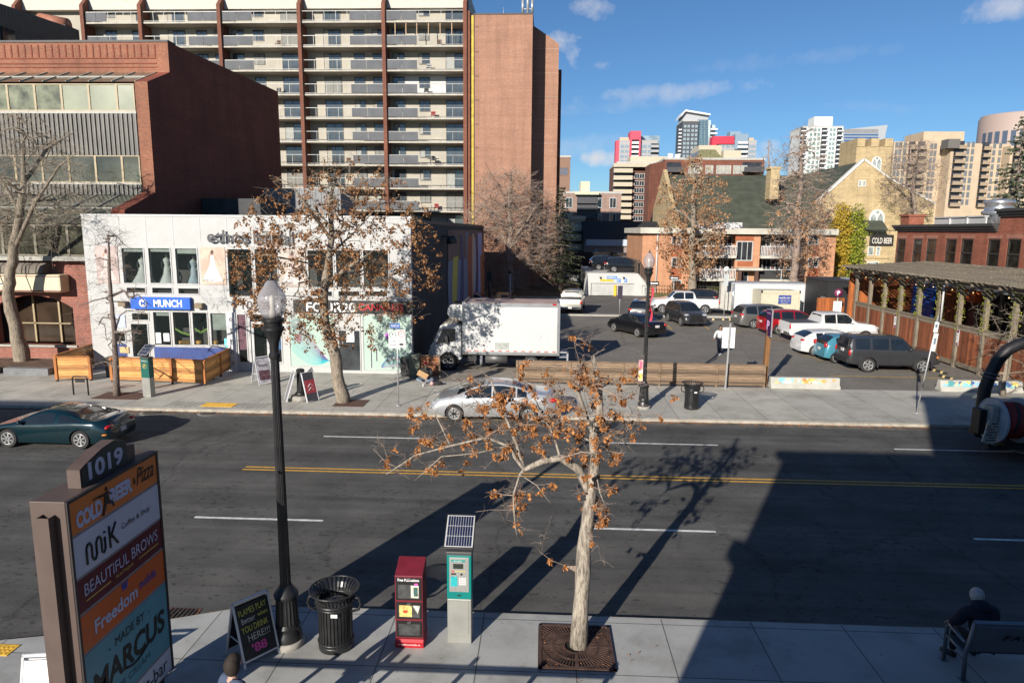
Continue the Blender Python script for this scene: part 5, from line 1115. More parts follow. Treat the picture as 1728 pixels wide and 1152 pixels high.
def far():
    # G brown left
    a=px(932,266,962,330,170); block('brown_office','small brown office block just right of the tall brick tower',a[0]-4,a[1],170,20,a[3],mat('brown panels',(.22,.13,.09),.8),[.55,.78],6,4.2,6.2,2.6,1.9,mat('grey violet glass',(.12,.13,.16),.1,var=.4),mat('brown panels',(.22,.13,.09)))
    # F pinkish low
    Y=150; a=px(948,327,1048,372,Y)
    def ex(t,o_):
        for xx in (980,): q=px(xx,306,995,328,Y+5); MB(o_).box(q[0],Y+5,q[2],q[1],Y+11,q[3]).build('lift_tower',mat('pale yellow render',(.55,.52,.36),.8),t)
        q=px(973,330,1008,372,Y); balcs(t,o_,q[0],q[1],Y,[at(990,y,Y).z for y in (342,355,368)],1.5,mat('dark grey steel',(.05,.05,.055),.6),None,DRK,1.1)
        q=px(970,325,1010,329,Y); MB(o_).box(q[0],Y-1.5,q[2],q[1],Y,q[3]).build('canopy',mat('pale yellow render',(.55,.52,.36)),t)
    block('pink_apartments','low pinkish brick apartment block with black balconies in the middle distance',a[0],a[1],Y,16,a[3],brick('pinkish brick','#a08074','#a98a7d','#8f8076'),[.12,.62,.86],3,3.0,3.4,1.5,2.2,extra=ex)
    # H cream balconies behind the spruce
    Y=112; a=px(925,370,986,436,Y); 
    def ex(t,o_): balcs(t,o_,a[0],a[1]-.4,Y,[at(960,y,Y).z for y in (388,404,420,433)],1.3,mat('cream balcony front',(.58,.56,.43),.8),None,mat('cream recess shade',(.33,.31,.24),.8),.85)
    block('cream_walkup','cream walk-up with solid balconies behind the dark spruce',a[0],a[1],Y,12,a[3],mat('cream walkup wall',(.5,.47,.36),.8),[.78],4,1.6,1.75,.8,.5,extra=ex)
    # D brown mid-rise
    Y=210; a=px(1040,276,1108,372,Y)
    def ex(t,o_):
        cb2=mat('cream balcony band',(.45,.40,.30),.8)
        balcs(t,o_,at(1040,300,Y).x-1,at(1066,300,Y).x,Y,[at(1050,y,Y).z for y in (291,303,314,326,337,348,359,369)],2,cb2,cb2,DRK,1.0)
        q=px(1040,277,1106,283,Y); MB(o_).box(q[0]-1,Y-2.2,q[2],q[1]+.5,Y-.02,q[3]).build('cornice_band',cb2,t); q=px(1064,264,1128,275,Y+6); MB(o_).box(q[0],Y+6,a[3],q[1],Y+14,q[3]).build('penthouse',cb2,t)
    block('brown_midrise','brown brick mid-rise with cream balconies down its left corner, below the pink and grey tower',a[0],a[1],Y,24,a[3],brick('brown brick far','#6f4535','#7a4c3b','#5e463b'),[.50,.62,.90],9,4.4,2.07*1.0,1.6,1.5,extra=ex)
    # E red brick wide
    Y=175; a=px(1120,270,1287,372,Y)
    def ex(t,o_):
        rb=brick('red brick far','#7d4633','#87503c','#6b4c40')
        l=px(1103,275,1120,372,Y); MB(o_).prism([(a[0],Y,0),(l[0],Y+8,0),(l[0],Y+16,0),(a[0],Y+16,0)],(0,0,a[3]-.3)).build('corner_wing',rb,t)
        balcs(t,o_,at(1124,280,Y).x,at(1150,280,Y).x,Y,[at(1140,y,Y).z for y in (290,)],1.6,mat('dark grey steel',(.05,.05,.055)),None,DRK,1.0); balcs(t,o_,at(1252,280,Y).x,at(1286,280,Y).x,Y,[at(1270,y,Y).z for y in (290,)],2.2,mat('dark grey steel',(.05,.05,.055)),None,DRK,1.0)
        q=px(1172,250,1232,270,Y+5); cr=mat('cream balcony band',(.45,.40,.30)); MB(o_).prism([(q[0],Y+5,a[3]),(q[1]-1,Y+5,a[3]),(q[1]-3,Y+8,q[3]),(q[0]+2,Y+8,q[3])],(0,10,0)).build('penthouse_glazing',mat('bronze penthouse glass',(.18,.17,.09),.15,var=.4),t)
        q=px(1178,246,1216,262,Y+10); MB(o_).box(q[0],Y+9,a[3],q[1],Y+18,q[3]).build('penthouse',cr,t); q=px(1216,256,1245,271,Y+9); MB(o_).box(q[0],Y+6,a[3],q[1],Y+16,q[3]).build('penthouse',cr,t)
        r=random.Random(2); mb=MB(o_)
        for i in range(6): x=at(1130+i*3,266,Y+6).x; mb.cyl((x,Y+6,a[3]),(x,Y+6,a[3]+r.uniform(.8,2.2)),.5)
        mb.build('roof_vents',mat('pale vent',(.55,.55,.55),.6),t)
    block('red_brick_block','wide red brick block with a bronze glass penthouse above the green church roof',a[0],a[1],Y,26,a[3],brick('red brick far','#7d4633','#87503c','#6b4c40'),[.28,.34,.45,.56,.63,.73,.79],4,3.3,3.3,1.9,2.0,mat('beige blind glass',(.35,.34,.28),.2,var=.5,scale=.4),extra=ex)
    # A pink & grey tower
    Y=420; a=px(1044,238,1108,330,Y); pk=mat('magenta panels',(.50,.06,.10),.6,var=.05); gy=mat('pale grey panels',(.33,.33,.34),.7,var=.06); bg_=mat('blue grey glazing',(.22,.30,.36),.1,var=.4,scale=.2)
    def ex(t,o_):
        q=px(1062,221,1080,330,Y-2); MB(o_).box(q[0],Y-2,20,q[0]+1,Y+4,q[3]-5).box(q[1]-1,Y-2,20,q[1],Y+4,q[3]-5).box(q[0],Y-2,q[3]-5,q[1],Y+10,q[3]).build('magenta_frame',pk,t); balcs(t,o_,q[0]+1,q[1]-1,Y,[at(1070,y,Y).z for y in (243,250,258,266,274,282,290)],1.8,mat('white balcony',(.6,.6,.6),.6),None,DRK,1.2)
        q=px(1038,237,1046,330,Y+1); MB(o_).box(q[0],Y+1,20,q[1],Y+8,q[3]).build('magenta_fin',pk,t); q=px(1080,229,1113,250,Y+8); MB(o_).box(q[0],Y+8,30,q[1],Y+22,q[3]).build('glass_wing',bg_,t)
        balcs(t,o_,at(1098,250,Y).x,at(1111,250,Y).x,Y,[at(1100,y,Y).z for y in (249,257,265,273,281)],2.2,gy,None,DRK,1.2); q=px(1046,232,1061,240,Y+3); MB(o_).box(q[0],Y+3,a[3],q[1],Y+8,q[3]).build('tan_cap',mat('tan cap',(.5,.36,.25),.7),t)
    block('apartment_high_rise','magenta and pale grey high-rise on the left of the skyline',a[0],a[1],Y,24,a[3],gy,[.08,.2,.55+.04,.68,.8],9,4,2.9,2.2,1.8,bg_,gy,extra=ex)
    # B dark grid tower
    Y=520; a=px(1150,205,1177,300,Y); dg_=mat('charcoal grid',(.06,.065,.075),.6); pg=mat('pale green white glass',(.42,.50,.50),.2,var=.3,scale=.15)
    def ex(t,o_):
        q=px(1177,203,1197,300,Y+2); MB(o_).box(a[1],Y+2,10,q[1],Y+24,q[3]).build('glass_half',pg,t); q2=px(1197,211,1205,300,Y+6); MB(o_).box(q[1],Y+6,10,q2[1],Y+20,q2[3]).build('rear_half',pg,t)
        balcs(t,o_,at(1196,250,Y).x,at(1211,250,Y).x,Y+6,[at(1200,y,Y).z for y in range(218,290,7)],3,mat('white balcony',(.6,.6,.6)),None,None,1.0); balcs(t,o_,at(1145,250,Y).x,at(1151,250,Y).x,Y+4,[at(1147,y,Y).z for y in range(219,300,6)],2,mat('white balcony',(.6,.6,.6)),None,None,.8)
        q=px(1152,192,1195,204,Y+3); gm_=mat('penthouse grey',(.36,.37,.39),.6); MB(o_).prism([(q[0],Y+3,a[3]),(q[1],Y+3,a[3]),(q[1],Y+3,at(1195,194,Y).z),(at(1158,187,Y).x,Y+3,at(1158,188,Y).z),(q[0],Y+3,at(1152,194,Y).z)],(0,16,0)).build('penthouse',gm_,t)
        A1,B1,C1=at(1150,194,Y),at(1157,185,Y),at(1199,192,Y); MB(o_).prism([(A1.x,Y,A1.z),(B1.x,Y,B1.z),(C1.x,Y,C1.z),(C1.x,Y,C1.z-1.2),(B1.x,Y,B1.z-1.2),(A1.x,Y,A1.z-1.2)],(0,22,0)).build('slanted_roof',mat('white roof slab',(.65,.66,.68),.5),t)
        W=Wins(t,o_,lambda k:[('window',MB().box(-1.2,-.1,0,1.2,0,2.0),mat('pale blue pane',(.10,.16,.2),.15))],'window',60)
        for j in range(22):
            for x in (1180,1186,1192): p=at(x,207+j*4.2,Y+2); W.put(p.x,Y+1.99,p.z)
        W.done()
    block('apartment_high_rise','tallest skyline tower with a charcoal grid front and slanted white roof',a[0],a[1],Y,24,a[3],dg_,[.16,.38,.64,.86],22,4.5,3.0,2.0,2.1,mat('silver blue glass',(.30,.38,.42),.15,var=.5,scale=.2),dg_,extra=ex)
    # C red/blue tower
    Y=430; a=px(1212,238,1275,300,Y)
    def ex(t,o_):
        A1=[(1201,249),(1203,230),(1239,230),(1239,243),(1212,243)]; MB(o_).prism([(at(x,y,Y-1).x,Y-1,at(x,y,Y-1).z) for x,y in A1],(0,8,0)).build('red_sail',mat('red panels',(.55,.03,.06),.5),t)
        q=px(1239,226,1261,300,Y-1); MB(o_).box(q[0],Y-1,q[3]-9,q[1],Y+16,q[3]).build('blue_cap',mat('blue grey cap',(.20,.27,.34),.6),t); q=px(1232,222,1250,230,Y+10); MB(o_).box(q[0],Y+10,20,q[1],Y+18,q[3]).build('blue_cap',mat('blue grey cap',(.20,.27,.34)),t)
        balcs(t,o_,at(1243,250,Y).x,at(1260,250,Y).x,Y,[at(1250,y,Y).z for y in (243,250,258,266,273,281)],2.2,mat('white balcony',(.6,.6,.6)),None,DRK,1.1); q=px(1261,233,1271,242,Y+2); MB(o_).box(q[0],Y+1,a[3],q[1],Y+9,q[3]).build('tan_cap',mat('tan cap',(.5,.36,.25)),t)
    block('apartment_high_rise','grey high-rise with a slanted red panel and blue cap, right of the tallest tower',a[0],a[1],Y,24,a[3],gy,[.1,.24,.38,.85,.94],8,4,2.9,2.2,1.8,bg_,gy,extra=ex)
    # L white balconied
    Y=480; a=px(1352,214,1419,320,Y); wb=mat('white concrete far',(.62,.63,.62),.7,var=.05)
    def ex(t,o_):
        q=px(1374,197,1405,215,Y+5); MB(o_).box(q[0],Y+5,a[3],q[1],Y+16,q[3]).build('penthouse',wb,t)
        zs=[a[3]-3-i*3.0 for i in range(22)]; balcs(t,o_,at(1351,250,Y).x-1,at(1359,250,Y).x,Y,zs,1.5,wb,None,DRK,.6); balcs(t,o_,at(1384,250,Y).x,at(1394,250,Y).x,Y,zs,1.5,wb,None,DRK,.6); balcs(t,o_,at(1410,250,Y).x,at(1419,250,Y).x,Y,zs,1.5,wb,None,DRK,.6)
    block('apartment_high_rise','white high-rise with stacked balconies behind the tallest bare tree',a[0],a[1],Y,24,a[3],wb,[.2,.3,.4,.7,.78],20,3,3.0,1.8,2.0,mat('green glass',(.14,.24,.22),.1,var=.4),wb,extra=ex)
    # M glass wide
    Y=560; A1=[(1422,300),(1422,219),(1440,217),(1498,211),(1494,228),(1492,300)]; o_=(at(1460,250,Y).x,Y,0); t=thing('office_tower','low wide blue glass office tower with a slanted end beside the white high-rise','building',o_)
    MB(o_).prism([(at(x,y,Y).x,Y,max(0,at(x,y,Y).z)) for x,y in A1],(0,25,0)).build('wall',mat('concrete grey band',(.34,.36,.38),.6),t)
    for j,y in enumerate((226,231,236,241,246,251,256)): q=px(1424,y,1482,y+3,Y); MB(o_).box(q[0],Y-.3,q[2],q[1],Y-.01,q[3]).build('window_band',mat('cobalt glass',(.06,.12,.24),.1),t)
    q=px(1424,218,1482,224,Y); MB(o_).box(q[0],Y-.3,q[2],q[1],Y-.01,q[3]).build('top_louvre',ribbed('grey louvre',(.22,.22,.23),1.2,'h',.8),t)
    # N beige apartments
    Y=230; be=mat('beige concrete',(.46,.36,.25),.8,var=.08,scale=.3)
    o_=(at(1610,300,Y).x,Y+8,0); t=thing('beige_apartments','wide beige apartment slab with columns of dark balconies across the right background','building',o_)
    steps=[(1504,1562,239,0),(1562,1600,238,3),(1600,1650,242,-2),(1650,1700,243,1),(1700,1760,246,-3)]
    for x0,x1,y0,dy in steps: q=px(x0,y0,x1,350,Y+dy); MB(o_).box(q[0],Y+dy,0,q[1],Y+22,q[3]).build('wall',be,t)
    q=px(1558,222,1627,243,Y+8); MB(o_).box(q[0],Y+8,30,q[1],Y+20,q[3]).build('penthouse',be,t); q=px(1600,240,1620,250,Y-4); MB(o_).box(q[0],Y-4,q[2],q[1],Y,q[3]+1).build('stair_hood',mat('stair hood grey',(.13,.12,.11),.6),t)
    bal=mat('beige balcony',(.30,.23,.16),.8); zs=[at(1600,y,Y).z for y in range(252,350,12)]
    for x0,x1,dy in ((1528,1539,0),(1543,1556,0),(1604,1622,-2),(1651,1664,1),(1704,1716,-3)):
        balcs(t,o_,at(x0,300,Y+dy).x,at(x1,300,Y+dy).x,Y+dy,zs,1.4,bal,None,DRK,.9)
    W=Wins(t,o_,lambda k:[('window',MB().box(-.45,-.1,0,.45,0,1.7),mat('pale pane',(.16,.17,.18),.15,var=.5,scale=.2))],'window',100)  # panes share one plain grey tone with random variation
    for x,dy in ((1508,0),(1514,0),(1522,0),(1567,3),(1573,3),(1628,-2),(1636,-2),(1672,1),(1682,1),(1724,-3)):
        for z in zs: W.put(at(x,300,Y+dy).x,Y+dy-.01,z+.4)
    W.done()
    # O round tower
    Y=520; c=at(1748,250,Y); R0=24; zt=at(1712,186,Y).z; t=thing('round_tower','rounded pinkish stone office tower at the far right of the skyline','building',(c.x,Y+R0,0)); pkst=mat('pink granite',(.34,.26,.225),.6,var=.05)
    MB().lathe([(R0,0),(R0,zt-2),(R0*.96,zt-1),(R0*.96,zt),(0.1,zt)],n=40).build('wall',pkst,t)
    for k in range(14):
        a_=math.pi+.12+k*math.pi/15; M=Matrix.Rotation(a_,3,'Z'); mb=MB()
        mb.obox(M@Vector((R0+.05,0,zt*.5-5)),(.4,R0*.13,zt-16),M); mb.build('window_strip',mat('blue strip glass',(.07,.09,.13),.1,var=.3),t)
far()
# ---- orange brick low apartments
def orange():
    Y=76.; o_=(20,82,0); ob=brick('orange brick','#c08560','#c98f68','#a88a72',big=.08); t=thing('brick_apartments','three storey orange brick apartments with balconies behind the car park','building',o_)
    a=px(1083,390,1408,498,Y); X0=at(1083,440,Y).x; X1=at(1408,440,Y).x; zt=at(1240,395,Y).z
    rec=[px(1174,396,1240,493,Y),px(1281,396,1346,493,Y)]
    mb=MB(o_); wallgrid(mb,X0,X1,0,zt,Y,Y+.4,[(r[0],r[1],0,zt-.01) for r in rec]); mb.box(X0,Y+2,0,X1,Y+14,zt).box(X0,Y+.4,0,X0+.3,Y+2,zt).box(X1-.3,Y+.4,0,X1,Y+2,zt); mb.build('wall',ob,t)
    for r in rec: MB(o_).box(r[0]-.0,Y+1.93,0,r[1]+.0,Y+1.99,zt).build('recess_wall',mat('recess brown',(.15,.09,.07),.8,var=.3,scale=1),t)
    f=px(1081,386,1410,394.5,Y); MB(o_).box(f[0]-.1,Y-.6,zt,f[1]+.1,Y+14.5,zt+.62).build('fascia',mat('grey cream fascia',(.45,.43,.37),.8,var=.12,scale=.5),t)
    MB(o_).box(at(1190,386,Y).x,Y+4,zt+.62,at(1270,386,Y).x,Y+6,zt+1.3).build('roof_box',W8t,t)
    rp=mat('rust red panel',(.28,.085,.035),.8,var=.2,scale=1)
    def win(r,m=2,dy=0,par=None):
        q=px(*r,Y+dy); w=MB(o_); frame(w,q[0],q[1],q[2],q[3],Y+dy-.06,Y+dy-.002,.09,m); w=w.build('window',W8t,t); MB(o_).box(q[0]+.09,Y+dy-.03,q[2]+.09,q[1]-.09,Y+dy-.015,q[3]-.09).build('pane',DKG,w)
    for x0,x1 in ((1133,1150),(1363,1381)):
        for y0,y1 in ((397,413),(434,451),(472,486)): win((x0,y0,x1,y1),1)
        for y0,y1 in ((414,433),(452,471)): mb=MB(o_); pbox(mb,x0,y0,x1,y1,Y,-.03,-.002); mb.build('spandrel',rp,t)
    # stair bay
    for r in ((1241,396,1272,406),(1244,441,1270,449)): mb=MB(o_); pbox(mb,*r,Y,-.05,-.002); mb.build('spandrel',rp,t)
    win((1242,407,1270,440),2); mb=MB(o_); pbox(mb,1240,451,1280,455,Y,-1.6,-.002); mb.build('canopy',mat('grey cream fascia',(.45,.43,.37)),t); q=px(1246,457,1262,489,Y); w=MB(o_); frame(w,q[0],q[1],0.2,q[3],Y-.06,Y-.002,.1,1); w=w.build('door',W8t,t); MB(o_).box(q[0]+.1,Y-.03,.3,q[1]-.1,Y-.015,q[3]-.1).build('pane',DKG,w)
    for x in (1242,1270): X=at(x,470,Y).x; MB(o_).box(X-.18,Y-1.4,0,X+.18,Y-1.1,at(x,455,Y).z).build('post',mat('dark brown timber',(.08,.04,.03),.8),t)
    rl=mat('white rail',(.6,.6,.6),.5); dkm=mat('black mesh',(.03,.03,.03),.7)
    for bi,r in enumerate(rec):
        for fi,(ys,yr) in enumerate([(431,419),(470,457)]):
            z=at(1240,ys,Y).z; b=MB(o_).box(r[0],Y-.5,z-.28,r[1],Y+1.92,z).build('balcony',mat('grey cream fascia',(.45,.43,.37)),t)
            mb=MB(o_).box(r[0],Y-.5,z+1.0,r[1],Y-.43,z+1.07); 
            if not(bi==1 and fi==1):
                for k in range(26): x=r[0]+(r[1]-r[0])*k/25; mb.box(x-.03,Y-.49,z,x+.03,Y-.45,z+1.0)
                mb.build('railing',rl,b)
            else: mb.box(r[0]+(r[1]-r[0])*.55,Y-.5,z,r[0]+(r[1]-r[0])*.55+.06,Y-.44,z+1.0).build('railing',rl,b); MB(o_).box(r[0],Y-.48,z,r[1],Y-.45,z+.99).build('mesh_screen',dkm,b)
        for y0,y1 in ((399,417),(437,456),(478,492)):
            for u in (.06,.4,.7): x0_=(1174 if bi==0 else 1281)+65*u; win((x0_,y0,x0_+16,y1),1,1.9)
    a=px(1290,471,1345,492,Y); mb=MB(o_).box(a[0],Y+.6,.1,a[1],Y+.7,1.7); mb.build('bamboo_screen',mat('bamboo tan',(.42,.3,.13),.8,var=.3,scale=6),t); X=at(1108,440,Y).x; MB(o_).cyl((X,Y-.1,.3),(X,Y-.1,zt),.08).build('downpipe',W8t,t)
    mb=MB(o_)
    for k in range(60): x=X0+k*.3; mb.box(x-.015,Y-1.2,0.3,x+.015,Y-1.17,1.3)
    mb.box(X0,Y-1.2,1.2,X0+18,Y-1.17,1.24); mb=mb.build('iron_fence',mat('patio black',(.03,.03,.03))); mb.location=o_; tag(mb,'thin black iron fence along the lawn of the orange apartments','fence')
orange()
# ---- church
def church():
    st=brick('sandstone','#b8a27a','#c4ae86','#a3916e',bw=.6,rh=.3,ms=.02,big=.2); gr=mat('green shingle roof',(.052,.060,.042),.9,var=.28,scale=.8,bump=.4); Y=98.; o_=(40,106,0)
    t=thing('church','sandstone church with a big green shingled roof, gable and square tower','church',o_)
    ap=at(1458,270.5,Y); L=at(1379,342,Y); R=at(1577,345,Y); L2=at(1405,318,Y); X0=L.x; X1=R.x
    kn=at(1500,302,Y)
    poly=[(X0,0),(X0,L.z),(ap.x,ap.z),(kn.x,kn.z),(X1,R.z),(X1,0)]
    MB(o_).prism([(x,Y,z) for x,z in poly],(0,.8,0)).build('gable_wall',st,t)
    wt=mat('white stone trim',(.62,.6,.55),.7)
    mb=MB(o_)
    for (xa,za),(xb,zb_) in zip(poly[1:],poly[2:5]): mb.beam((xa,Y+.3,za+.12),(xb,Y+.3,zb_+.12),.9,.25)
    mb.build('gable_coping',wt,t)
    mb=MB(o_).prism([(x,Y+.8,z) for x,z in [(X0,L.z-.5),(ap.x,ap.z-.1),(kn.x,kn.z-.1),(X1,R.z-.1),(X1,0),(X0,0)]],(0,22,0)); mb.build('nave',gr,t)
    # long roof to the left, ridge along x
    zr=at(1260,296,108).z; ze=at(1260,386,96).z; xa=at(1132,330,104).x
    MB(o_).prism([(xa,96,ze),(xa,108,zr),(xa,120,ze)],(X0+9-xa,0,0)).build('roof',gr,t); MB(o_).box(xa+.2,97,0,X0-.01,119,ze-.02).build('wall',st,t)
    MB(o_).prism([(xa-.6,96,0),(xa-.6,96,ze+.5),(xa-.6,108,zr+.8),(xa-.6,120,ze+.5),(xa-.6,120,0)],(.58,0,0)).build('gable_wall',st,t)
    a=px(1300,285,1315,331,99); MB(o_).box(a[0],99,a[2]-.4,a[1],101,a[3]).box(a[0]-.2,98.9,a[3]-.01,a[1]+.2,101.1,a[3]+.3).build('chimney',st,t)
    # tower
    a=px(1444,236,1504,300,108); MB(o_).box(a[0],108,0,a[1],114,a[3]-1).build('tower',st,t)
    tw=MB(o_)
    for u0,u1 in ((0,.22),(.39,.61),(.78,1)): tw.box(a[0]+(a[1]-a[0])*u0,107.9,a[3]-1,a[0]+(a[1]-a[0])*u1,114.1,a[3]+.2)
    tw.build('battlements',st,t)
    gl=mat('leaded glass',(.25,.28,.27),.2,var=.6,scale=1.2)
    def arch(x0,y0,x1,y1,Yp,tr=1):
        q=px(x0,y0,x1,y1,Yp); cx=(q[0]+q[1])/2; w=(q[1]-q[0])/2; zs=q[3]-w*1.1; pts=[(q[0],q[2]),(q[1],q[2]),(q[1],zs)]+[(cx+w*math.cos(k*.3927),zs+w*1.1*math.sin(k*.3927)) for k in range(1,8)]+[(q[0],zs)]
        w1=MB(o_).prism([(x,Yp,z) for x,z in pts],(0,-.08,0)).build('window_frame',wt,t); s=.82
        for sx in (-1,1): 
            c2=cx+sx*w*.45; w2=w*.36; pt=[(c2-w2,q[2]+w*.15),(c2+w2,q[2]+w*.15),(c2+w2,zs),(c2,zs+w2*1.6),(c2-w2,zs)]; MB(o_).prism([(x,Yp-.081,z) for x,z in pt],(0,-.02,0)).build('pane',gl,w1)
        if tr: MB(o_).ball((cx,Yp-.09,zs+w*.72),w*.24,10,6,(1,.1,1)).build('rose',gl,w1)
    arch(1466,353,1492,391,Y); arch(1470,264,1487,296,108)
    for x0,x1 in ((1448,1454),(1455,1461)): mb=MB(o_); pbox(mb,x0,304,x1,315,Y,-.05,-.002); w=mb.build('window',wt,t); mb=MB(o_); pbox(mb,x0+1,305.5,x1-1,313.5,Y,-.07,-.051); mb.build('pane',gl,w)
    for x0,x1,y0,y1 in ((1464,1474,416,431),(1478,1485,416,431),(1463,1483,441,449)): mb=MB(o_); pbox(mb,x0,y0,x1,y1,Y,-.05,-.002); w=mb.build('window',wt,t); mb=MB(o_); pbox(mb,x0+1.2,y0+1.2,x1-1.2,y1-1.2,Y,-.07,-.051); mb.build('pane',gl,w)
    for yy in (395,434): mb=MB(o_); pbox(mb,1440,yy,1500,yy+1.6,Y,-.2,-.002); mb.build('string_course',st,t)
church()
# ---- restaurant, pergola, patio
def restaurant():
    X=27.; o_=(33,44,0); rb=brick('restaurant red brick','#8a4630','#9c5842','#8a7060',ms=.007); dk=mat('dark grey cornice',(.045,.045,.045),.5); t=thing('restaurant','red brick restaurant with a dark cornice and a row of sash windows facing the patio','building',o_)
    Ya,Yb=42.4,54.2; z1=7.55; z2=8.4
    wins=[(1513,1527,1),(1540,1555,1),(1563,1579,1),(1595,1613,1),(1621,1641,1),(1666,1687,1),(1699,1722,1)]
    H=[]
    for a,b,_ in wins:
        p=atX((a+b)/2,403,X); q=atX((a+b)/2,444+(a-1513)*.065,X); ya=atX(a,420,X).y; yb_=atX(b,420,X).y; H.append((yb_,ya,q.z,p.z))
    # wall in the plane X: build grid in (y,z)
    tmp=MB(); wallgrid(tmp,28,Ya,0,z2,0,.35,H); wallgrid(tmp,Ya+.0,Yb,0,z1,0,.35,H)
    mb=MB(o_); mb.add([(X+v.y,v.x,v.z) for v in tmp.v],tmp.f); mb.box(X+.7,28.3,0,40,Yb,z1-.4).box(X+.35,Yb-.3,0,X+.7,Yb,z1-.1).build('wall',rb,t)
    mb=MB(o_); 
    for (a,b,zt) in ((28,Ya+.05,z2),(Ya+.06,Yb+.2,z1)):
        mb.box(X-.12,a,zt-.35,X-.001,b,zt-.2).box(X-.25,a-.0,zt-.199,X-.001,b+.0,zt-.05).box(X-.38,a,zt-.049,X+.5,b,zt+.12)
    mb.build('cornice',dk,t)
    fr=mat('dark window frame',(.035,.032,.028),.5); gl=mat('amber dark glass',(.02,.018,.015),.07,var=.8,scale=1.5,spec=.8)
    for (y0,y1,z0,zt) in H:
        w=MB(o_).box(X+.03,y0,z0,X+.12,y0+.1,zt).box(X+.03,y1-.1,z0,X+.12,y1,zt).box(X+.03,y0+.1,z0,X+.12,y1-.1,z0+.1).box(X+.03,y0+.1,zt-.1,X+.12,y1-.1,zt).box(X+.02,y0+.1,(z0+zt)/2-.05,X+.13,y1-.1,(z0+zt)/2+.05).build('window',fr,t)
        MB(o_).box(X+.08,y0+.1,z0+.1,X+.1,y1-.1,zt-.1).build('pane',gl,w); MB(o_).box(X-.12,y0-.1,z0-.12,X+.0-.001,y1+.1,z0).build('sill',fr,w)
        MB(o_).box(X+.5,y0-.3,z0-.3,X+.55,y1+.3,zt+.3).build('dim_interior',mat('amber interior',(.12,.06,.02),.8,var=.8,scale=2),w)
    mb=MB(o_)
    for (y0,y1,z0,zt) in H:
        n=int((y1-y0+.3)/.09)
        for k in range(n): mb.box(X-.012,y0-.15+k*.09,zt+.02,X-.001,y0-.15+k*.09+.07,zt+.26)
    mb.build('soldier_course',brick('soldier brick','#8a4433','#a5543f','#9a8a7c'),t)
    # chimney stub & roof plant
    a=atX(1506,356,X); MB(o_).box(X+.1,Yb-1.3,z1-.2,X+1.2,Yb-.1,z1+.75).box(X+.0,Yb-1.4,z1+.751,X+1.3,Yb+.0,z1+.9).build('chimney',rb,t)
    v=thing('roof_fan','round galvanised exhaust fan on the restaurant roof','roof fan',(29.5,46.6,z1-.2)); gv=mat('bright galvanised',(.55,.56,.57),.3,metal=.8,var=.15,scale=4)
    MB().lathe([(.7,.0),(.7,.9),(.95,.95),(.95,1.15),(.8,1.2),(.78,1.6),(.9,1.65),(.85,1.85),(.3,1.95)],n=24).build('housing',gv,v); MB().box(-1.0,-1.0,0,1,1,.5).build('curb',gv,v)
    v=thing('roof_duct','low galvanised roof duct with frames beside the exhaust fan','roof duct',(29,44.5,z1-.2)); MB().box(-.5,-1.2,.2,.6,.7,.95).build('duct',gv,v); MB().box(-.8,1.2,.3,-.7,7.0,.8).box(-.9,1.2,.78,-.6,7.0,.86).box(-.9,3,0,-.6,3.1,.86).box(-.9,5,0,-.6,5.1,.86).build('frame',W8t,v)
    # blade sign
    s=thing('hanging_sign','black blade sign with white lettering hung from the restaurant corner','sign',(25.9,54.0,6.5)); MB().box(-1.0,-.08,-.45,.75,.08,.42).build('board',mat('sign black board',(.02,.018,.016),.5),s,bevel=.03); text('COLD BEER',(-.12,-.082,-.02),1.5,.45,mat('cream lettering',(.55,.52,.45),.6),s,bold=.02); MB().beam((-1.0,0,.75),(1.1,0,.75),.05).tube([(-.6+.15*math.cos(k*.5),0,.6+.15*math.sin(k*.5)) for k in range(13)],.02,5).tube([(.3+.15*math.cos(k*.5),0,.6+.15*math.sin(k*.5)) for k in range(13)],.02,5).build('bracket',mat('black fitting',(.02,.02,.02)),s)
restaurant()
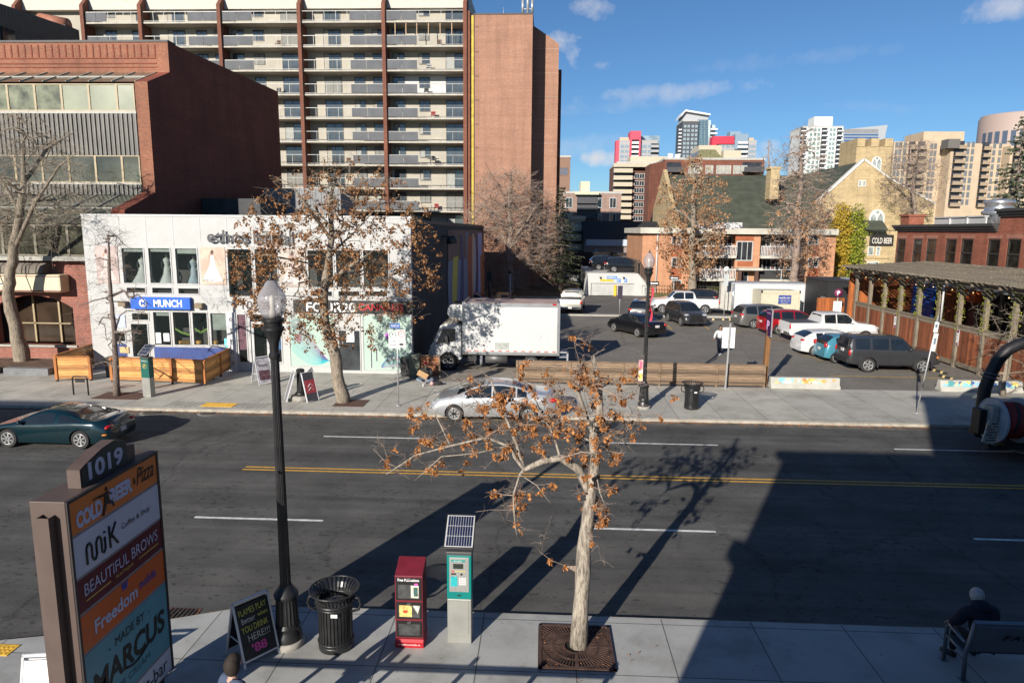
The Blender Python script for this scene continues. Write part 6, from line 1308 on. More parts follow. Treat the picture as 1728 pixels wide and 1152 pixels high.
def pergola():
    X=22.; o_=(24,41,0); gw=wood('weathered grey timber','#8b8070','#5a5043',streak=10); t=thing('pergola','weathered grey timber pergola roof along the restaurant patio','pergola',o_)
    pxs=[1432,1454.5,1478,1504.6,1535,1567.6,1601,1644,1691,1745]; Ys=[X*1152/(p-914.5) for p in pxs]
    zt=4.5
    for y in Ys:
        MB(o_).box(X-.1,y-.1,0,X+.1,y+.1,zt).build('post',gw,t); MB(o_).box(26.6,y-.1,0,26.75,y+.1,zt+.1).build('post',gw,t)
        MB(o_).beam((X-.9,y,zt+.08),(26.8,y,zt+.42),.1,.22).build('rafter',gw,t); MB(o_).beam((X+.1,y,zt-.75),(X+.9,y,zt+.05),.1).beam((X,y+.1,zt-.7),(X,y+.75,zt-.05),.1).build('brace',gw,t)
    MB(o_).box(X-.14,28.5,zt-.14,X-.102,Ys[0]+.4,zt+.1).box(X+.102,28.5,zt-.14,X+.14,Ys[0]+.4,zt+.1).build('beam',gw,t)
    sl=MB(o_); n=26; r=random.Random(6)
    for i in range(n):
        x=X-1.0+i*.232; z=zt+.2+(x-X+.9)*.06; yy=28.2
        while yy<Ys[0]+.3:
            y2=min(yy+r.uniform(2.4,4.6),Ys[0]+.5+r.uniform(-.15,.25)); sl.box(x,yy,z,x+.09,y2-.01,z+.09+r.uniform(0,.03)); yy=y2
    sl.build('roof_slats',wood('pergola slat timber','#aa9f8c','#3b342b',streak=5),t)
    # fence of vertical boards between the posts
    bd=wood('red cedar boards','#a3623f','#5d3323',plank=.14,streak=16); f=thing('patio_fence','tall weathered red cedar board fence between the pergola posts','fence',(X,41,0)); ff=(X,41,0)
    for i,(ya,yb) in enumerate(zip(Ys,Ys[1:])):
        za,zb_=2.3,2.3; p=MB(ff); k=int((ya-yb-.22)/.14)
        for j in range(k): y=yb+.11+j*.14; p.box(X-.03,y,.28,X+.0,y+.132,2.22)
        p=p.build('panel',bd,f); MB(ff).box(X-.09,yb+.1,2.22,X+.09,ya-.1,2.32).box(X-.05,yb+.1,.12,X-.031,ya-.1,.36).box(X-.05,yb+.1,2.02,X-.031,ya-.1,2.2).build('rail',gw,p)
    f2=thing('fence_sign','x','sign',(0,0,0)); 
    bpy.data.objects.remove(f2)
    for (xx,yy,lab) in ((1512,541,'small white parking notice on the cedar fence, the farther of two'),(1614,569,'small white parking notice on the cedar fence, the nearer of two')):
        p=atX(xx,yy,X-.06); s=thing('fence_sign',lab,'sign',(p.x,p.y,p.z),0,'parking notices on the cedar fence'); MB().box(-.012,-.22,-.42,.0,.22,.42).build('plate',mat('sign face white',(.68,.68,.66)),s); MB().box(-.016,-.2,.26,-.0125,.2,.4).box(-.016,-.2,-.4,-.0125,.2,-.28).build('purple_band',mat('maroon band',(.18,.02,.08),.5),s); text('RESERVED',(-.013,0,.1),.34,.07,mat('ink black',(.008,.008,.008)),s,RLEFT,ext=.002); text('PARKING',(-.013,0,-.05),.34,.07,mat('ink black',(.008,.008,.008)),s,RLEFT,ext=.002)
    MB_=MB
    d=MB((25,41,0)).box(22.15,29,0,26.6,Ys[0],.3); d=d.build('patio_deck',mat('patio deck boards',(.10,.07,.05),.85,var=.4,scale=3)); d.location=(25,41,0); tag(d,'dark timber patio deck behind the cedar fence','deck')
    w=thing('patio_screen','orange cedar back wall of the patio with blue panels','wall',(25,50,0)); ww=(25,50,0)
    MB(ww).box(X+.2,50.6,.3,26.5,50.75,4.2).build('boards',wood('bright cedar boards','#b56a35','#7c431f',plank=.16),w)
    # orange inner wall along restaurant, with blue tarps
    MB(ww).box(26.76,44.5,.3,26.86,50.5,4.3).build('boards',_M['bright cedar boards'],w)
    for y0,y1,z0,z1 in ((47.2,49.8,1.4,3.7),(32.8,34.6,1.4,3.6)):
        q=MB((26.5,y0,0)).box(26.3,y0,z0,26.45,y1,z1); q=q.build('blue_panel',mat('bright blue tarp',(.01,.10,.45),.5,var=.1)); q.location=(26.5,y0,0); tag(q,'bright blue panel hung at the %s end of the patio'%('far' if y0>40 else 'near'),'panel','blue patio panels')
    mb=MB((26.3,43,0)).box(26.2,42.6,2.9,26.6,43.9,3.7); mb=mb.build('heater_hood',mat('orange red cloth',(.7,.14,.03),.7)); mb.location=(26.3,43,0); tag(mb,'orange red cloth hanging in the patio','cloth')
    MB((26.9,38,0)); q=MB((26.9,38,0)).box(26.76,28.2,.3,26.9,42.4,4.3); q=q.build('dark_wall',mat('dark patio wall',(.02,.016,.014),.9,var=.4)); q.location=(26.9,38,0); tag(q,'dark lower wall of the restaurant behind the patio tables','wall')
    # translucent roofing sheets under the slats, string lights
    q=thing('awning_sheets','pale corrugated sheets under the near part of the pergola','awning',(24,38,0)); mb=MB((24,38,0))
    for i in range(5): mb.box(23.2,31+i*2.6,4.05,26.4,33.2+i*2.6,4.1)
    mb.build('sheets',mat('pale sheet',(.45,.48,.5),.4,var=.2),q)
    l=thing('string_lights','string of small warm bulbs under the pergola','lights',(23.5,40,0)); mb=MB((23.5,40,0)); bb=MB((23.5,40,0))
    for i in range(22):
        y=30+i*.95; mb.beam((23,y,4.0-.15*math.sin(i*1.57)**2),(23,y+.95,4.0-.15*math.sin((i+1)*1.57)**2),.015); bb.ball((23,y,3.93),.035,6,4)
    mb.build('wire',mat('black fitting',(.02,.02,.02)),l); bb.build('bulbs',mat('warm bulb',(.9,.6,.25),.3,emit=1.5),l)
    # hop vines on posts
    lf=leafmat('hop vine leaves',(.10,.16,.02),(.25,.28,.04),(.45,.42,.06)); r=random.Random(12)
    for i,y in enumerate(Ys[2:9]):
        mb=MB(); st=MB(); 
        for k in range(110):
            z=r.uniform(2.1,4.6); a=r.uniform(0,6.28); cluster(mb,r,Vector((math.cos(a)*.17,math.sin(a)*.17,z)),.07,2,.07)
        st.tube([(math.cos(k*.8)*.13,math.sin(k*.8)*.13,1.6+k*.22) for k in range(14)],.012,4)
        v=thing('climbing_vine','x','vine',(X,y,0),0,'hop vines on the pergola posts'); st.build('stem',mat('vine stem',(.12,.08,.04),.9),v); mb.build('leaves',lf,v); v['label']='yellow green hop vine on the %s pergola post counted from the far end'%['third','fourth','fifth','sixth','seventh','eighth','ninth'][i]
    MB((0,0,0)); q=MB((21.8,38.2,0)).cyl((21.8,38.2,2.3),(21.8,38.2,4.3),.05).cyl((21.8,38.2,4.3),(24.6,38.2,4.3),.05); q=q.build('white_pipe',W8t); q.location=(21.8,38.2,0); tag(q,'white pipe rising beside a pergola post and turning in under the roof','pipe')
    # picnic tables
    def ptable(): 
        t=thing('picnic_table','x','table',(0,0,0)); MB().box(-.9,-.4,.72,.9,.4,.78).build('tabletop',tb:=mat('dark table timber',(.14,.075,.04),.7),t); MB().box(-.9,-.85,.42,.9,-.6,.47).build('seat',tb,t); MB().box(-.9,.6,.42,.9,.85,.47).build('seat',tb,t)
        for x in (-.7,.7): MB().beam((x,-.75,0),(x,-.1,.72),.08).beam((x,.75,0),(x,.1,.72),.08).beam((x,-.7,.42),(x,.7,.42),.07).build('leg',tb,t)
        return t
    p=ptable(); p.location=(24,46.5,.3); p['label']='picnic table at the far end of the patio, nearest the orange wall'; p['group']='patio picnic tables'
    for y,l_ in ((42.5,'picnic table in the middle of the patio in front of the dark wall'),(38.4,'picnic table behind the white pipe post'),(34.2,'picnic table at the street end of the patio beside the near blue panel')): dup(p,(24,y,.3),label=l_)
pergola()
def shed():
    X0,X1,Y0,Y1=22.0,27.2,53.9,58.4; o_=(24.5,56,0); bk=mat('black metal shed',(.016,.016,.018),.55,var=.3,scale=2); t=thing('black_shed','flat roofed black shed between the cream container and the pergola','shed',o_)
    MB(o_).box(X0,Y0,0,X1,Y1,3.3).build('wall',bk,t); MB(o_).box(X0-.06,Y0-.06,3.3,X1,Y1,3.42).build('roof_edge',bk,t); MB(o_).box(X0+2,Y0+1,3.42,X1-1.5,Y0+2.6,3.5).build('skylight',mat('grey skylight',(.35,.37,.4),.4),t)
    a=px(1368,505,1377,536,Y0); MB(o_).box(X0-.04,Y0+.3,0,X0-.001,Y0+1.1,2.1).build('door',mat('grey shed door',(.2,.21,.22),.5),t)
    f=thing('cedar_gate','bright cedar board screen in front of the black shed','fence',(23,53.5,0)); mb=MB((23,53.5,0)); 
    x0,x1=at(1377,520,53.6).x,at(1424,520,53.6).x; k=int((x1-x0)/.14)
    for i in range(k): mb.box(x0+i*.14,53.5,.15,x0+i*.14+.132,53.54,2.1)
    mb.build('boards',_M['bright cedar boards'],f); MB((23,53.5,0)).box(x0,53.54,.4,x1,53.6,.5).box(x0,53.54,1.8,x1,53.6,1.9).build('rails',_M['weathered grey timber'],f)
    s=thing('parking_sign','round purple parking disc over a small white board at the fence corner','sign',(21.6,51.0,0)); MB().cyl((0,0,0),(0,0,2.9),.04).build('post',mat('galvanised steel',(.42,.42,.42)),s); MB().box(-.3,-.06,1.1,.3,-.02,2.1).build('board',mat('sign face white',(.68,.68,.66)),s); d=MB().lathe([(.3,-.08),(.3,-.04)],(0,0,2.7),n=20,axis='y').build('disc',mat('maroon band',(.18,.02,.08)),s); text('P',(0,-.081,2.7),.2,.32,mat('sign white',(.75,.75,.75)),d,bold=.03)
shed()
# ---- plank fence by the pavement, barriers, planters
def streetside():
    pw=wood('weathered plank','#8f7c68','#574838',axis='h',plank=.135,streak=18); Y=31.05
    f=thing('plank_fence','low fence of horizontal weathered planks between the pavement and the car park','fence',(4.5,Y,0)); ff=(4.5,Y,0)
    xs_=[-1.15,3.95,7.55,10.1] ; ztop=1.0
    xs_=[-1.15,1.3,3.72,5.4,8.0,10.15]
    r=random.Random(3)
    for a,b in zip(xs_,xs_[1:]):
        p=MB(ff)
        for i in range(7): p.box(a+.05,Y-.02+r.uniform(-.006,.006),.08+i*.137,b-.05,Y+.02,.08+i*.137+.122)
        p=p.build('panel',pw,f); MB(ff).box(a+.05,Y-.03,1.04,b-.05,Y+.05,1.08).build('cap',pw,p)
    for a in xs_: MB(ff).box(a-.05,Y-.06,0,a+.05,Y+.06,1.08).build('post',pw,f)
    pl=thing('wood_screen','small panel of horizontal planks behind the seated man','fence',(-5.0,31.85,0)); m_=MB((-5.0,31.85,0))
    a,b,c,d=px(701,608,743,641,31.85)
    for i in range(7): m_.box(a+.08,31.83,.08+i*.135,b-.08,31.87,.08+i*.135+.12)
    m_.build('planks',wood('reddish plank','#a5714d','#6b4028',axis='h',plank=.135),pl); MB((-5.0,31.85,0)).box(a,31.8,0,a+.08,31.9,1.05).box(b-.08,31.8,0,b,31.9,1.05).box(a,31.79,1.05,b,31.91,1.09).build('frame',pw,pl)
    bx=MB((-5.9,32.0,0)).box(-6.33,31.7,0,-5.83,32.2,1.12).build('planter_box',mat('grey green planter',(.10,.11,.085),.7,var=.2,scale=3)); bx.location=(-5.9,32.0,0); tag(bx,'tall grey green planter box between the shop front and the plank screen','planter')
    bn=thing('waste_bin','black wheeled waste bin beside the tall planter box','bin',(-6.55,32.1,0)); MB().prism([(-.2,-.25,.06),(.2,-.25,.06),(.24,-.28,.85),(-.24,-.28,.85)],(0,.5,0)).build('body',mat('black fitting',(.02,.02,.02)),bn); MB().box(-.26,-.3,.85,.26,.27,.92).build('lid',mat('black fitting',(.02,.02,.02)),bn); MB().cyl((-.22,.22,.08),(.22,.22,.08),.08).build('wheel',mat('black fitting',(.02,.02,.02)),bn)
    # barriers
    cm=mat('barrier concrete',(.40,.39,.345),.85,var=.12,scale=3)
    def barrier(x0,x1,lab,pal,seed):
        Yb=31.15; o_=((x0+x1)/2,Yb,0); t=thing('concrete_barrier',lab,'barrier',o_,0,'painted concrete barriers')
        prof=[(-.28,0),(-.28,.08),(-.17,.22),(-.12,.5),(.12,.5),(.17,.22),(.28,.08),(.28,0)]; MB(o_).prism([(x0,Yb+y,z) for y,z in prof],(x1-x0,0,0)).build('body',cm,t,bevel=.02)
        r=random.Random(seed)
        def P(u,v): # v 0..1 up the slope
            y=-.172+.05*v-.004; z=.225+.26*v; return (x0+u,Yb+y,z)
        for i in range(34):
            m=pal[i%len(pal)]; u=r.uniform(.2,x1-x0-.2); v=r.uniform(.15,.8); n=9; rad=r.uniform(.07,.22); mb=MB(o_); poly=[]
            if i%3==0: 
                for k in range(n): a=math.pi*k/(n-1); poly.append(P(min(max(u+rad*math.cos(a),.02),x1-x0-.02),min(1,max(0,v-.3+ .6*math.sin(a)))))
            else:
                for k in range(n): a=6.283*k/n; q=rad*r.uniform(.5,1.1); poly.append(P(min(max(u+q*math.cos(a),.02),x1-x0-.02),min(1,max(0,v+q*2.2*math.sin(a)))))
            mb.prism(poly,(0,-.0015-.0006*i/2,0)); mb.build('painted_shape',m,t)
    p1=[mat('barrier aqua',(.2,.5,.55),.7),mat('barrier orange',(.7,.32,.08),.7),mat('barrier yellow',(.7,.52,.15),.7),mat('barrier pale',(.5,.58,.45),.7),mat('barrier coral',(.65,.2,.1),.7)]
    p2=[mat('barrier aqua',(.2,.5,.55)),mat('barrier navy',(.05,.1,.25),.7),mat('barrier sky',(.25,.45,.65),.7),mat('barrier yellow',(.7,.52,.15)),mat('barrier teal',(.08,.3,.3),.7)]
    barrier(10.45,13.55,'concrete barrier painted orange, yellow and aqua at the end of the plank fence',p1,1); barrier(18.0,21.6,'concrete barrier painted blue, teal and yellow by the patio fence',p2,2)
    # parking curbs
    yb_=mat('rubber kerb',(.03,.03,.03),.8); yy=mat('kerb yellow',(.6,.45,.2),.7)
    def stop(x,y,rz,lab,grp='rubber parking stops'):
        t=thing('parking_stop',lab,'parking stop',(x,y,0),rz,grp); MB().prism([(-.9,-.08,0),(-.9,.08,0),(-.9,.05,.11),(-.9,-.05,.11)],(1.8,0,0)).build('block',yb_,t)
        for i in range(3): MB().prism([(-.65+i*.55,-.083,.0),(-.65+i*.55,-.052,.113),(-.65+i*.55,.052,.113),(-.65+i*.55,.083,0)],(.16,0,0)).build('stripe',yy,t)
    p=g(1212,540); stop(p.x-.95,p.y,0,'striped rubber stop, left of the pair before the white trailer'); stop(p.x+.95,p.y+.02,0,'striped rubber stop, right of the pair before the white trailer')
    p=g(1580,628); stop(p.x+.1,p.y+.3,R_(96),'yellow striped rubber stop in front of the dark grey off roader')
    p=g(1603,641); stop(p.x+.1,p.y,R_(96),'short rubber stop behind the blue painted barrier')
    # timber patio screens outside the food shop
    ced=wood('pale cedar slats','#d9a567','#b67c42',axis='h',plank=.125,streak=12); pst=wood('orange cedar post','#b4743c','#8a5227')
    def screen(pts,lab,h=1.12,nm='timber_screen'):
        o_=(*pts[0],0); t=thing(nm,lab,'fence',o_,0,'pale timber patio screens')
        for (xa,ya),(xb,yb2) in zip(pts,pts[1:]):
            d=Vector((xb-xa,yb2-ya,0)); L=d.length; d.normalize(); a=math.atan2(d.y,d.x); M=Matrix.Rotation(a,3,'Z'); m_=MB(o_)
            for i in range(8): m_.obox(((xa+xb)/2,(ya+yb2)/2,.17+i*.125),(L-.1,.035,.118),M)
            m_.build('slats',ced,t); m_=MB(o_); m_.obox(((xa+xb)/2,(ya+yb2)/2,1.14),(L,.13,.045),M); m_.build('cap',pst,t)
        for (x,y) in pts: MB(o_).box(x-.06,y-.06,.08,x+.06,y+.06,h).build('post',pst,t); MB(o_).cyl((x,y,0),(x,y,.08),.06,n=10).build('foot',mat('black fitting',(.02,.02,.02)),t)
    def gp(x,y): p=g(x,y); return (p.x,p.y)
    P1,P2,P3,P4=gp(190,644),gp(291,647),gp(346,650),gp(396,622)
    screen([P1,P2,P3,((P3[0]+P4[0])/2,(P3[1]+P4[1])/2+.02),P4],'long pale timber screen wrapping the food shop patio, behind the green pay station')
    screen([gp(97,643),gp(154,642)],'short pale timber screen left of the patio opening')
    screen([gp(97,640),gp(186,608)],'timber screen running back along the patio towards the brick office')
    pb=MB((-20.2,30.9,0)).prism([(-20.5,30.6,0),(-19.9,30.6,0),(-19.85,30.55,.95),(-20.55,30.55,.95)],(0,.6,0)).build('planter_pot',mat('charcoal pot',(.03,.03,.032),.5)); pb.location=(-20.2,30.9,0); tag(pb,'charcoal tapered planter in the gap of the timber patio screens','planter')
    rs=leafmat('red dogwood twigs',(.12,.03,.02),(.2,.05,.03),(.25,.1,.05))
    for i,(xx,yy_) in enumerate(((278,600),(298,600),(352,602))):
        p=at(xx,yy_,30.6); st=MB(); r=random.Random(i)
        for k in range(16): st.tube([(r.gauss(0,.08),r.gauss(0,.05),0),(r.gauss(0,.15),r.gauss(0,.1),.5),(r.gauss(0,.25),r.gauss(0,.12),r.uniform(.8,1.3))],[.012,.009,.004],4)
        v=thing('dogwood_pot','x','plant',(p.x,30.7,0),0,'red twig plants behind the timber screen'); st.build('twigs',rs,v); MB().lathe([(.16,0),(.2,.35),(.19,.36)],n=14).build('pot',mat('charcoal pot',(.03,.03,.032)),v); v['label']='red twigged plant behind the timber screen, %s'%['left one of the close pair','right one of the close pair','lone one at the right corner'][i]
    # brick office front bed and bench kerb
    q=MB((-24,33,0)).box(-34,31.2,0,-23.0,33.6,.25).build('planting_bed',mat('bark bed',(.12,.07,.045),.95,var=.5,scale=3,bump=.6)); q.location=(-24,33,0); tag(q,'raised planting bed of brown leaves at the foot of the large bare tree','planting bed')
    for i,x in enumerate((-30,-27.2,-24.6)):
        q=MB((x,31.0,0)).box(x-1.1,30.8,0,x+1.1,31.15,.32).build('edging_block',mat('grey edging block',(.16,.165,.17),.85,var=.2,scale=3)); q.location=(x,31.0,0); tag(q,'grey concrete edging block of the planting bed','edging block','grey edging blocks of the planting bed')
    # lamp stump with two boards
    ls=thing('lamp_base','black lamp post stump on a round concrete footing with signs leaning on it','lamp base',(-9.95,27.15,0)); MB().lathe([(.42,0),(.42,.16),(.38,.2)],n=24).build('footing',mat('footing concrete',(.3,.28,.25)),ls); MB().lathe([(.24,.2),(.24,.3),(.19,.36)],n=20).lathe([(.17,.36),(.15,1.15),(.17,1.2),(.17,1.28),(.1,1.32)],n=30,flute=.06).build('stump',BKs:=mat('black cast paint',(.017,.017,.018)),ls)
streetside()
# =====================================================  VEHICLES
RUB=mat('tyre rubber',(.022,.022,.022),.85,var=.2,scale=10); TRIM=mat('black plastic trim',(.02,.02,.022),.6); GLS=mat('car glass',(.012,.016,.02),.04,var=.3,scale=.8,spec=.9); CHR=mat('chrome',(.6,.6,.6),.15,metal=1,var=.05)
RED=mat('tail lamp red',(.42,.01,.012),.2,spec=.8); HLG=mat('head lamp glass',(.5,.52,.55),.12,metal=.4,spec=.8); AMB=mat('amber lens',(.7,.22,.02),.25); ALU=mat('alloy wheel',(.46,.46,.46),.35,metal=.5,var=.1); WHL=mat('dark wheel well',(.006,.006,.006),1); PLT=mat('plate white',(.55,.52,.52),.5)
def paint(n,c,metal=.0,rough=.28,coat=.8,var=.03): return mat('car paint '+n,c,rough,metal=metal,var=var,coat=coat,scale=1)
def interp(pts,x):
    if x<=pts[0][0]: return pts[0][1]
    for (a,b),(c,d) in zip(pts,pts[1:]):
        if x<=c: return b+(d-b)*((x-a)/(c-a) if c>a else 1)
    return pts[-1][1]
def wheel(parent,x,y,r,side,rimm,spokes=7,w=.21,style=0):
    """side=+1: outer face towards +y"""
    t=MB(); o=bpy.data.objects.new
    s=side
    t.lathe([(r*.66,-w/2),(r*.93,-w/2),(r,-w*.36),(r,w*.36),(r*.93,w/2),(r*.66,w/2)],n=28,axis='y')
    wh=t.build('wheel',RUB,parent,sharp=40); wh.location=(x,y,r)
    m=MB(); m.lathe([(r*.67,s*w*.30),(r*.67,s*(w/2+.004)),(r*.61,s*(w/2+.004)),(r*.6,s*w*.25)],n=28,axis='y'); m.lathe([(r*.17,s*w*.3),(r*.15,s*(w/2-.0)),(.01,s*(w/2+.0))],n=14,axis='y')
    for k in range(spokes):
        a=2*math.pi*k/spokes
        if style==0:
            m.beam((math.cos(a)*r*.08,s*(w/2-.015),math.sin(a)*r*.08),(math.cos(a)*r*.64,s*(w/2-.012),math.sin(a)*r*.64),r*.15,.03)
        else:
            for da in (-.13,.13): m.beam((math.cos(a+da)*r*.1,s*(w/2-.015),math.sin(a+da)*r*.1),(math.cos(a+da*1.4)*r*.64,s*(w/2-.012),math.sin(a+da*1.4)*r*.64),r*.085,.03)
    m.build('rim',rimm,wh)
    MB().lathe([(r*.64,s*w*.22),(.01,s*w*.24)],n=20,axis='y').build('brake_disc',WHL,wh)
    return wh
def car(name,label,cat,loc,rz,S,pm,group=None,rim=ALU,arch=False,glass=GLS):
    L,W,wb,rw,fo=S['L'],S['W'],S['wb'],S['r'],S['fo']      # fo front overhang
    hw=W/2; xf=L/2-fo; xr=xf-wb; top=S['top']; belt=S['belt']; zb0=S.get('zb',.2)
    t=thing(name,label,cat,loc,rz,group)
    # stations
    xs=sorted(set([round(-L/2+i*L/64,4) for i in range(65)]))
    Tr=[interp(top,x) for x in xs]; 
    for _ in range(S.get('smooth',1)): Tr=[Tr[0]]+[(Tr[i-1]+2*Tr[i]+Tr[i+1])/4 for i in range(1,len(Tr)-1)]+[Tr[-1]]
    def T(x): 
        i=min(max((x+L/2)/(L/64),0),63.9999); k=int(i); return Tr[k]*(1-(i-k))+Tr[k+1]*(i-k)
    def B(x): return min(interp(belt,x),T(x)-.012)
    pr=S.get('round',.3); px_=S.get('pinch',.16)
    def hwx(x):
        e=min(1,(L/2-abs(x))/(pr*1.6)); e=max(0,e); return hw*(1-px_*(1-math.sqrt(max(0,1-(1-e)**2))))
    def zb(x):
        e=max(0,1-(L/2-abs(x))/.55); return zb0+.09*e
    tm=S.get('tumble',.34)
    def ye(x): 
        d=max(T(x)-B(x),0); return max(hwx(x)*.955-tm*d-.02*min(1,d/.1),.3)
    def kk(x): return min(1,max(.18,(T(x)-B(x))/.3))
    def Te(x): return T(x)-.055*kk(x)
    def ring(x):
        w=hwx(x); b=B(x); z0=zb(x); k=kk(x); y=ye(x); te=Te(x); mz=z0+.55*(b-z0)
        return [(0,z0),(w*.82,z0),(w*.94,z0+.03),(w*.975,z0+.12),(w,mz-.08),(w,mz+.04),(w*.985,b-.06),(w*.955,b),((w*.955+y)/2,(b+te)/2),(y,te),(y*.88,T(x)-.02*k),(y*.5,T(x)),(0,T(x)+.012)]
    mb=MB(); nv=13; vs=[];fs=[]
    for x in xs:
        R=ring(x); vs+=[(x,-a,z) for a,z in R]+[(x,a,z) for a,z in R[-2:0:-1]]
    m=nv*2-2
    for i in range(len(xs)-1):
        for k in range(m): k2=(k+1)%m; fs.append((i*m+k,i*m+k2,(i+1)*m+k2,(i+1)*m+k))
    fs.append(tuple(range(m-1,-1,-1))); fs.append(tuple((len(xs)-1)*m+k for k in range(m)))
    mb.add(vs,fs)
    for j,f in enumerate(mb.f):
        zc=sum(mb.v[i].z for i in f)/len(f)
        if zc<S.get('trimz',zb0+.02): mb.m[j]=2
    me=mb.mesh('body',[pm,WHL,TRIM]); body=bpy.data.objects.new('body',me); COL.objects.link(body)
    cut=MB(); cut.mi=1
    for cx in (xf,xr):
        for s in (-1,1): cut.lathe([(rw*1.14,s*(hw+.1)),(rw*1.14,s*(hw-.3))],(cx,0,rw*1.0),n=28,axis='y')
    cm=cut.mesh('cut',[pm,WHL,TRIM]); co=bpy.data.objects.new('cut',cm); COL.objects.link(co)
    bo=body.modifiers.new('b','BOOLEAN'); bo.object=co; bo.operation='DIFFERENCE'; bo.solver='EXACT'
    dg=bpy.context.evaluated_depsgraph_get(); m2=bpy.data.meshes.new_from_object(body.evaluated_get(dg)); 
    bpy.data.objects.remove(body); bpy.data.objects.remove(co)
    if len(m2.vertices)<50: m2=me
    m2.shade_smooth(); m2.set_sharp_from_angle(angle=R_(33)); m2.name='body'
    body=bpy.data.objects.new('body',m2); COL.objects.link(body); body.parent=t
    # wheels
    for cx in (xf,xr):
        for s in (-1,1): wheel(t,cx,s*(hw-.125),rw,s,rim,S.get('spokes',7),style=S.get('style',0))
    if arch:
        for cx in (xf,xr):
            for s in (-1,1):
                mb=MB(); 
                n=18; pts=[]
                for k in range(n+1):
                    a=math.pi*(k/n)*1.16-.25; pts.append((math.cos(a),math.sin(a)))
                for (c0,s0),(c1,s1) in zip(pts,pts[1:]):
                    r0,r1=rw*1.12,rw*1.12+arch
                    mb.prism([(cx+c0*r0,s*(hw-.03),rw+s0*r0),(cx+c1*r0,s*(hw-.03),rw+s1*r0),(cx+c1*r1,s*(hw-.03),rw+s1*r1),(cx+c0*r1,s*(hw-.03),rw+s0*r1)],(0,s*.055,0))
                mb.build('arch_trim',S.get('archm',TRIM),body)
    # side glass
    def ysf(x,z): 
        b=B(x);te=Te(x); f=(z-b)/max(te-b,.01); return hwx(x)*.955*(1-f)+ye(x)*f
    for i,(xa,xb) in enumerate(S['side']):
        for s in (-1,1):
            mb=MB(); n=10; vs=[];fs=[]
            for k in range(n+1):
                x=xa+(xb-xa)*k/n; lo=B(x)+.025; hi=Te(x)-.035; 
                if hi<lo+.01: hi=lo+.01
                for z in (lo,(lo+hi)/2,hi): vs.append((x,s*(ysf(x,z)+.006),z))
            for k in range(n):
                for j in range(2): a=k*3+j; fs.append((a,a+1,a+4,a+3))
            mb.smooth=True; mb.add(vs,fs); mb.build('side_window',glass,t)
    def topz(x,y):
        Y=abs(y); e=ye(x)
        pts=[(0,T(x)+.012),(e*.5,T(x)),(e*.88,T(x)-.02*kk(x)),(e,Te(x))]; return interp(pts,Y)
    def screen(xa,xb,nm,ins=.05,off=.012,mm=None):
        mb=MB(); n=10; m_=10; vs=[];fs=[]
        sg=1 if (T(xa)>T(xb)) else -1
        for k in range(n+1):
            x=xa+(xb-xa)*k/n; e=ye(x)-ins
            for j in range(m_+1):
                y=-e+2*e*j/m_; vs.append((x+off*.6*sg,y,topz(x,y)+off))
        for k in range(n):
            for j in range(m_): a=k*(m_+1)+j; fs.append((a,a+1,a+m_+2,a+m_+1))
        mb.smooth=True; mb.add(vs,fs); return mb.build(nm,mm or glass,t)
    if S.get('wind'): screen(*S['wind'],'windshield')
    if S.get('rear'): screen(*S['rear'],'rear_window')
    if S.get('rearv'):   # upright rear glass: (x, z0, z1, halfwidth)
        x,z0,z1,w_,sl=S['rearv']; mb=MB(); mb.prism([(x,-w_,z0),(x,w_,z0),(x+sl,w_*.86,z1),(x+sl,-w_*.86,z1)],(-.012,0,0)); mb.build('rear_window',glass,t)
    # lamps
    for s in (-1,1):
        for key,nm,mm in (('tail','taillight',RED),('head','headlight',HLG),('fog','fog_light',AMB)):
            if key in S:
                x,y,z,sx,sy,sz=S[key]; mb=MB().ball((x,s*y,z),1,14,8,(sx,sy,sz)); mb.build(nm,mm,t)
        if 'mirror' in S:
            x,z=S['mirror']; y=ysf(x,z); mb=MB().ball((x+.0,s*(y+.12),z+.04),.1,10,7,(.75,1,.75)); mr=mb.build('mirror',pm,t); MB().beam((x,s*(y-.03),z-.02),(x,s*(y+.08),z+.02),.04).build('mirror_stalk',TRIM,mr)
        mb=MB()
        for x in S.get('seams',[]):
            zs=[zb(x)+.06+(B(x)-zb(x)-.08)*i/6 for i in range(7)]
            R=ring(x); prof=sorted([(z,y) for y,z in R[2:8]])
            for a,b in zip(zs,zs[1:]):
                ya=interp(prof,a); yb=interp(prof,b); mb.quad((x-.006,s*(ya+.003),a),(x+.006,s*(ya+.003),a),(x+.006,s*(yb+.003),b),(x-.006,s*(yb+.003),b))
        if S.get('seams'): mb.build('door_seams',WHL,body)
        mb=MB()
        for x in S.get('handles',[]): mb.ball((x,s*(hwx(x)*.985),B(x)-.09),.1,8,5,(1,.22,.16))
        if S.get('handles'): mb.build('door_handle',S.get('handlem',pm),body)
    if S.get('plate','r')=='r':
        x,z=S.get('platez',(-L/2-.01,.75)); MB().box(x-.012,-.15,z-.075,x+.03,.15,z+.075).build('licence_plate',PLT,t)
    if 'grille' in S:
        x,z0,z1,w0,w1=S['grille']; mb=MB().prism([(x,-w0,z0),(x,w0,z0),(x,w1,z1),(x,-w1,z1)],(.03,0,0)); gr=mb.build('grille',WHL,t)
        mb=MB()
        for i in range(5): z=z0+(z1-z0)*(i+.5)/5; mb.box(x+.028,-w0*.9,z-.008,x+.034,w0*.9,z+.008)
        mb.build('grille_bars',S.get('grillem',TRIM),gr)
    if 'bump' in S:
        for x,z0,z1,d in S['bump']: MB().box(x,-hw*.9,z0,x+d,hw*.9,z1).build('bumper',S.get('bumpm',TRIM),t,bevel=.03)
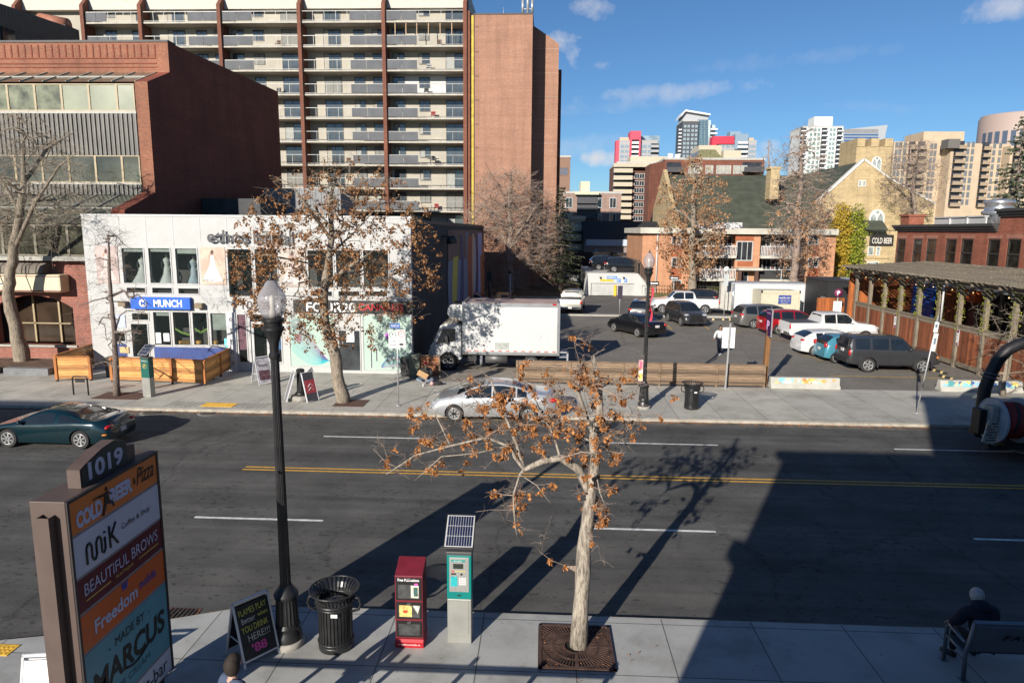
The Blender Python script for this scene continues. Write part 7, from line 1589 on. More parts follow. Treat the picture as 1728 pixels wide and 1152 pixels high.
    if 'rails' in S:
        xa,xb=S['rails']
        for s in (-1,1): MB().tube([(xa,s*(ye(0)*.9),T(xa)-.0),(xa+.08,s*(ye(0)*.9),T(xa)+.05),(xb-.08,s*(ye(0)*.9),T(xb)+.05),(xb,s*(ye(0)*.9),T(xb))],.016,6).build('roof_rail',S.get('railm',TRIM),t)
    if 'cover' in S:
        xa,xb,z,w_=S['cover']; MB().box(xa,-w_,z,xb,w_,z+.04).build('bed_cover',mat('bed cover vinyl',(.06,.062,.065),.5,var=.15,scale=4),t,bevel=.01)
    t['_h']=0; del t['_h']
    return t
def spec(**k): return k
# dims: x forward
SEDAN=spec(L=4.82,W=1.8,wb=2.78,r=.325,fo=.98,top=[(-2.41,.72),(-2.38,.98),(-2.25,1.07),(-1.75,1.12),(-1.5,1.17),(-.95,1.40),(-.35,1.475),(.25,1.46),(.75,1.33),(1.3,1.04),(1.5,.99),(2.05,.86),(2.3,.72),(2.41,.5)],
 belt=[(-2.41,.7),(-2.0,.97),(-1.2,.98),(.6,.92),(1.3,.92),(2.0,.78),(2.41,.5)],side=[(-1.28,-.92),(-.86,-.02),(.04,1.05)],wind=(.34,1.34),rear=(-1.62,-.72),tail=(-2.22,.72,.88,.2,.16,.1),head=(2.1,.66,.68,.22,.17,.09),mirror=(.98,.98),seams=[-1.02,.02,1.12],handles=[-.8,.2],grille=(2.36,.4,.55,.4,.4),style=1,spokes=7,smooth=2,tumble=.42,pinch=.2,platez=(-2.42,.82))
SPORT=spec(L=4.3,W=1.76,wb=2.42,r=.31,fo=.95,top=[(-2.15,.62),(-2.1,.92),(-1.9,.96),(-1.6,.93),(-1.2,1.0),(-.7,1.16),(-.2,1.225),(.15,1.21),(.5,1.07),(.95,.86),(1.15,.82),(1.6,.74),(2.0,.6),(2.15,.42)],
 belt=[(-2.15,.6),(-1.7,.86),(-1.0,.86),(.0,.80),(.9,.78),(1.6,.7),(2.15,.4)],side=[(-1.25,-.52),(-.36,.82)],wind=(.25,.98),rear=(-1.55,-.62),tail=(-2.07,.6,.7,.09,.22,.07),head=(2.0,.6,.52,.12,.16,.05),mirror=(.7,.84),seams=[-.5,.9],handles=[],smooth=3,tumble=.55,pinch=.22,round=.5,zb=.15,spokes=7,style=0,platez=(-2.15,.5),fog=(-2.0,.78,.48,.1,.06,.025))
SUV=spec(L=4.6,W=1.85,wb=2.7,r=.36,fo=.9,top=[(-2.3,.8),(-2.28,1.05),(-2.2,1.2),(-1.95,1.56),(-1.7,1.64),(-.9,1.7),(.1,1.68),(.55,1.56),(1.2,1.14),(1.4,1.1),(2.0,1.0),(2.22,.85),(2.3,.6)],
 belt=[(-2.3,.8),(-2.15,1.12),(-1.2,1.07),(.6,1.0),(1.3,1.0),(2.0,.92),(2.3,.6)],side=[(-1.75,-1.25),(-1.15,-.3),(-.22,.95)],wind=(.3,1.24),rear=(-2.2,-1.98),tail=(-2.16,.74,1.02,.16,.16,.1),head=(2.08,.7,.82,.2,.18,.1),mirror=(.85,1.06),seams=[-1.2,-.26,1.05],handles=[-1.0,-.05],grille=(2.27,.5,.8,.5,.6),trimz=.34,smooth=1,tumble=.36,platez=(-2.3,.85),style=1,spokes=5)
LUX=dict(SUV); LUX.update(grille=(2.27,.36,.92,.62,.38),head=(2.08,.7,.92,.24,.2,.09))
VAN=spec(L=5.08,W=1.96,wb=3.03,r=.34,fo=1.0,top=[(-2.54,.7),(-2.5,1.0),(-2.4,1.2),(-2.15,1.6),(-1.9,1.7),(-.6,1.75),(.3,1.71),(.8,1.55),(1.55,1.12),(1.75,1.07),(2.3,.92),(2.54,.6)],
 belt=[(-2.54,.7),(-2.35,1.1),(-1.2,1.03),(.8,.98),(1.6,.98),(2.2,.88),(2.54,.6)],side=[(-2.1,-1.25),(-1.15,-.15),(-.05,1.2)],wind=(.6,1.6),rear=(-2.42,-2.17),tail=(-2.36,.8,1.02,.16,.15,.13),head=(2.3,.74,.76,.2,.18,.1),mirror=(1.1,1.02),seams=[-1.2,-.1,1.25],handles=[-1.0,.1],smooth=1,tumble=.36,platez=(-2.54,.85))
HATCH=spec(L=4.37,W=1.79,wb=2.64,r=.325,fo=.93,top=[(-2.18,.7),(-2.15,.95),(-1.98,1.13),(-1.6,1.35),(-1.3,1.42),(-.5,1.455),(.1,1.44),(.55,1.32),(1.15,1.0),(1.35,.95),(1.85,.84),(2.1,.7),(2.18,.5)],
 belt=[(-2.18,.7),(-1.95,1.03),(-1.2,1.0),(.5,.9),(1.2,.88),(1.8,.76),(2.18,.5)],side=[(-1.35,-.95),(-.85,-.05),(.03,.95)],wind=(.28,1.17),rear=(-2.0,-1.52),tail=(-2.02,.62,.93,.16,.22,.07),head=(1.95,.66,.72,.22,.18,.07),mirror=(.85,.96),seams=[-.95,0,1.02],handles=[-.75,.2],smooth=2,tumble=.4,platez=(-2.18,.62),style=1,spokes=7)
TEAL=spec(L=4.0,W=1.7,wb=2.55,r=.3,fo=.82,top=[(-2.0,.7),(-1.98,1.0),(-1.9,1.12),(-1.55,1.42),(-1.2,1.5),(-.3,1.55),(.3,1.48),(1.2,1.02),(1.4,.95),(1.8,.78),(2.0,.5)],belt=[(-2,.7),(-1.85,1.02),(0,.94),(1.2,.88),(2.0,.5)],side=[(-1.4,-.8),(-.7,.05),(.12,1.05)],wind=(.35,1.22),rear=(-1.93,-1.5),tail=(-1.93,.68,.98,.1,.13,.14),head=(1.8,.6,.7,.2,.16,.08),mirror=(.9,.96),seams=[-.8,.08,1.05],handles=[-.6,.2],smooth=2,tumble=.4,platez=(-2.0,.72))
JEEP=spec(L=4.49,W=1.84,wb=2.69,r=.375,fo=.82,top=[(-2.24,.95),(-2.23,1.12),(-2.2,1.3),(-2.12,1.72),(-2.05,1.79),(-1,1.82),(.3,1.81),(.42,1.79),(1.02,1.2),(1.15,1.17),(2.0,1.12),(2.14,1.05),(2.24,.7)],
 belt=[(-2.24,.9),(-2.2,1.17),(1.0,1.12),(2.0,1.05),(2.24,.7)],side=[(-1.95,-1.22),(-1.1,-.28),(-.18,.82)],wind=(.44,1.0),rearv=(-2.235,1.2,1.66,.62,.09),tail=(-2.2,.8,1.0,.07,.1,.17),head=(2.16,.62,.92,.08,.12,.12),mirror=(.72,1.18),seams=[-1.15,-.23,.95],handles=[-.95,-.05],trimz=.5,smooth=0,tumble=.22,zb=.34,pinch=.1,round=.2,grille=(2.2,.75,1.02,.45,.45),platez=(-2.25,1.05),bump=[(-2.33,.48,.68,.16),(2.18,.45,.65,.14)],rails=(-1.8,.1),spokes=5,style=1,fog=(2.14,.86,.82,.06,.06,.06))
PICK=spec(L=5.85,W=2.03,wb=3.68,r=.4,fo=.95,top=[(-2.92,.9),(-2.915,1.3),(-1.0,1.32),(-.93,1.33),(-.9,1.4),(-.78,1.86),(-.6,1.93),(.6,1.95),(.85,1.9),(1.42,1.36),(1.6,1.31),(2.5,1.22),(2.8,1.12),(2.92,.7)],
 belt=[(-2.92,.8),(-2.9,1.28),(-1,1.29),(1.4,1.24),(2.6,1.1),(2.92,.6)],side=[(-.68,.05),(.13,1.1)],wind=(.86,1.4),rearv=(-.88,1.42,1.8,.68,.1),tail=(-2.9,.93,1.08,.05,.08,.19),head=(2.76,.82,.98,.18,.16,.12),mirror=(1.05,1.32),seams=[-.85,.09,1.25],handles=[-.6,.3],zb=.4,trimz=.5,smooth=0,tumble=.26,pinch=.1,round=.25,bump=[(-3.02,.5,.7,.16),(2.82,.5,.72,.14)],bumpm=CHR,cover=(-2.84,-1.0,1.3,.86),platez=(-3.04,.62),grille=(2.86,.75,1.05,.6,.6))
# ---- the moving / kerb side cars
silver=paint('silver',(.48,.49,.50),metal=.55,rough=.3); dkblue=paint('midnight blue green',(.004,.022,.03),metal=.3,rough=.22,coat=1); blackp=paint('black',(.008,.008,.009),rough=.22); greyp=paint('graphite',(.055,.056,.06),metal=.5,rough=.32); whitep=paint('white',(.56,.56,.56),rough=.35); redp=paint('candy red',(.36,.006,.012),metal=.3,rough=.25); taupe=paint('grey taupe',(.17,.165,.155),metal=.5,rough=.35); tealp=paint('pale teal blue',(.06,.23,.31),metal=.2,rough=.35); jeepc=paint('dark grey',(.035,.036,.04),metal=.2,rough=.35); beige=paint('pewter',(.33,.32,.28),metal=.5,rough=.35)
G1='cars on the road'; G2='cars parked in the car park'
def G(x,y,z=0): p=g(x,y,z); return p
a=g(758,714,RZ); b=g(892,711,RZ)
xm=(a.x+b.x)/2; yw=(a.y+b.y)/2
car('parked_car','silver saloon car facing left by the far kerb, behind the leaves of the nearest tree','car',(xm+.12,yw+.82,RZ),math.pi,SEDAN,silver,G1)
a=g(133,757,RZ)
car('sports_car','low dark blue green sports coupe driving out of the left edge','car',(a.x-1.12,a.y+.8,RZ),math.pi,SPORT,dkblue,G1)
# driver
t=thing('person','driver with a bare forearm inside the dark sports car','person',(a.x-1.5,a.y+.65,RZ)); MB().ball((.15,-.25,.98),.09,10,8,(.9,.9,1.1)).tube([(.15,-.25,.9),(.2,-.2,.7),(.25,-.1,.5)],[.05,.12,.14],8).tube([(.2,-.3,.72),(.05,-.36,.6),(-.2,-.3,.68)],[.045,.04,.03],7).build('body',skinm('ruddy',(.42,.22,.15)),t)
H_=math.pi/2
def lot(kind,x,y,fwd,rz,lab,pm,nm='parked_car',cat='car',z=.004,arch=False,**k):
    """x,y pixel of ground point at the rear axle side; placed by centre instead"""
    return car(nm,lab,cat,(x,y,z),rz,kind,pm,G2,arch=arch,**k)
lot(PICK,2.6,60.6,0,R_(84),'pewter pickup truck seen from behind at the back left of the car park',beige,'pickup_truck','pickup truck',z=-.02)
lot(SUV,7.95,55.1,0,R_(78),'black SUV seen from behind with thin red lamps, left of the dark grey SUV',blackp)
c=lot(SEDAN,6.45,47.2,0,R_(118),'black saloon stopped at an angle behind the far street lamp',blackp)
lot(LUX,11.0,53.1,0,R_(-80),'dark grey SUV with a spindle grille facing the camera',greyp)
lot(PICK,12.35,60.6,0,math.pi,'white pickup truck side on behind the dark grey SUV',whitep,'pickup_truck','pickup truck',z=-.02)
lot(SUV,14.6,66.2,0,R_(150),'black SUV on the back street behind the white pickup, tail lamps showing',blackp,z=-.02)
def rearleft(kind,px,py,off,rz):
    p=g(px,py); return p
lot(VAN,16.9,51.8,0,R_(8),'grey minivan parked furthest back in the row by the patio fence',taupe,'minivan','minivan',arch=False)
lot(SUV,17.65,48.7,0,R_(4),'red SUV parked between the grey minivan and the white pickup',redp,arch=.05)
PK2=dict(PICK); PK2['top']=[(x,z) for x,z in PICK['top']]
lot(PICK,18.7,45.3,0,R_(4),'white pickup truck with a dark bed cover parked nose to the patio fence',whitep,'pickup_truck','pickup truck')
lot(HATCH,17.0,40.3,0,R_(3),'small white hatchback parked between the white pickup and the teal car',whitep)
lot(TEAL,17.35,38.2,0,R_(2),'small teal blue hatchback mostly hidden behind the dark grey off roader',tealp)
a=g(1456,628); b=g(1555,630)
lot(JEEP,(a.x+b.x)/2+.03,a.y+.85,0,R_(0),'boxy dark grey off roader parked nearest the pavement',jeepc,arch=.07)
# cars behind the truck (left) and on the parkade deck
lot(HATCH,-3.6,62.2,0,R_(-95),'dark hatchback on the back street above the box truck roof',paint('dark bronze',(.06,.055,.05),metal=.4),z=-.02)
lot(SEDAN,-6.6,62.0,0,R_(0),'pale blue car beside the mural wall, mostly hidden by the box truck',paint('light blue',(.25,.33,.42)),z=-.02)
# ---- box truck
def boxtruck():
    x0,x1,y0,y1=-3.86,.72,33.55,35.95; o_=(-2,34.7,0); t=thing('box_truck','white refrigerated box truck parked facing left beside the white shops','truck',o_)
    wt=mat('truck white panel',(.52,.52,.51),.4,var=.03); al=mat('aluminium edge',(.4,.41,.42),.35,metal=.7); ro=mat('dusty pinkish roof',(.42,.30,.26),.8,var=.3,scale=1.2)
    b=MB(o_).box(x0,y0,.95,x1,y1,3.42).build('cargo_box',wt,t)
    mb=MB(o_).box(x0-.0,y0-.02,3.28,x1+.02,y0-.001,3.45).box(x0-.02,y0-.02,.86,x1+.02,y0-.002,1.0).box(x1-.0,y0-.03,.86,x1+.14,y1+.02,3.5).box(x0-.14,y0-.02,.86,x0,y1+.02,3.5); mb.build('edge_trim',al,b)
    MB(o_).box(x0,y0,3.421,x1,y1,3.455).build('roof_skin',ro,b)
    mb=MB(o_)
    for i in range(12): x=x0+.12+i*.385; mb.box(x,y0-.026,1.035,x+.17,y0-.003,1.075)
    mb.build('reflector_tape',mat('reflector red',(.5,.06,.03),.4),b)
    mb=MB(o_)
    for i in range(12): mb.box(x0+.35+i*.38,y0-.006,1.1,x0+.353+i*.38,y0-.001,3.27)
    mb.build('panel_joints',mat('joint grey',(.5,.5,.5),.5),b)
    MB(o_).box(-2.35,y0-.02,1.14,-1.68,y0-.002,1.48).build('vent_plate',mat('faded grey plate',(.34,.36,.33),.6,var=.3,scale=10),b); MB(o_).box(.48,y0-.04,3.38,.66,y0-.01,3.46).build('marker_light',RED,b); MB(o_).box(x0+.03,y0-.04,.92,x0+.1,y0-.02,.98).build('marker_light',AMB,b)
    # scuffs
    mb=MB(o_); r=random.Random(4)
    for i in range(46):
        x=r.gauss(-.25,.42); z=r.gauss(1.85,.22); mb.quad((x,y0-.003,z),(x+r.uniform(.02,.08),y0-.003,z+.01),(x+r.uniform(.02,.1),y0-.003,z+.03),(x+.01,y0-.003,z+.025))
    mb.build('scuff_marks',mat('scuff blue grey',(.35,.4,.48),.7),b)
    # reefer unit
    mb=MB(o_); mb.prism([(x0-.14,y0+.35,2.45),(x0-.8,y0+.35,2.62),(x0-.95,y0+.35,2.85),(x0-.9,y0+.35,3.22),(x0-.7,y0+.35,3.32),(x0-.14,y0+.35,3.32)],(0,1.7,0)); mb.build('refrigeration_unit',wt,t,bevel=.06)
    MB(o_).lathe([(.3,3.325),(.3,3.35),(.05,3.35)],(x0-.45,y0+.8,0),n=16).lathe([(.3,3.325),(.3,3.35),(.05,3.35)],(x0-.45,y0+1.6,0),n=16).build('fan_grille',TRIM,t)
    # cab (front towards -x)
    cy0,cy1=y0+.12,y1-.22
    prof=[(x0-.2,.55),(x0-.2,2.25),(x0-.35,2.36),(x0-.95,2.38),(x0-1.25,2.28),(x0-1.62,1.45),(x0-1.78,1.25),(x0-1.82,.5),(x0-1.5,.48)]
    mb=MB(o_); mb.prism([(x,cy0,z) for x,z in prof],(0,cy1-cy0,0)); cb=mb.build('cab',wt,t,bevel=.05)
    yy=cy0-.004
    mb=MB(o_).prism([(x0-.5,yy,1.5),(x0-.5,yy,2.12),(x0-1.12,yy,2.12),(x0-1.5,yy,1.35),(x0-1.3,yy,1.36)],(0,-.006,0)); mb.build('side_window',GLS,cb)
    mb=MB(o_).prism([(x0-1.27,cy0+.12,2.24),(x0-1.27,cy1-.12,2.24),(x0-1.63,cy1-.08,1.5),(x0-1.63,cy0+.08,1.5)],(-.02,0,.01)); mb.build('windshield',GLS,cb)
    mb=MB(o_); 
    for a_,b_ in [((x0-.42,.62),(x0-.42,2.2)),((x0-1.6,.9),(x0-1.58,1.4))]: mb.beam((a_[0],yy,a_[1]),(b_[0],yy,b_[1]),.012)
    mb.box(x0-.66,yy-.02,1.18,x0-.44,yy,1.23); mb.build('door_seams',TRIM,cb)
    mb=MB(o_).box(x0-1.0,y0-.08,1.38,x0-.86,y0-.02,1.78).tube([(x0-1.15,cy0,1.3),(x0-1.1,y0-.04,1.45),(x0-.95,y0-.05,1.7)],.015,6); mb.build('mirror',TRIM,t)
    MB(o_).prism([(x0-.35,cy0+.1,2.385),(x0-.35,cy0+.1,2.55),(x0-.55,cy0+.1,2.72),(x0-1.0,cy0+.1,2.46),(x0-1.2,cy0+.1,2.33)],(0,cy1-cy0-.2,0)).build('wind_deflector',mat('dusty deflector',(.25,.22,.18),.7,var=.4,scale=3),t,bevel=.02)
    MB(o_).box(x0-1.86,cy0,.42,x0-1.7,cy1,.72).build('bumper',wt,t,bevel=.03); MB(o_).box(x0-1.85,cy0-.005,.8,x0-1.72,cy0+.25,1.0).build('headlight',HLG,t)
    # chassis
    ch=MB(o_).box(x0-1.2,y0+.75,.55,x1,y0+.9,.85).box(x0-1.2,y1-.9,.55,x1,y1-.75,.85); ch.build('chassis',TRIM,t)
    MB(o_).cyl((-2.85,y0+.3,.62),(-1.75,y0+.3,.62),.24,n=18).build('fuel_tank',mat('dull tank grey',(.12,.12,.12),.5,metal=.5),t); MB(o_).box(-3.75,y0+.1,.5,-3.3,y0+.6,.85).build('battery_box',TRIM,t); MB(o_).cyl((-3.05,y0+.05,.35),(-3.05,y0+.05,.8),.07).build('fire_extinguisher',mat('grey bottle',(.2,.2,.22),.4),t)
    MB(o_).box(x1+.14,y0+.05,.75,x1+.6,y1-.05,.82).box(x1+.15,y0+.1,.82,x1+.2,y1-.1,1.75).build('tail_lift',mat('lift grey',(.2,.22,.26),.5,metal=.3),t)
    MB(o_).box(x1+.5,y0+.02,.25,x1+.58,y0+.1,1.05).box(x1+.14,y0+.02,1.0,x1+.58,y0+.1,1.06).build('lift_rail',galv,t)
    for x in (x0-.86,-.55):
        for s,yw_ in ((-1,y0+.2),(1,y1-.2)):
            w_=wheel(t,x-o_[0],yw_-o_[1],.41,s,mat('steel wheel grey',(.3,.3,.3),.5,metal=.4),spokes=6,w=.26)
    mb=MB(o_); pts=[]
    for k in range(13):
        a=math.pi*k/12; pts.append((x0-.86+.5*math.cos(a),cy0-.02,.42+.5*math.sin(a)))
    for p_,q_ in zip(pts,pts[1:]): mb.beam(p_,q_,.07,.05)
    mb.build('wheel_arch',TRIM,cb)
    MB(o_).lathe([(.49,cy0-.006),(.49,cy0+.6)],(x0-.86,0,.42),n=24,axis='y').build('wheel_well',WHL,cb)
boxtruck()
# ---- enclosed trailer, container
def trailer():
    a=g(1222,533); b=g(1352,533); o_=((a.x+b.x)/2,59.8,0); t=thing('cargo_trailer','long white enclosed cargo trailer hitched behind the car park','trailer',o_)
    wt=mat('trailer white',(.50,.51,.52),.4,var=.05)
    x0,x1=15.75,22.5; MB(o_).box(x0+.35,58.7,.42,x1,60.9,2.75).build('body',wt,t); 
    mb=MB(o_).prism([(x0+.35,58.7,.42),(x0-.45,59.5,.42),(x0-.45,60.1,.42),(x0+.35,60.9,.42)],(0,0,2.33)); mb.build('nose',mat('trailer nose grey',(.42,.40,.36),.5),t)
    MB(o_).cyl((x0+.38,58.7,.42),(x0+.38,58.7,2.75),.11).build('corner_trim',mat('bright trim',(.6,.62,.66),.2,metal=.7),t); MB(o_).box(x0,58.68,2.7,x1,60.92,2.8).build('roof_edge',al_:=mat('roof edge grey',(.35,.36,.38),.5),t)
    mb=MB(o_)
    for i in range(12): mb.box(x0+.8+i*.5,58.692,.5,x0+.806+i*.5,58.699,2.68)
    mb.build('panel_joints',mat('joint grey',(.5,.5,.5),.5),t)
    mb=MB(o_).beam((x0-.3,59.3,.45),(x0-1.4,59.8,.45),.1).beam((x0-.3,60.3,.45),(x0-1.4,59.8,.45),.1).beam((x0-1.2,59.8,.0),(x0-1.2,59.8,.85),.08); mb.build('hitch',TRIM,t)
    MB(o_).box(x0+.6,58.9,.25,x1-.1,60.7,.42).build('underframe',WHL,t)
    for x in (19.5,20.4): wheel(t,x-o_[0],58.72-o_[1]+.1,.34,-1,ALU)
trailer()
def container():
    o_=(22,57.0,0); t=thing('shipping_container','cream ribbed storage container with a small blue plate behind the parked cars','container',o_)
    cr=mat('container cream',(.52,.48,.36),.55,var=.06); x0,x1,y0,y1=18.9,23.6,57.3,59.0
    x0=at(1283,520,56.0).x; x1=at(1348,520,56.0).x; y0,y1=55.9,58.3
    mb=MB(o_); n=int((x1-x0)/.2)
    mb.box(x0,y0+.04,.1,x1,y1,2.35); 
    for i in range(n): mb.box(x0+.06+i*.2,y0,.25,x0+.16+i*.2,y0+.05,2.2)
    b=mb.build('body',cr,t); mb=MB(o_).box(x0-.02,y0-.03,2.2,x1+.02,y0+.05,2.42).box(x0-.02,y0-.03,.0,x1+.02,y0+.05,.25).box(x1-.08,y0-.03,.0,x1+.02,y0+.05,2.42).box(x0-.02,y0-.03,0,x0+.08,y0+.05,2.42); mb.build('frame',cr,b)
    xm=x0+(x1-x0)*.62; p=MB(o_).box(xm-.55,y0-.05,1.35,xm+.45,y0-.031,2.05).build('name_plate',mat('plate blue',(.03,.06,.25),.5),t); text('mobile mini',(xm-.05,y0-.052,1.85),.85,.18,PLT,p,org=o_,bold=.02); text('1-800-456-1751',(xm-.05,y0-.052,1.6),.8,.12,PLT,p,org=o_); text('mobilemini.ca',(xm-.05,y0-.052,1.43),.6,.1,PLT,p,org=o_)
container()
lot(SUV,24.2,62.5,0,R_(0),'dark vehicle on the back street between the trailer and the black shed',blackp,z=-.02)
# ---- hydro excavation truck on the right
def vactruck():
    o_=(18,22.4,RZ); t=thing('service_truck','black truck with a red hose reel and bent suction boom at the right edge','truck',o_)
    dk=mat('dark truck steel',(.012,.012,.013),.5,var=.3,scale=3); wt=mat('reel flange pale',(.33,.38,.42),.45,var=.1); rh=mat('red rubber hose',(.25,.02,.018),.6,var=.2,scale=6)
    z=RZ
    MB(o_).box(15.3,21.3,.55,24,23.6,.95).build('chassis',dk,t); MB(o_).box(15.4,21.3,.95,24,23.6,1.05).build('deck',dk,t)
    MB(o_).box(16.5,21.35,1.05,23.5,23.5,2.0).build('body',mat('truck body blue',(.03,.07,.15),.4),t)
    # reel, axle along x
    c=Vector((14.72,21.7,1.2)); 
    M=Matrix.Rotation(R_(3),3,'Z')
    def L(prof,m,nm,par,n=32):
        mb=MB(); mb.lathe(prof,(0,0,0),n=n,axis='x'); mb.v=[M@v+c-Vector(o_) for v in mb.v]; return mb.build(nm,m,par,sharp=40)
    L([(.70,-.42),(.72,-.44),(.72,-.37),(.60,-.35),(.3,-.36)],wt,'reel_flange',t); L([(.3,.36),(.62,.35),(.72,.37),(.72,.44),(.70,.42)],wt,'reel_flange',t)
    prof=[(.3,-.36)]
    for i in range(14): x=-.34+i*.052; prof+=[(.56,x),(.585,x+.026)]
    prof+=[(.56,.36),(.3,.37)]; L(prof,rh,'hose_drum',t)
    mb=MB(); pts=[]
    for k in range(20): a=-.4+k*.09; pts.append(M@Vector((-.1+k*.012,-.6*math.cos(a),.6*math.sin(a)))+c-Vector(o_))
    mb.tube(pts,.035,8); mb.build('hose_tail',dk,t)
    mb=MB(); mb.obox(c-Vector(o_)+M@Vector((-.56,-.1,.2)),(.2,.42,.6),M); mb.build('control_cabinet',mat('grey control box',(.32,.31,.29),.5),t,bevel=.02)
    mb=MB(); mb.obox(c-Vector(o_)+M@Vector((-.78,.1,-.05)),(.22,.4,.8),M); k_=mb.build('valve_block',dk,t,bevel=.02)
    mb=MB(); mb.obox(c-Vector(o_)+M@Vector((-.66,-.33,-.3)),(.36,.06,.72),M@Matrix.Rotation(R_(12),3,'Y')); pl_=mb.build('instruction_plate',mat('warning plate',(.4,.38,.33),.5),t)
    mb=MB(); r=random.Random(8)
    for i in range(5):
        for j in range(7): 
            if r.random()<.7: mb.obox(c-Vector(o_)+M@Vector((-.8+i*.07,-.365,-.56+j*.09)),(.045,.008,.04),M)
    mb.build('switches',mat('ink black',(.008,.008,.008)),pl_)
    # frame under reel
    mb=MB(); mb.beam(c+Vector((-.6,-.2,-.85))-Vector(o_),c+Vector((.6,.0,-.85))-Vector(o_),.12).beam(c+Vector((-.4,0,-.85))-Vector(o_),c+Vector((-.4,0,0))-Vector(o_),.1).beam(c+Vector((.45,.1,-.85))-Vector(o_),c+Vector((.45,.1,0))-Vector(o_),.1); mb.box(-3.4,-1.0,.45,-2.2,.9,.62); mb.build('reel_frame',dk,t)
    # boom
    P=A([(1655,735),(1655,705),(1658,680),(1662,655),(1672,630),(1684,607),(1700,590),(1718,581),(1745,576),(1790,572)],22.6)
    mb=MB(); q=[]
    for a,b in zip(P,P[1:]): q+=[a.lerp(b,f/3) for f in range(3)]
    q.append(P[-1]); mb.tube([p-Vector(o_) for p in q],.19,14); bm_=mb.build('suction_boom',dk,t)
    mb=MB(); 
    for k in (3,4): d=(P[k]-P[k-1]).normalized(); 
    cpt=P[4]-Vector(o_); d=(P[5]-P[3]).normalized(); mb.tube([cpt-d*.03,cpt+d*.03],.26,16).tube([cpt-d*.16,cpt-d*.1],.25,16); mb.build('clamp_ring',mat('clamp steel',(.12,.12,.12),.4,metal=.6),bm_)
    MB().box(-.9,-.7,1.9,2,-.4,2.3).build('tool_box',mat('truck body blue',(.03,.07,.15)),t); MB().ball((-1.45,-.9,2.28),.12,10,8,(1.6,1,.9)).build('work_light',dk,t); MB().tube([(-1.7,-.9,1.1),(-1.72,-.9,2.25)],.05,8).build('light_pole',dk,t)
    for x in (17.3,18.5,22.8):
        for s,y in ((-1,21.5),(1,23.4)): wheel(t,x-18,y-22.4,.5,s,ALU,w=.3)
    mb=MB(); mb.tube([(-3.2,-.9,.42),(-2.6,-1.05,.3),(-1.5,-1.1,.28),(0,-1.1,.5)],.02,5); mb.build('cable',mat('pale cable',(.3,.28,.22),.6),t)
vactruck()
# =====================================================  TREES
def tube_np(mb,pts,rad,n):
    mb.tube(pts,rad,n,cap=False)
def skeleton(rnd,trunk,targets,steps=3,wob=.12,bias=.0,sag=0.0,up=0.0):
    """trunk: list of (Vector,...) polylines as [[p,p,..],..]; each target grows a twig from the nearest node"""
    P=[];par=[];paths=[]
    for pl,att in trunk:
        idx=[]
        if att is not None:
            # attach to nearest existing
            A=np.array(P); j=int(np.argmin(((A-np.array(pl[0]))**2).sum(1))); idx=[j]
            start=0
        else: start=0
        for p in pl[start:]:
            P.append(tuple(p)); par.append(idx[-1] if idx else -1); idx.append(len(P)-1)
        paths.append(idx)
    ntrunk=len(paths)
    depth=[0.0]*len(P)
    for t in targets:
        A=np.array(P); tv=np.array(t); d=np.sqrt(((A-tv)**2).sum(1))
        pen=np.maximum(0,A[:,2]-tv[2]+ .0)*up
        j=int(np.argmin(d+pen+np.array(depth)*bias))
        a=Vector(P[j]); b=Vector(t); L=(b-a).length
        k=max(2,min(steps,int(L/.35)+1)); idx=[j]
        ax=Vector((rnd.gauss(0,1),rnd.gauss(0,1),rnd.gauss(0,.6)))*wob*L*.5
        for i in range(1,k+1):
            f=i/k; q=a.lerp(b,f)+ax*math.sin(math.pi*f)+Vector((0,0,math.sin(math.pi*f)*sag*L))
            P.append(tuple(q)); par.append(idx[-1]); depth.append(depth[j]+L*f); idx.append(len(P)-1)
        paths.append(idx)
    cnt=[0]*len(P); ch=[0]*len(P)
    for i in range(len(P)):
        if par[i]>=0: ch[par[i]]+=1
    for i in range(len(P)-1,-1,-1):
        if cnt[i]==0: cnt[i]=1
        if par[i]>=0: cnt[par[i]]+=cnt[i] if True else 0
    return P,par,paths,cnt,ntrunk
def ell(rnd,c,r,n,shell=.35,zmin=None,gap=0):
    o=[]; c=Vector(c)
    while len(o)<n:
        v=Vector((rnd.uniform(-1,1),rnd.uniform(-1,1),rnd.uniform(-1,1)))
        l=v.length
        if l>1 or l<shell*rnd.random(): continue
        p=c+Vector((v.x*r[0],v.y*r[1],v.z*r[2]))
        if zmin is not None and p.z<zmin: continue
        o.append(p)
    return o
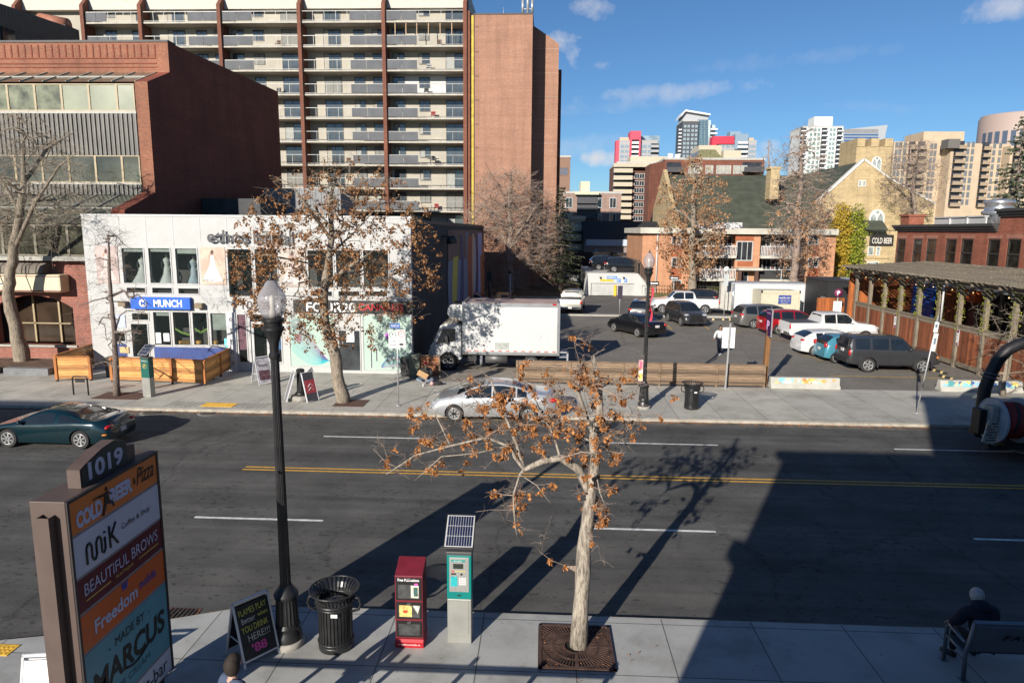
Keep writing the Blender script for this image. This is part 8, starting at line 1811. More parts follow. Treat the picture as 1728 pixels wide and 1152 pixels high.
def tree(name,label,base,trunks,targets,barkm,tr0,rtip=.012,pw=.62,leafm=None,leafp=0,cl=(.12,8,.07),seed=1,steps=3,wob=.14,sag=0,bias=0,up=.3,group=None,leafcond=None,cat='tree',extra_twigs=0,twl=.35,sort=True,tw_down=.2,taper=.95,brm=None):
    rnd=random.Random(seed); base=Vector(base)
    if sort:
        b0=Vector(trunks[0][0][-1]) ; targets=sorted(targets,key=lambda p:(p-b0).length+rnd.uniform(0,.6))
    P,par,paths,cnt,nt_=skeleton(rnd,trunks,targets,steps,wob,bias,sag,up)
    cmax=cnt[0]
    def rad(i): return rtip+(tr0-rtip)*((cnt[i]/cmax)**pw) if cnt[i]>1 else rtip*.6
    Rn={}
    t=thing(name,label,cat,base,0,group)
    tb=MB(base); 
    for k,idx in enumerate(paths[:nt_]):
        pts=[Vector(P[i]) for i in idx]; rr=[rad(i) for i in idx]
        if k==0: rr=[tr0*max(.1,1-taper*(i/len(rr))**1.15) for i in range(len(rr))]; rr[0]=tr0*1.18
        else: rr=[min(rr[i],Rn.get(par[idx[0]] if False else idx[0],9)*(1-.75*i/len(rr))) for i in range(len(rr))]
        for i_,q_ in zip(idx,rr): Rn.setdefault(i_,q_)
        # densify with wobble
        q=[pts[0]]; r2=[rr[0]]
        for a,b,ra,rb in zip(pts,pts[1:],rr,rr[1:]):
            m=max(1,int((b-a).length/.35))
            for j in range(1,m+1):
                f=j/m; q.append(a.lerp(b,f)+Vector((rnd.gauss(0,1),rnd.gauss(0,1),0))*ra*.09*(j<m)); r2.append((ra*(1-f)+rb*f)*rnd.uniform(.95,1.07))
        tb.tube(q,r2,12 if k==0 else 8)
    trk=tb.build('trunk',barkm,t)
    br=MB(base)
    for idx in paths[nt_:]:
        pts=[Vector(P[i]) for i in idx]; r0=Rn.get(idx[0],9); rr=[min(rad(i),r0*(.9-.2*j/len(idx))) for j,i in enumerate(idx)]
        for i_,q_ in zip(idx,rr): Rn.setdefault(i_,q_)
        br.tube(pts,rr,5 if rr[1]>rtip*2.5 else 3,cap=False)
        if extra_twigs:
            for _ in range(extra_twigs):
                i=rnd.randrange(1,len(pts)); a=pts[i-1].lerp(pts[i],rnd.random())
                d=Vector((rnd.gauss(0,1),rnd.gauss(0,1),rnd.gauss(tw_down,.6))).normalized()*twl*rnd.uniform(.4,1.2)
                br.tube([a,a+d*.5+Vector((0,0,.02)),a+d],[rtip*.55,rtip*.4,rtip*.25],3,cap=False)
    br.build('branches',brm or barkm,t)
    if leafm:
        lf=MB(base)
        for idx in paths[nt_:]:
            for ii in idx[1:]:
                p=Vector(P[ii]); 
                pr_=leafp if leafcond is None else leafp*leafcond(p)
                if rnd.random()<pr_: cluster(lf,rnd,p,cl[0],max(2,int(rnd.gauss(cl[1],cl[1]*.3))),cl[2])
        cr=lf.build('crown',leafm,t)
    return t
BK1=bark('pale ridged bark',(.38,.33,.27),(.08,.065,.05)); BK2=bark('grey brown bark',(.30,.25,.19),(.09,.07,.05)); BK3=bark('dark twig bark',(.20,.155,.13),(.07,.05,.04)); BK4=bark('pinkish bark',(.33,.25,.2),(.12,.09,.07))
LO=leafmat('dry orange seed clusters',(.20,.08,.028),(.40,.165,.055),(.55,.26,.095)); LB=leafmat('dry brown leaves',(.13,.06,.028),(.29,.14,.06),(.42,.23,.11)); LT=leafmat('tan seed clusters',(.22,.11,.05),(.40,.22,.11),(.52,.31,.17))
# foreground tree
Y=10.75; rnd=random.Random(11)
base_=g(978,1098); 
T=[(A([(976,1102),(979,1040),(984,960),(990,890),(996,840),(1004,780),(1001,735),(1012,700),(1012,655),(1000,600)],Y),None)]
T+=[(A([(994,830),(975,790,-.1),(945,772,-.2),(915,778,-.25),(885,792,-.3)],Y),1),
 (A([(885,792,-.3),(868,770,-.3),(858,752,-.3),(820,738,-.35),(760,752,-.4),(700,768,-.45),(652,800,-.5)],Y),1),
 (A([(885,792,-.3),(872,752,-.2),(858,715,-.1),(842,680,0),(828,640,0)],Y),1),
 (A([(858,752,-.3),(800,765,-.5),(745,770,-.6),(700,810,-.6)],Y),1),
 (A([(877,800,-.35),(866,835,-.5),(868,870,-.5),(872,905,-.5)],Y),1),
 (A([(877,800,-.35),(905,818,-.6),(930,850,-.7)],Y),1),
 (A([(945,772,-.2),(935,735,-.1),(915,700,0),(900,665,.1)],Y),1),
 (A([(1002,745),(975,735,.2),(950,720,.3),(900,705,.4)],Y),1),
 (A([(1004,770),(1030,735,.2),(1050,742,.3),(1072,765,.3)],Y),1),
 (A([(1001,735),(985,690,-.2),(975,660,-.3),(985,610,-.3)],Y),1),
 (A([(1012,655),(1040,640,.2),(1068,620,.3)],Y),1),
 (A([(760,752,-.4),(745,720,-.3),(735,700,-.2),(728,688,-.2)],Y),1),
 (A([(1004,790),(1012,830,-.3),(1020,850,-.4)],Y),1)]
tg=[]
def blob(x,y,wx,wy,n,dy=.6):
    for _ in range(n): tg.append(at(x+rnd.gauss(0,wx),y+rnd.gauss(0,wy),Y-.1+rnd.uniform(-dy,dy)))
blob(1000,670,42,42,85); blob(850,690,55,36,110); blob(900,735,60,25,60); blob(1035,715,26,32,42,.5); blob(1000,780,26,26,24,.4); blob(880,855,24,28,32,.3); blob(735,757,45,20,34,.4); blob(1012,850,16,40,22,.3); blob(710,722,25,16,12,.3); blob(990,615,16,26,18,.3); blob(935,685,40,30,60)
tree('street_tree','nearest tree with pale ridged trunk and orange seed clusters, in the iron tree grate',base_,T,tg,BK1,.142,rtip=.0055,pw=.95,leafm=LO,leafp=.30,cl=(.05,16,.055),seed=12,wob=.2,taper=.88,extra_twigs=5,brm=BK4,twl=.2,group='street trees',tw_down=.1,up=0,sort=False)
# far street tree with brown leaves
base_=g(578,682); Y=26.9
T=[(A([(580,684),(572,650),(566,600),(549,550),(546,500),(553,450),(560,400),(556,340),(566,300)],Y),None),
 (A([(549,520),(520,470,.5),(500,420,.8),(470,380,1.0),(440,350,1.2)],Y),1),(A([(548,480),(590,450,-.6),(620,430,-1),(660,400,-1.4),(700,380,-1.6)],Y),1),
 (A([(556,430),(600,390,.9),(640,345,1.2),(655,300,1.3)],Y),1),(A([(556,400),(520,350,-1),(490,310,-1.3)],Y),1),(A([(549,540),(600,520,-.8),(650,505,-1.3),(700,500,-1.8)],Y),1),(A([(553,450),(500,440,-1),(450,430,-1.6)],Y),1)]
tg=[]; rnd=random.Random(21)
for _ in range(1500):
    while True:
        u,v,wv=rnd.uniform(-1,1),rnd.uniform(-1,1),rnd.uniform(-1,1)
        if u*u+v*v+wv*wv<1 and u*u+v*v+wv*wv>rnd.random()*.3: break
    tg.append(at(572+u*(192 if u<0 else 178),425-v*172+(abs(u)**2)*25,Y+wv*1.8+u*2.5))
def lc2(p): return .45 if p.z<4.7 and p.x>-8 else 1.0 if p.z<7.9 else (.55 if p.z<9.2 else .25)
tree('street_tree','leaning boulevard tree thick with brown leaves in front of the white bridal and cannabis shops',base_,T,tg,BK2,.27,rtip=.008,pw=.7,leafm=LB,leafp=.42,cl=(.14,10,.10),seed=22,extra_twigs=1,twl=.5,group='street trees',leafcond=lc2)
o=MB().box(-.62,-.55,.001,.62,.55,.014).build('tree_pit',mat('mulch red brown',(.10,.05,.035),.95,var=.4,scale=10,bump=.6)); o.location=(-7.75,26.75,0); tag(o,'square of brown mulch at the foot of the leaning boulevard tree','tree pit','mulched tree pits')
o=MB().box(-1.0,-.6,.001,1.0,.6,.014).build('tree_pit',_M['mulch red brown']); o.location=(-17.6,27.2,0); tag(o,'reddish mulched pit around the small bare tree','tree pit','mulched tree pits')
# small bare tree
base_=g(196,668); Y=27.2
T=[(A([(198,668),(196,620),(193,560),(187,500),(184,440),(183,400)],Y),None)]
tg=[]; rnd=random.Random(31)
for _ in range(260):
    h=rnd.random(); w_=(1-abs(h-.4)*1.1)*75; tg.append(at(186+rnd.uniform(-1,1)*w_,620-h*235,Y+rnd.uniform(-1,1)*w_/45))
tree('street_tree','small bare young tree in front of the blue fast food sign',base_,T,tg,BK3,.13,rtip=.007,pw=.5,seed=32,extra_twigs=4,twl=.5,group='street trees',leafm=LB,leafp=.03,cl=(.08,3,.08))
# big left tree, weeping pale twigs
base_=g(42,618); Y=33.0
T=[(A([(42,618),(28,560),(14,500),(22,430),(34,360),(40,300),(38,240)],Y),None),(A([(14,500),(-10,440),(-30,380)],Y),1),(A([(24,420),(60,340,-1),(100,280,-2),(140,250,-2.6)],Y),1),(A([(34,360),(0,300,1),(-30,260,1)],Y),1),(A([(40,310),(80,250,1),(130,220,1.5)],Y),1)]
tg=[]; rnd=random.Random(41)
for _ in range(800):
    while True:
        u,v,wv=rnd.uniform(-1,1),rnd.uniform(-1,1),rnd.uniform(-1,1)
        if u*u+v*v+wv*wv<1: break
    tg.append(at(30+u*140,300-v*125+abs(u)*25,Y+wv*3))
tree('boulevard_tree','large bare tree with drooping pale twigs in front of the left brick office',base_,T,tg,BK2,.34,rtip=.013,pw=.6,seed=42,extra_twigs=4,twl=.9,sag=.12,group='bare trees',tw_down=-.5)
def simple_tree(x,y,Y,top,wx,hy,cy,lab,barkm,n=500,r=.3,leafm=None,leafp=0,cl=(.25,6,.16),seed=5,rtip=.02,extra=1,twl=.8,lean=0,group='bare trees',lc=None,cat='tree',fork=5,sag=0,wob=.14):
    """crown given in photograph pixels at distance Y: half width wx, centre height cy, half height hy"""
    rnd=random.Random(seed); b=at(x,y,Y); b.z=max(-.02,0 if b.z<.6 else b.z); k=Y/1152.
    ys=[y+(top-y)*f for f in (0,.15,.32,.5,.68,.84,.95)]
    T=[([Vector((*at(x+lean*i/6+rnd.uniform(-3,3)*(i>0),yy,Y).xy,at(x,yy,Y).z)) for i,yy in enumerate(ys)],None)]; T[0][0][0]=Vector(b)
    for i in range(fork):
        a=T[0][0][1+i%4 if i%4 else 2]; an=6.28*i/fork+rnd.random(); L=wx*k*.75; e=Vector((math.cos(an)*L,math.sin(an)*L,L*rnd.uniform(.5,1.1)))
        T.append(([a,a+e*.35+Vector((0,0,.1*L)),a+e*.7,a+e],1))
    tg=[]; c=at(x+lean*.6,cy,Y)
    while len(tg)<n:
        v=Vector((rnd.uniform(-1,1),rnd.uniform(-1,1),rnd.uniform(-1,1)))
        if v.length>1 or v.length<.4*rnd.random(): continue
        tg.append(c+Vector((v.x*wx*k,v.y*wx*k,v.z*hy*k)))
    return tree('tree' if cat=='tree' else cat,lab,b,T,tg,barkm,r,rtip=rtip,leafm=leafm,leafp=leafp,cl=cl,seed=seed+1,extra_twigs=extra,twl=twl,group=group,leafcond=lc,sag=sag,wob=wob)
simple_tree(860,494,74,285,88,115,395,'broad bare pinkish tree on the dry slope between the mural wall and the parkade',BK4,n=1500,r=.42,rtip=.028,extra=3,twl=1.5,seed=51,leafm=LB,leafp=.10,cl=(.3,4,.16),wob=.25)
simple_tree(828,482,86,430,22,40,450,'small dark bare tree behind the mural wall corner',BK3,n=160,r=.25,rtip=.03,seed=61,extra=2,twl=1)
simple_tree(918,484,80,380,30,48,425,'thin bare tree against the low white wall beside the spruce',BK3,n=200,r=.2,rtip=.025,seed=63,extra=2,twl=1)
simple_tree(1168,492,74.2,265,62,105,368,'tall tree with tan seed clusters in front of the orange brick apartments',BK2,n=800,r=.4,leafm=LT,leafp=.34,cl=(.36,7,.22),seed=71,rtip=.02,twl=1.1)
simple_tree(1338,498,70,218,52,130,345,'tallest bare tree behind the cream container',BK4,n=1100,r=.42,seed=81,rtip=.022,extra=2,twl=1.2,lean=18,leafm=LT,leafp=.11,cl=(.3,5,.2),lc=lambda p:1.6 if p.z<9.5 else .25)
simple_tree(1385,470,92,330,38,50,365,'bare tree with a few tan leaves in front of the stone church gable',BK3,n=300,r=.3,seed=91,rtip=.03,extra=1,twl=1.2,leafm=LT,leafp=.12,cl=(.4,5,.25))
simple_tree(1545,420,95,235,52,62,300,'bare tree rising behind the corner of the red brick restaurant',BK4,n=800,r=.33,seed=95,rtip=.033,extra=2,twl=1.4,lean=-8)
simple_tree(1480,420,100,285,32,45,330,'slender bare tree in front of the church tower',BK3,n=220,r=.28,seed=97,rtip=.03,extra=2,twl=1.2)
simple_tree(1298,462,110,225,22,90,330,'narrow bare tree at the left of the church chimney',BK4,n=200,r=.28,seed=99,rtip=.035,extra=2,twl=1.2)
LY=leafmat('yellow autumn leaves',(.26,.16,.02),(.42,.29,.03),(.5,.38,.06)); LG=leafmat('green autumn leaves',(.10,.14,.02),(.22,.26,.03),(.38,.38,.05))
for (x,lf_,lab,sd_) in [(1418,LY,'golden yellow columnar poplar between the apartments and the church',101),(1441,LG,'green and yellow columnar poplar next to the golden one',103)]:
    simple_tree(x,478,84,345,17,66,408,lab,BK3,n=420,r=.2,leafm=lf_,leafp=.75,cl=(.45,8,.24),seed=sd_,rtip=.02,extra=0,group='columnar poplars',fork=3)
# conifers
def spruce(x,y,Y,top,wx,lab,seed,m,gap=.0):
    rnd=random.Random(seed); b=at(x,y,Y); tp=at(x,top,Y); h=tp.z-max(0,b.z); b.z=max(0,b.z); W=wx*Y/1152
    t=thing('spruce_tree',lab,'conifer',b,0,'spruce trees'); MB().tube([(0,0,0),(0.05,0,h*.5),(0,0,h)],[h*.02,h*.012,.02],7).build('trunk',BK3,t)
    mb=MB(); fo=MB(); lv=int(h/.34)
    for i in range(lv):
        z=h*(.1+.9*i/lv); f=1-(z/h); R=W*(f**.75)*rnd.uniform(.75,1.15)+.1
        nb=int(5+6*f)
        for k in range(nb):
            if rnd.random()<gap: continue
            a=rnd.uniform(0,6.28); r=R*rnd.uniform(.55,1.1); d=Vector((math.cos(a),math.sin(a),0)); s=Vector((-d.y,d.x,0))
            p0=Vector((0,0,z)); p1=d*r*.55+Vector((0,0,z-.16*r)); p2=d*r+Vector((0,0,z-.22*r+.05))
            mb.tube([p0,p1,p2],[.03,.02,.008],3,cap=False)
            for j in range(int(6+r*9)):
                u=rnd.uniform(.15,1.05); q=p0.lerp(p1,u*2) if u<.5 else p1.lerp(p2,u*2-1); q=q+s*rnd.uniform(-.22,.22)*(r*.35+.25)*(1.2-u*.7)
                L=rnd.uniform(.16,.34); e=(d*rnd.uniform(.1,.9)+s*rnd.uniform(-.9,.9)+Vector((0,0,rnd.uniform(-1.1,.1)))).normalized()*L; n_=e.cross(Vector((rnd.gauss(0,1),rnd.gauss(0,1),1))).normalized()*L*.3
                fo.add([q-n_*.4,q+e*.5-n_,q+e,q+e*.5+n_],[(0,1,2,3)])
    mb.build('branches',BK3,t); fo.build('crown',m,t)
SG=leafmat('blue green needles',(.035,.05,.03),(.10,.125,.075),(.17,.18,.11)); SD=leafmat('dark needles',(.015,.022,.014),(.04,.055,.03),(.08,.09,.05))
spruce(1702,420,62,190,50,'tall blue green spruce behind the brick restaurant at the right edge',111,SG,.04)
spruce(946,488,78,312,46,'dark spruce beside the brown tower, left of the black roofed row houses',113,SD,.1)
# bare shrub by patio
base_=g(1690,668); Y=base_.y; rnd=random.Random(71); tg=[at(1700+rnd.uniform(-1,1)*60,585+rnd.uniform(-1,1)*75,Y+rnd.uniform(-1,1)*1.2) for _ in range(170)]
tree('patio_tree','knotty bare little tree at the street end of the patio fence, right edge',base_,[(A([(1692,668),(1696,630),(1700,600),(1705,560)],Y),None)],tg,BK2,.09,rtip=.009,seed=77,extra_twigs=2,twl=.35,wob=.4,group='bare trees')
# hedge & shrubs by the orange apartments
def shrub(x0,x1,y,Y,h,lab,m,n,seed):
    rnd=random.Random(seed); a=at(x0,y,Y); b=at(x1,y,Y); lf=MB(); br=MB(); L=b.x-a.x
    for _ in range(n):
        u=rnd.uniform(0,L)-L/2; v=rnd.gauss(0,.35); hh=h*(1-abs(u*2/L)**3*.6)*rnd.random()**.5
        cluster(lf,rnd,Vector((u,v,hh)),.2,5,.12)
        if rnd.random()<.4: br.tube([(u*.95,v*.5,0),(u,v,hh)],[.02,.006],3,cap=False)
    t=thing('shrub',lab,'shrub',(a.x+L/2,Y,.15),0,'shrubs'); br.build('branches',BK3,t); lf.build('crown',m,t)
LS=leafmat('dull green shrub leaves',(.03,.04,.015),(.07,.08,.025),(.14,.12,.04)); LR=leafmat('russet shrub leaves',(.10,.04,.02),(.2,.08,.035),(.3,.14,.06))
shrub(1128,1152,492,74.6,1.7,'bare russet bush at the corner of the orange brick apartments',LR,120,1)
shrub(1190,1222,500,74.8,1.1,'low green hedge under the apartment windows beside the white trailer',LS,260,2)
# =====================================================  PEOPLE
def skin(name,joints,edges,radii,m,parent,sub=1,root=0,extra=None):
    me=bpy.data.meshes.new(name); me.from_pydata([tuple(j) for j in joints],edges,[]); o=bpy.data.objects.new(name,me); COL.objects.link(o)
    s=o.modifiers.new('s','SKIN'); s.use_smooth_shade=True; s.branch_smoothing=.6
    for i,r in enumerate(radii):
        sv=me.skin_vertices[0].data[i]; r=(r,r) if isinstance(r,(int,float)) else r; sv.radius=r; sv.use_root=(i==root)
    u=o.modifiers.new('u','SUBSURF'); u.levels=u.render_levels=sub
    dg=bpy.context.evaluated_depsgraph_get(); me2=bpy.data.meshes.new_from_object(o.evaluated_get(dg)); bpy.data.objects.remove(o); bpy.data.meshes.remove(me)
    mats=m if isinstance(m,list) else [m]
    me2.materials.clear(); 
    for k in mats: me2.materials.append(k)
    if extra:
        bm=bmesh.new(); bm.from_mesh(me2); e=extra.mesh('e',mats); bm.from_mesh(e); bm.to_mesh(me2); bm.free()
    o=bpy.data.objects.new(name,me2); me2.name=name; COL.objects.link(o); me2.polygons.foreach_set('use_smooth',[True]*len(me2.polygons))
    if parent: o.parent=parent
    return o
def person(loc,rz,J,lab,skinc,top,bottom,shoes,hairc,hair='short',extra=None,hand_curl=.5,scale=1,jr=1.0):
    """J: joints dict (local, facing -y). pelvis chest neck head; sL eL hL sR eR hR; kL aL kR aR"""
    t=thing('person',lab,'person',loc,rz); V=lambda k:Vector(J[k])
    eye=mat('eye dark',(.02,.015,.01),.3); lip=mat('lip tone',(.3,.1,.08),.6)
    pel,ch,nk,hd=V('pelvis'),V('chest'),V('neck'),V('head')
    names=['pelvis','waist','chest','neck','head','sL','eL','wL','pL','sR','eR','wR','pR','tL','kL','aL','tR','kR','aR']
    P={'pelvis':pel,'waist':pel.lerp(ch,.45),'chest':ch,'neck':nk,'head':hd}
    for s in 'LR':
        P['s'+s]=V('s'+s); P['e'+s]=V('e'+s); P['w'+s]=V('h'+s); d=(V('h'+s)-V('e'+s)).normalized(); P['p'+s]=V('h'+s)+d*.075
        P['t'+s]=V('t'+s) if 't'+s in J else pel+Vector((.09 if s=='L' else -.09,0,-.04)); P['k'+s]=V('k'+s); P['a'+s]=V('a'+s)
    R=dict(pelvis=.12,waist=.11,chest=.125,neck=.052,head=.055,sL=.055,eL=.042,wL=.028,pL=.034,sR=.055,eR=.042,wR=.028,pR=.034,tL=.085,kL=.058,aL=.04,tR=.085,kR=.058,aR=.04)
    E=[('pelvis','waist'),('waist','chest'),('chest','neck'),('neck','head'),('chest','sL'),('sL','eL'),('eL','wL'),('wL','pL'),('chest','sR'),('sR','eR'),('eR','wR'),('wR','pR'),('pelvis','tL'),('tL','kL'),('kL','aL'),('pelvis','tR'),('tR','kR'),('kR','aR')]
    ix={n:i for i,n in enumerate(names)}
    f=Vector(J.get('face',(0,-1,0))).normalized(); upv=(hd-nk).normalized(); sd_=f.cross(upv).normalized(); f=upv.cross(sd_).normalized()
    Mh=Matrix((sd_,-f,upv)).transposed()   # local x=side, -y = face
    ex=MB(); hc=hd+upv*.055
    def hb(p,r,s3,mi=0,n=10,m_=8):
        ex.mi=mi; vs0=len(ex.v); ex.ball((0,0,0),r,n,m_,s3)
        for i in range(vs0,len(ex.v)): ex.v[i]=hc+Mh@(ex.v[i]+Vector(p))
    hb((0,0,0),.105,(.74,.9,1.12),0,16,12); hb((0,-.02,-.06),.07,(.8,.9,.75)); hb((0,-.1,-.015),.022,(.6,.9,1.2))
    for sx in (-1,1): hb((sx*.033,-.088,.012),.011,(1.2,.6,.7),1); hb((sx*.079,.005,-.01),.025,(.35,.7,1.1))
    hb((0,-.088,-.055),.02,(1.3,.4,.35),2)
    for s in 'LR':
        w_=P['p'+s]; d=(P['w'+s]-P['e'+s]).normalized(); side=d.orthogonal().normalized(); side=Vector((1,0,0))-d*d.x; side=side.normalized() if side.length>.1 else d.orthogonal().normalized(); nrm=d.cross(side)
        cv=Vector(J.get('curl'+s,nrm)); cv=(cv-d*cv.dot(d)); cv=cv.normalized() if cv.length>.01 else nrm; side=d.cross(cv)
        ex.mi=0
        for k,(off,L) in enumerate([(-.028,.07),(-.009,.08),(.01,.075),(.027,.06)]):
            a=w_+side*off; b=a+d*L*.5+cv*L*.15*hand_curl; c=b+d*L*.3*(1-hand_curl*.5)+cv*L*.45*hand_curl; ex.tube([a,b,c],[.0095,.0088,.006],6)
        sg=1 if s=='L' else -1
        a=P['w'+s].lerp(w_,.3)-side*.025*sg; b=a-side*.03*sg+d*.03+cv*.01; ex.tube([a,b,b+d*.03+cv*.012],[.012,.010,.007],6)
    sk=skinm(*skinc); body=skin('body',[P[n] for n in names],[(ix[a],ix[b]) for a,b in E],[R[n] for n in names],[sk,eye,lip],t,1,0,ex)
    # clothes
    tn=['pelvis','waist','chest','neck','sL','eL','wL','sR','eR','wR']; q=dict(P)
    for s in 'LR': q['w'+s]=P['e'+s].lerp(P['w'+s],.93)
    q['neck']=P['chest'].lerp(P['neck'],.7); q['pelvis']=P['pelvis']+(P['pelvis']-P['waist'])*.1
    rr=dict(pelvis=.155,waist=.15,chest=.165,neck=.075,sL=.085,eL=.066,wL=.048,sR=.085,eR=.066,wR=.048); te=[e for e in E if e[0] in tn and e[1] in tn]; jx={n:i for i,n in enumerate(tn)}
    tp=skin('jacket' if jr>1 else 'top',[q[n] for n in tn],[(jx[a],jx[b]) for a,b in te],[rr[n]*jr for n in tn],top,t)
    bn=['pelvis','tL','kL','aL','tR','kR','aR']; rr=dict(pelvis=.135,tL=.1,kL=.078,aL=.062,tR=.1,kR=.078,aR=.062); jx={n:i for i,n in enumerate(bn)}; be=[e for e in E if e[0] in bn and e[1] in bn]
    q=dict(P)
    for s in 'LR': q['a'+s]=P['k'+s].lerp(P['a'+s],.97)
    skin('trousers',[q[n] for n in bn],[(jx[a],jx[b]) for a,b in be],[rr[n] for n in bn],bottom,t)
    for s in 'LR':
        a=P['a'+s]; fd=Vector(J.get('f'+s,(0,-1,0))).normalized(); mb=MB(); mb.tube([a+Vector((0,0,-.0))-fd*.06+Vector((0,0,-.045)),a+fd*.03+Vector((0,0,-.04)),a+fd*.17+Vector((0,0,-.055)),a+fd*.2+Vector((0,0,-.06))],[.042,.05,.042,.022],10); mb.build('shoe',shoes,t)
    # hair
    hm=mat('hair '+skinc[0],hairc,.8,var=.3,scale=30); mb=MB()
    def hh(p,r,s3):
        n0=len(mb.v); mb.ball((0,0,0),r,14,10,s3)
        for i in range(n0,len(mb.v)): mb.v[i]=hc+Mh@(mb.v[i]+Vector(p))
    if hair!='none': hh((0,.018,.022),.108,(.8,.93,1.06))
    if hair=='bun': hh((0,.03,.15),.035,(1,1,.9))
    if hair!='none': mb.build('hair',hm,t)
    if extra: extra(t,P,hc,Mh)
    return t
cl=lambda n,c,**k: mat('cloth '+n,c,.85,var=k.get('var',.15),scale=8,bump=.2)
# walking woman
def bagf(t,P,hc,Mh):
    s=P['sL']; mb=MB().tube([s+Vector((-.04,-.14,.05)),s+Vector((-.02,-.17,-.2)),s+Vector((.04,-.12,-.45))],.02,6).tube([s+Vector((-.04,.12,.05)),s+Vector((.02,.14,-.2)),s+Vector((.06,.05,-.45))],.02,6); b=mb.build('bag_strap',cl('black',(.015,.015,.017)),t)
    MB().ball(s+Vector((.08,-.02,-.55)),.16,10,7,(.45,1,.75)).build('shoulder_bag',cl('black',(.015,.015,.017)),t)
p=g(1213,598); 
person((p.x,p.y,0),R_(4),dict(pelvis=(0,0,.93),chest=(0,-.01,1.28),neck=(0,-.01,1.44),head=(0,-.03,1.53),sL=(.17,0,1.38),eL=(.24,.02,1.12),hL=(.24,-.12,.92),sR=(-.17,0,1.38),eR=(-.27,.04,1.14),hR=(-.36,-.1,.95),kL=(.09,-.05,.5),aL=(.08,.06,.09),kR=(-.09,-.12,.5),aR=(-.09,-.2,.1),face=(.05,-1,-.3)),
 'woman in a pale grey hoodie walking through the car park with a black bag',('warm brown',(.28,.14,.08)),cl('pale grey',(.52,.53,.54)),cl('dark navy',(.025,.03,.045)),mat('white trainers',(.5,.5,.5),.6),(.012,.01,.01),'bun',bagf,jr=1.12)
# pedestrian far
def capf(t,P,hc,Mh): MB().ball(hc+Vector((0,0,.07)),.105,10,6,(.85,1,.6)).build('cap',cl('bright blue',(.05,.25,.6)),t)
p=g(941,494); 
person((p.x,p.y,0.06),R_(-80),dict(pelvis=(0,0,.93),chest=(0,0,1.28),neck=(0,0,1.46),head=(0,-.02,1.55),sL=(.17,0,1.4),eL=(.2,.06,1.13),hL=(.2,-.05,.9),sR=(-.17,0,1.4),eR=(-.2,.04,1.13),hR=(-.2,-.12,.92),kL=(.09,-.18,.52),aL=(.09,-.3,.1),kR=(-.09,.05,.5),aR=(-.09,.32,.14)),
 'man in a blue cap and dark jacket striding along the back street pavement',('tan',(.4,.24,.16)),cl('charcoal',(.03,.03,.032)),cl('khaki',(.35,.32,.26)),mat('dark shoes',(.02,.02,.02),.5),(.05,.03,.02),'short',capf,jr=1.1)
# seated man on the pavement with cardboard
def homeless(t,P,hc,Mh):
    MB().ball(hc+Vector((0,0,.06)),.112,12,8,(.85,.98,.75)).build('cap',cl('dark red',(.28,.02,.03)),t)
    MB().ball(hc+Mh@Vector((0,-.07,-.085)),.05,10,7,(1,.7,1.1)).build('beard',mat('grey beard',(.3,.28,.25),.9,var=.3,scale=40),t)
    b=MB().obox((-.1,-.42,.4),(.5,.02,.26),Matrix.Rotation(R_(28),3,'Y')@Matrix.Rotation(R_(-25),3,'X')).build('cardboard_sign',mat('corrugated cardboard',(.42,.26,.13),.9,var=.12,scale=6),t)
p=g(718,645)
person((p.x,p.y+.25,0),0,dict(pelvis=(0,.12,.12),chest=(0,.02,.5),neck=(0,-.02,.68),head=(-.01,-.07,.76),sL=(.19,.03,.6),eL=(.28,-.1,.36),hL=(.1,-.38,.3),sR=(-.19,.03,.6),eR=(-.3,-.1,.38),hR=(-.22,-.36,.36),tL=(.1,.06,.11),kL=(.38,-.3,.14),aL=(.02,-.45,.08),tR=(-.1,.06,.11),kR=(-.4,-.28,.14),aR=(-.1,-.5,.08),fL=(-1,-.2,0),fR=(1,-.3,0),face=(-.1,-1,-.35)),
 'bearded man in a red cap sitting cross legged on the pavement holding cardboard',('ruddy',(.42,.22,.15)),cl('black coat',(.02,.02,.022)),cl('faded denim',(.16,.2,.26)),mat('grey shoes',(.2,.2,.2),.7),(.2,.18,.15),'short',homeless,jr=1.2)
o=MB().lathe([(.03,0),(.042,.115),(.045,.12)],n=14).build('paper_cup',mat('paper cup white',(.7,.7,.68),.6)); o.location=(-5.35,29.95,.001); tag(o,'white paper cup on the pavement in front of the seated man','cup')
t=thing('bundle','dark rolled bag with a red and white cloth beside the seated man','bag',(-4.75,30.3,0)); MB().ball((0,0,.1),.2,12,8,(1.2,.8,.5)).build('bag',cl('black',(.015,.015,.017)),t); MB().ball((-.25,-.1,.1),.12,10,7,(.8,.7,.9)).build('cloth',mat('red and white cloth',(.5,.3,.3),.8,var=.7,scale=12),t)
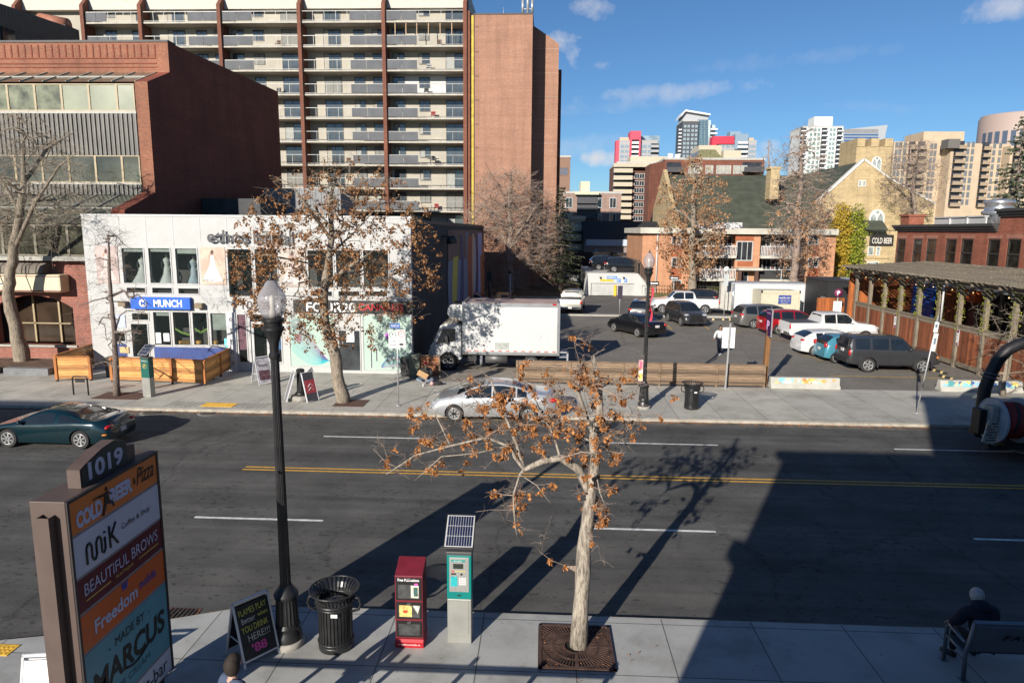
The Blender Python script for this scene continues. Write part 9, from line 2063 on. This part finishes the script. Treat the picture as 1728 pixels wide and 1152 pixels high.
# man on bench (faces the road +y => rz 180)
def oldman(t,P,hc,Mh):
    MB().ball(P['neck']+Vector((0,.05,-.03)),.15,14,9,(1.15,.9,.8)).build('collar',cl('navy',(.012,.014,.03)),t); MB().ball(hc+Mh@Vector((0,.02,.02)),.122,16,12,(.84,.98,1.0)).build('white_hair',mat('white hair',(.45,.43,.4),.8,var=.3,scale=30),t)
person((7.15,10.42,0),math.pi,dict(pelvis=(0,.02,.55),chest=(0.03,-.06,.98),neck=(.03,-.13,1.12),head=(.03,-.17,1.16),sL=(.24,-.06,1.06),eL=(.35,-.12,.82),hL=(.35,-.3,.7),sR=(-.18,-.08,1.06),eR=(-.3,-.24,.8),hR=(-.16,-.46,.66),tL=(.1,0,.53),kL=(.16,-.44,.52),aL=(.18,-.42,.09),tR=(-.1,0,.53),kR=(-.16,-.44,.52),aR=(-.2,-.5,.09),fL=(.5,-1,0),face=(0,-1,-.5),curlL=(0,0,-1),curlR=(0,0,-1)),
 'white haired man in a navy jacket hunched on the bench in the shade',('pale',(.5,.32,.25)),cl('navy',(.012,.014,.03)),cl('black',(.015,.015,.017)),mat('dark shoes',(.02,.02,.02),.5),(.45,.43,.4),'none',oldman,jr=1.4)
# brown haired passer-by, head only in frame
p=g(392,1150,1.5)
person((p.x-.13,p.y+.28,.0),R_(150),dict(pelvis=(0,0,.9),chest=(0,0,1.22),neck=(0,0,1.4),head=(0,-.02,1.49),sL=(.17,0,1.34),eL=(.22,.04,1.07),hL=(.2,-.1,.85),sR=(-.17,0,1.34),eR=(-.22,.02,1.07),hR=(-.2,-.12,.86),kL=(.09,-.1,.5),aL=(.09,-.14,.1),kR=(-.09,.02,.5),aR=(-.09,.15,.1)),
 'brown haired person cut off at the bottom edge below the chalkboard',('light',(.45,.27,.2)),cl('dull blue',(.05,.07,.12)),cl('dark navy',(.025,.03,.045)),mat('dark shoes',(.02,.02,.02),.5),(.018,.01,.006),'short',lambda t,P,hc,Mh: MB().ball(hc+Mh@Vector((0,.03,-.03)),.12,14,10,(.9,.85,1.15)).build('bobbed_hair',mat('hair light',(.018,.01,.006)),t))
# ---- boards on the far pavement
f=aframe((-12.75,29.95,0),R_(48),.7,1.25,.8,'white A-frame board with a dark printed picture outside the bridal shop door',wf,mat('printed board',(.35,.33,.36),.5,var=.6,scale=5),mat('white board',(.7,.7,.7)))
t_,lf_,c_,M_=f; text('BRIDAL',c_+M_@Vector((0,-.007,.25)),.42,.1,mat('ink black',(.008,.008,.008)),lf_,M_@RFRONT,ext=.003)
MB().obox(c_+M_@Vector((0,-.008,-.2)),(.5,.004,.45),M_).build('print',mat('dark floral print',(.10,.05,.06),.5,var=.8,scale=9),lf_)
def leaner(x,y,rz,tilt,lab,m,print_):
    t=thing('leaning_board',lab,'sign board',(x,y,0),rz,'boards leaning on the lamp stump'); M=Matrix.Rotation(tilt,3,'X'); c=Vector((0,0,.62)); b=MB().obox(c,(.55,.03,1.2),M).build('board',m,t); mb=MB()
    for sx in (-1,1): mb.obox(c+M@Vector((sx*.275,0,0)),(.03,.05,1.24),M)
    mb.obox(c+M@Vector((0,0,.6)),(.58,.05,.03),M); mb.build('frame',wf,b)
    if print_:
        MB().obox(c+M@Vector((0,-.018,0)),(.5,.004,.55),M).build('red_field',mat('dull red print',(.35,.05,.06),.5),b); mb=MB()
        for dz in (-.1,.05): mb.beam(c+M@Vector((-.12,-.022,dz-.06)),c+M@Vector((.03,-.022,dz+.06)),.03,.006).beam(c+M@Vector((.03,-.022,dz+.06)),c+M@Vector((.16,-.022,dz-.06)),.03,.006)
        mb.build('arrow_marks',mat('sign white',(.75,.75,.75)),b)
    return t
leaner(-9.5,26.95,R_(55),R_(-17),'grey and red board with chevrons leaning on the right of the lamp stump',mat('board dark grey',(.06,.06,.07),.5),True)
leaner(-10.35,26.95,R_(118),R_(17),'plain grey board leaning on the left of the lamp stump',mat('board mid grey',(.16,.16,.17),.5),False)
# one-way signs and lamp behind
def oneway(x,y,ytop,lab,rz=0,w_=1.0,left=True):
    p=g(x,y); z=at(x,ytop,p.y).z; t=thing('one_way_sign',lab,'sign',(p.x,p.y,0),rz,'one-way signs on the back street'); MB().cyl((0,0,0),(0,0,z+.25),.035).build('post',galv,t); b=MB().box(-w_/2,-.06,z-.18,w_/2,-.03,z+.18).build('plate',mat('ink black',(.008,.008,.008)),t); s=-1 if left else 1
    MB().prism([(s*.42*w_,-.065,z),(s*.2*w_,-.065,z+.12),(s*.2*w_,-.065,z+.05),(-s*.4*w_,-.065,z+.05),(-s*.4*w_,-.065,z-.05),(s*.2*w_,-.065,z-.05),(s*.2*w_,-.065,z-.12)],(0,-.004,0)).build('arrow',mat('sign white',(.75,.75,.75)),b)
oneway(1101,521,478,'one-way sign on a leaning grey post just right of the far street lamp'); oneway(1136,503,469,'one-way sign in front of the orange apartments, above the white pickup')
p=g(1045,535); t=thing('parking_sign','small dark parking plate on a thin post left of the parked SUVs','sign',(p.x,p.y,0)); MB().cyl((0,0,0),(0,0,2.6),.03).build('post',galv,t); MB().box(-.2,-.05,1.5,.2,-.03,2.6).build('plate',mat('dark violet plate',(.03,.02,.04),.5),t)
p=at(1223,505,57.6); t=thing('street_sign','round headed plates on a grey post in front of the cream container','sign',(p.x,57.6,0)); MB().cyl((0,0,0),(0,0,4.1),.04).build('post',galv,t); MB().lathe([(.22,-.06),(.22,-.03)],(0,0,4.0),n=16,axis='y').build('disc',mat('sign face white',(.68,.68,.66)),t); MB().box(-.2,-.05,2.6,.2,-.03,3.6).build('plate',mat('grey plate',(.4,.42,.42),.5),t)
t=thing('utility_post','dark post beside the mural wall behind the box truck','post',(at(826,470,60).x,60,0)); MB().cyl((0,0,0),(0,0,3.6),.09).build('post',mat('black painted steel',(.02,.02,.02)),t); MB().box(-.2,-.1,2.6,.2,0,3.4).build('box',mat('black painted steel',(.02,.02,.02)),t)
t=thing('utility_post','thin post with a meter head above the box truck roof','post',(at(861,470,60).x,60,0)); MB().cyl((0,0,0),(0,0,3.4),.05).build('post',galv,t); MB().ball((0,0,3.4),.16,8,6).build('head',mat('black painted steel',(.02,.02,.02)),t)
# flower pots at tactile: none; cars on the parkade deck
lot(SUV,9.3,79.2,0,R_(0),'black SUV parked side on on the white parkade deck',blackp,z=zdeck)
lot(SUV,7.8,83.5,0,R_(5),'second black SUV just behind the first on the parkade deck',blackp,z=zdeck)
lot(HATCH,15.8,84,0,R_(90),'blue car behind the parkade railing, beside the orange apartments',paint('mid blue',(.05,.09,.18)),z=.8)
# electric kit on the white building roof
t=thing('roof_unit','grey ribbed rooftop screen behind the leaning boulevard tree','roof screen',(-14,49,7.3)); a_=px(448,318,575,372,49); MB((-14,49,7.3)).box(a_[0],49,7.3,a_[1],53,a_[3]).build('screen',ribbed('grey roof screen',(.2,.205,.21),.4,'h',.8),t)
t=thing('roof_unit','low cabinet coloured for shade on the office roof behind the white shops','roof unit',(-20.4,60,0)); MB((-20.4,60,0)).box(-22.4,44.5,7.3,-18.5,52,8.9).build('cabinet',mat('cabinet coloured for shade',(.035,.038,.042),.7,var=.3,scale=1),t)  # the cabinet's dark colour stands for shade falling on it
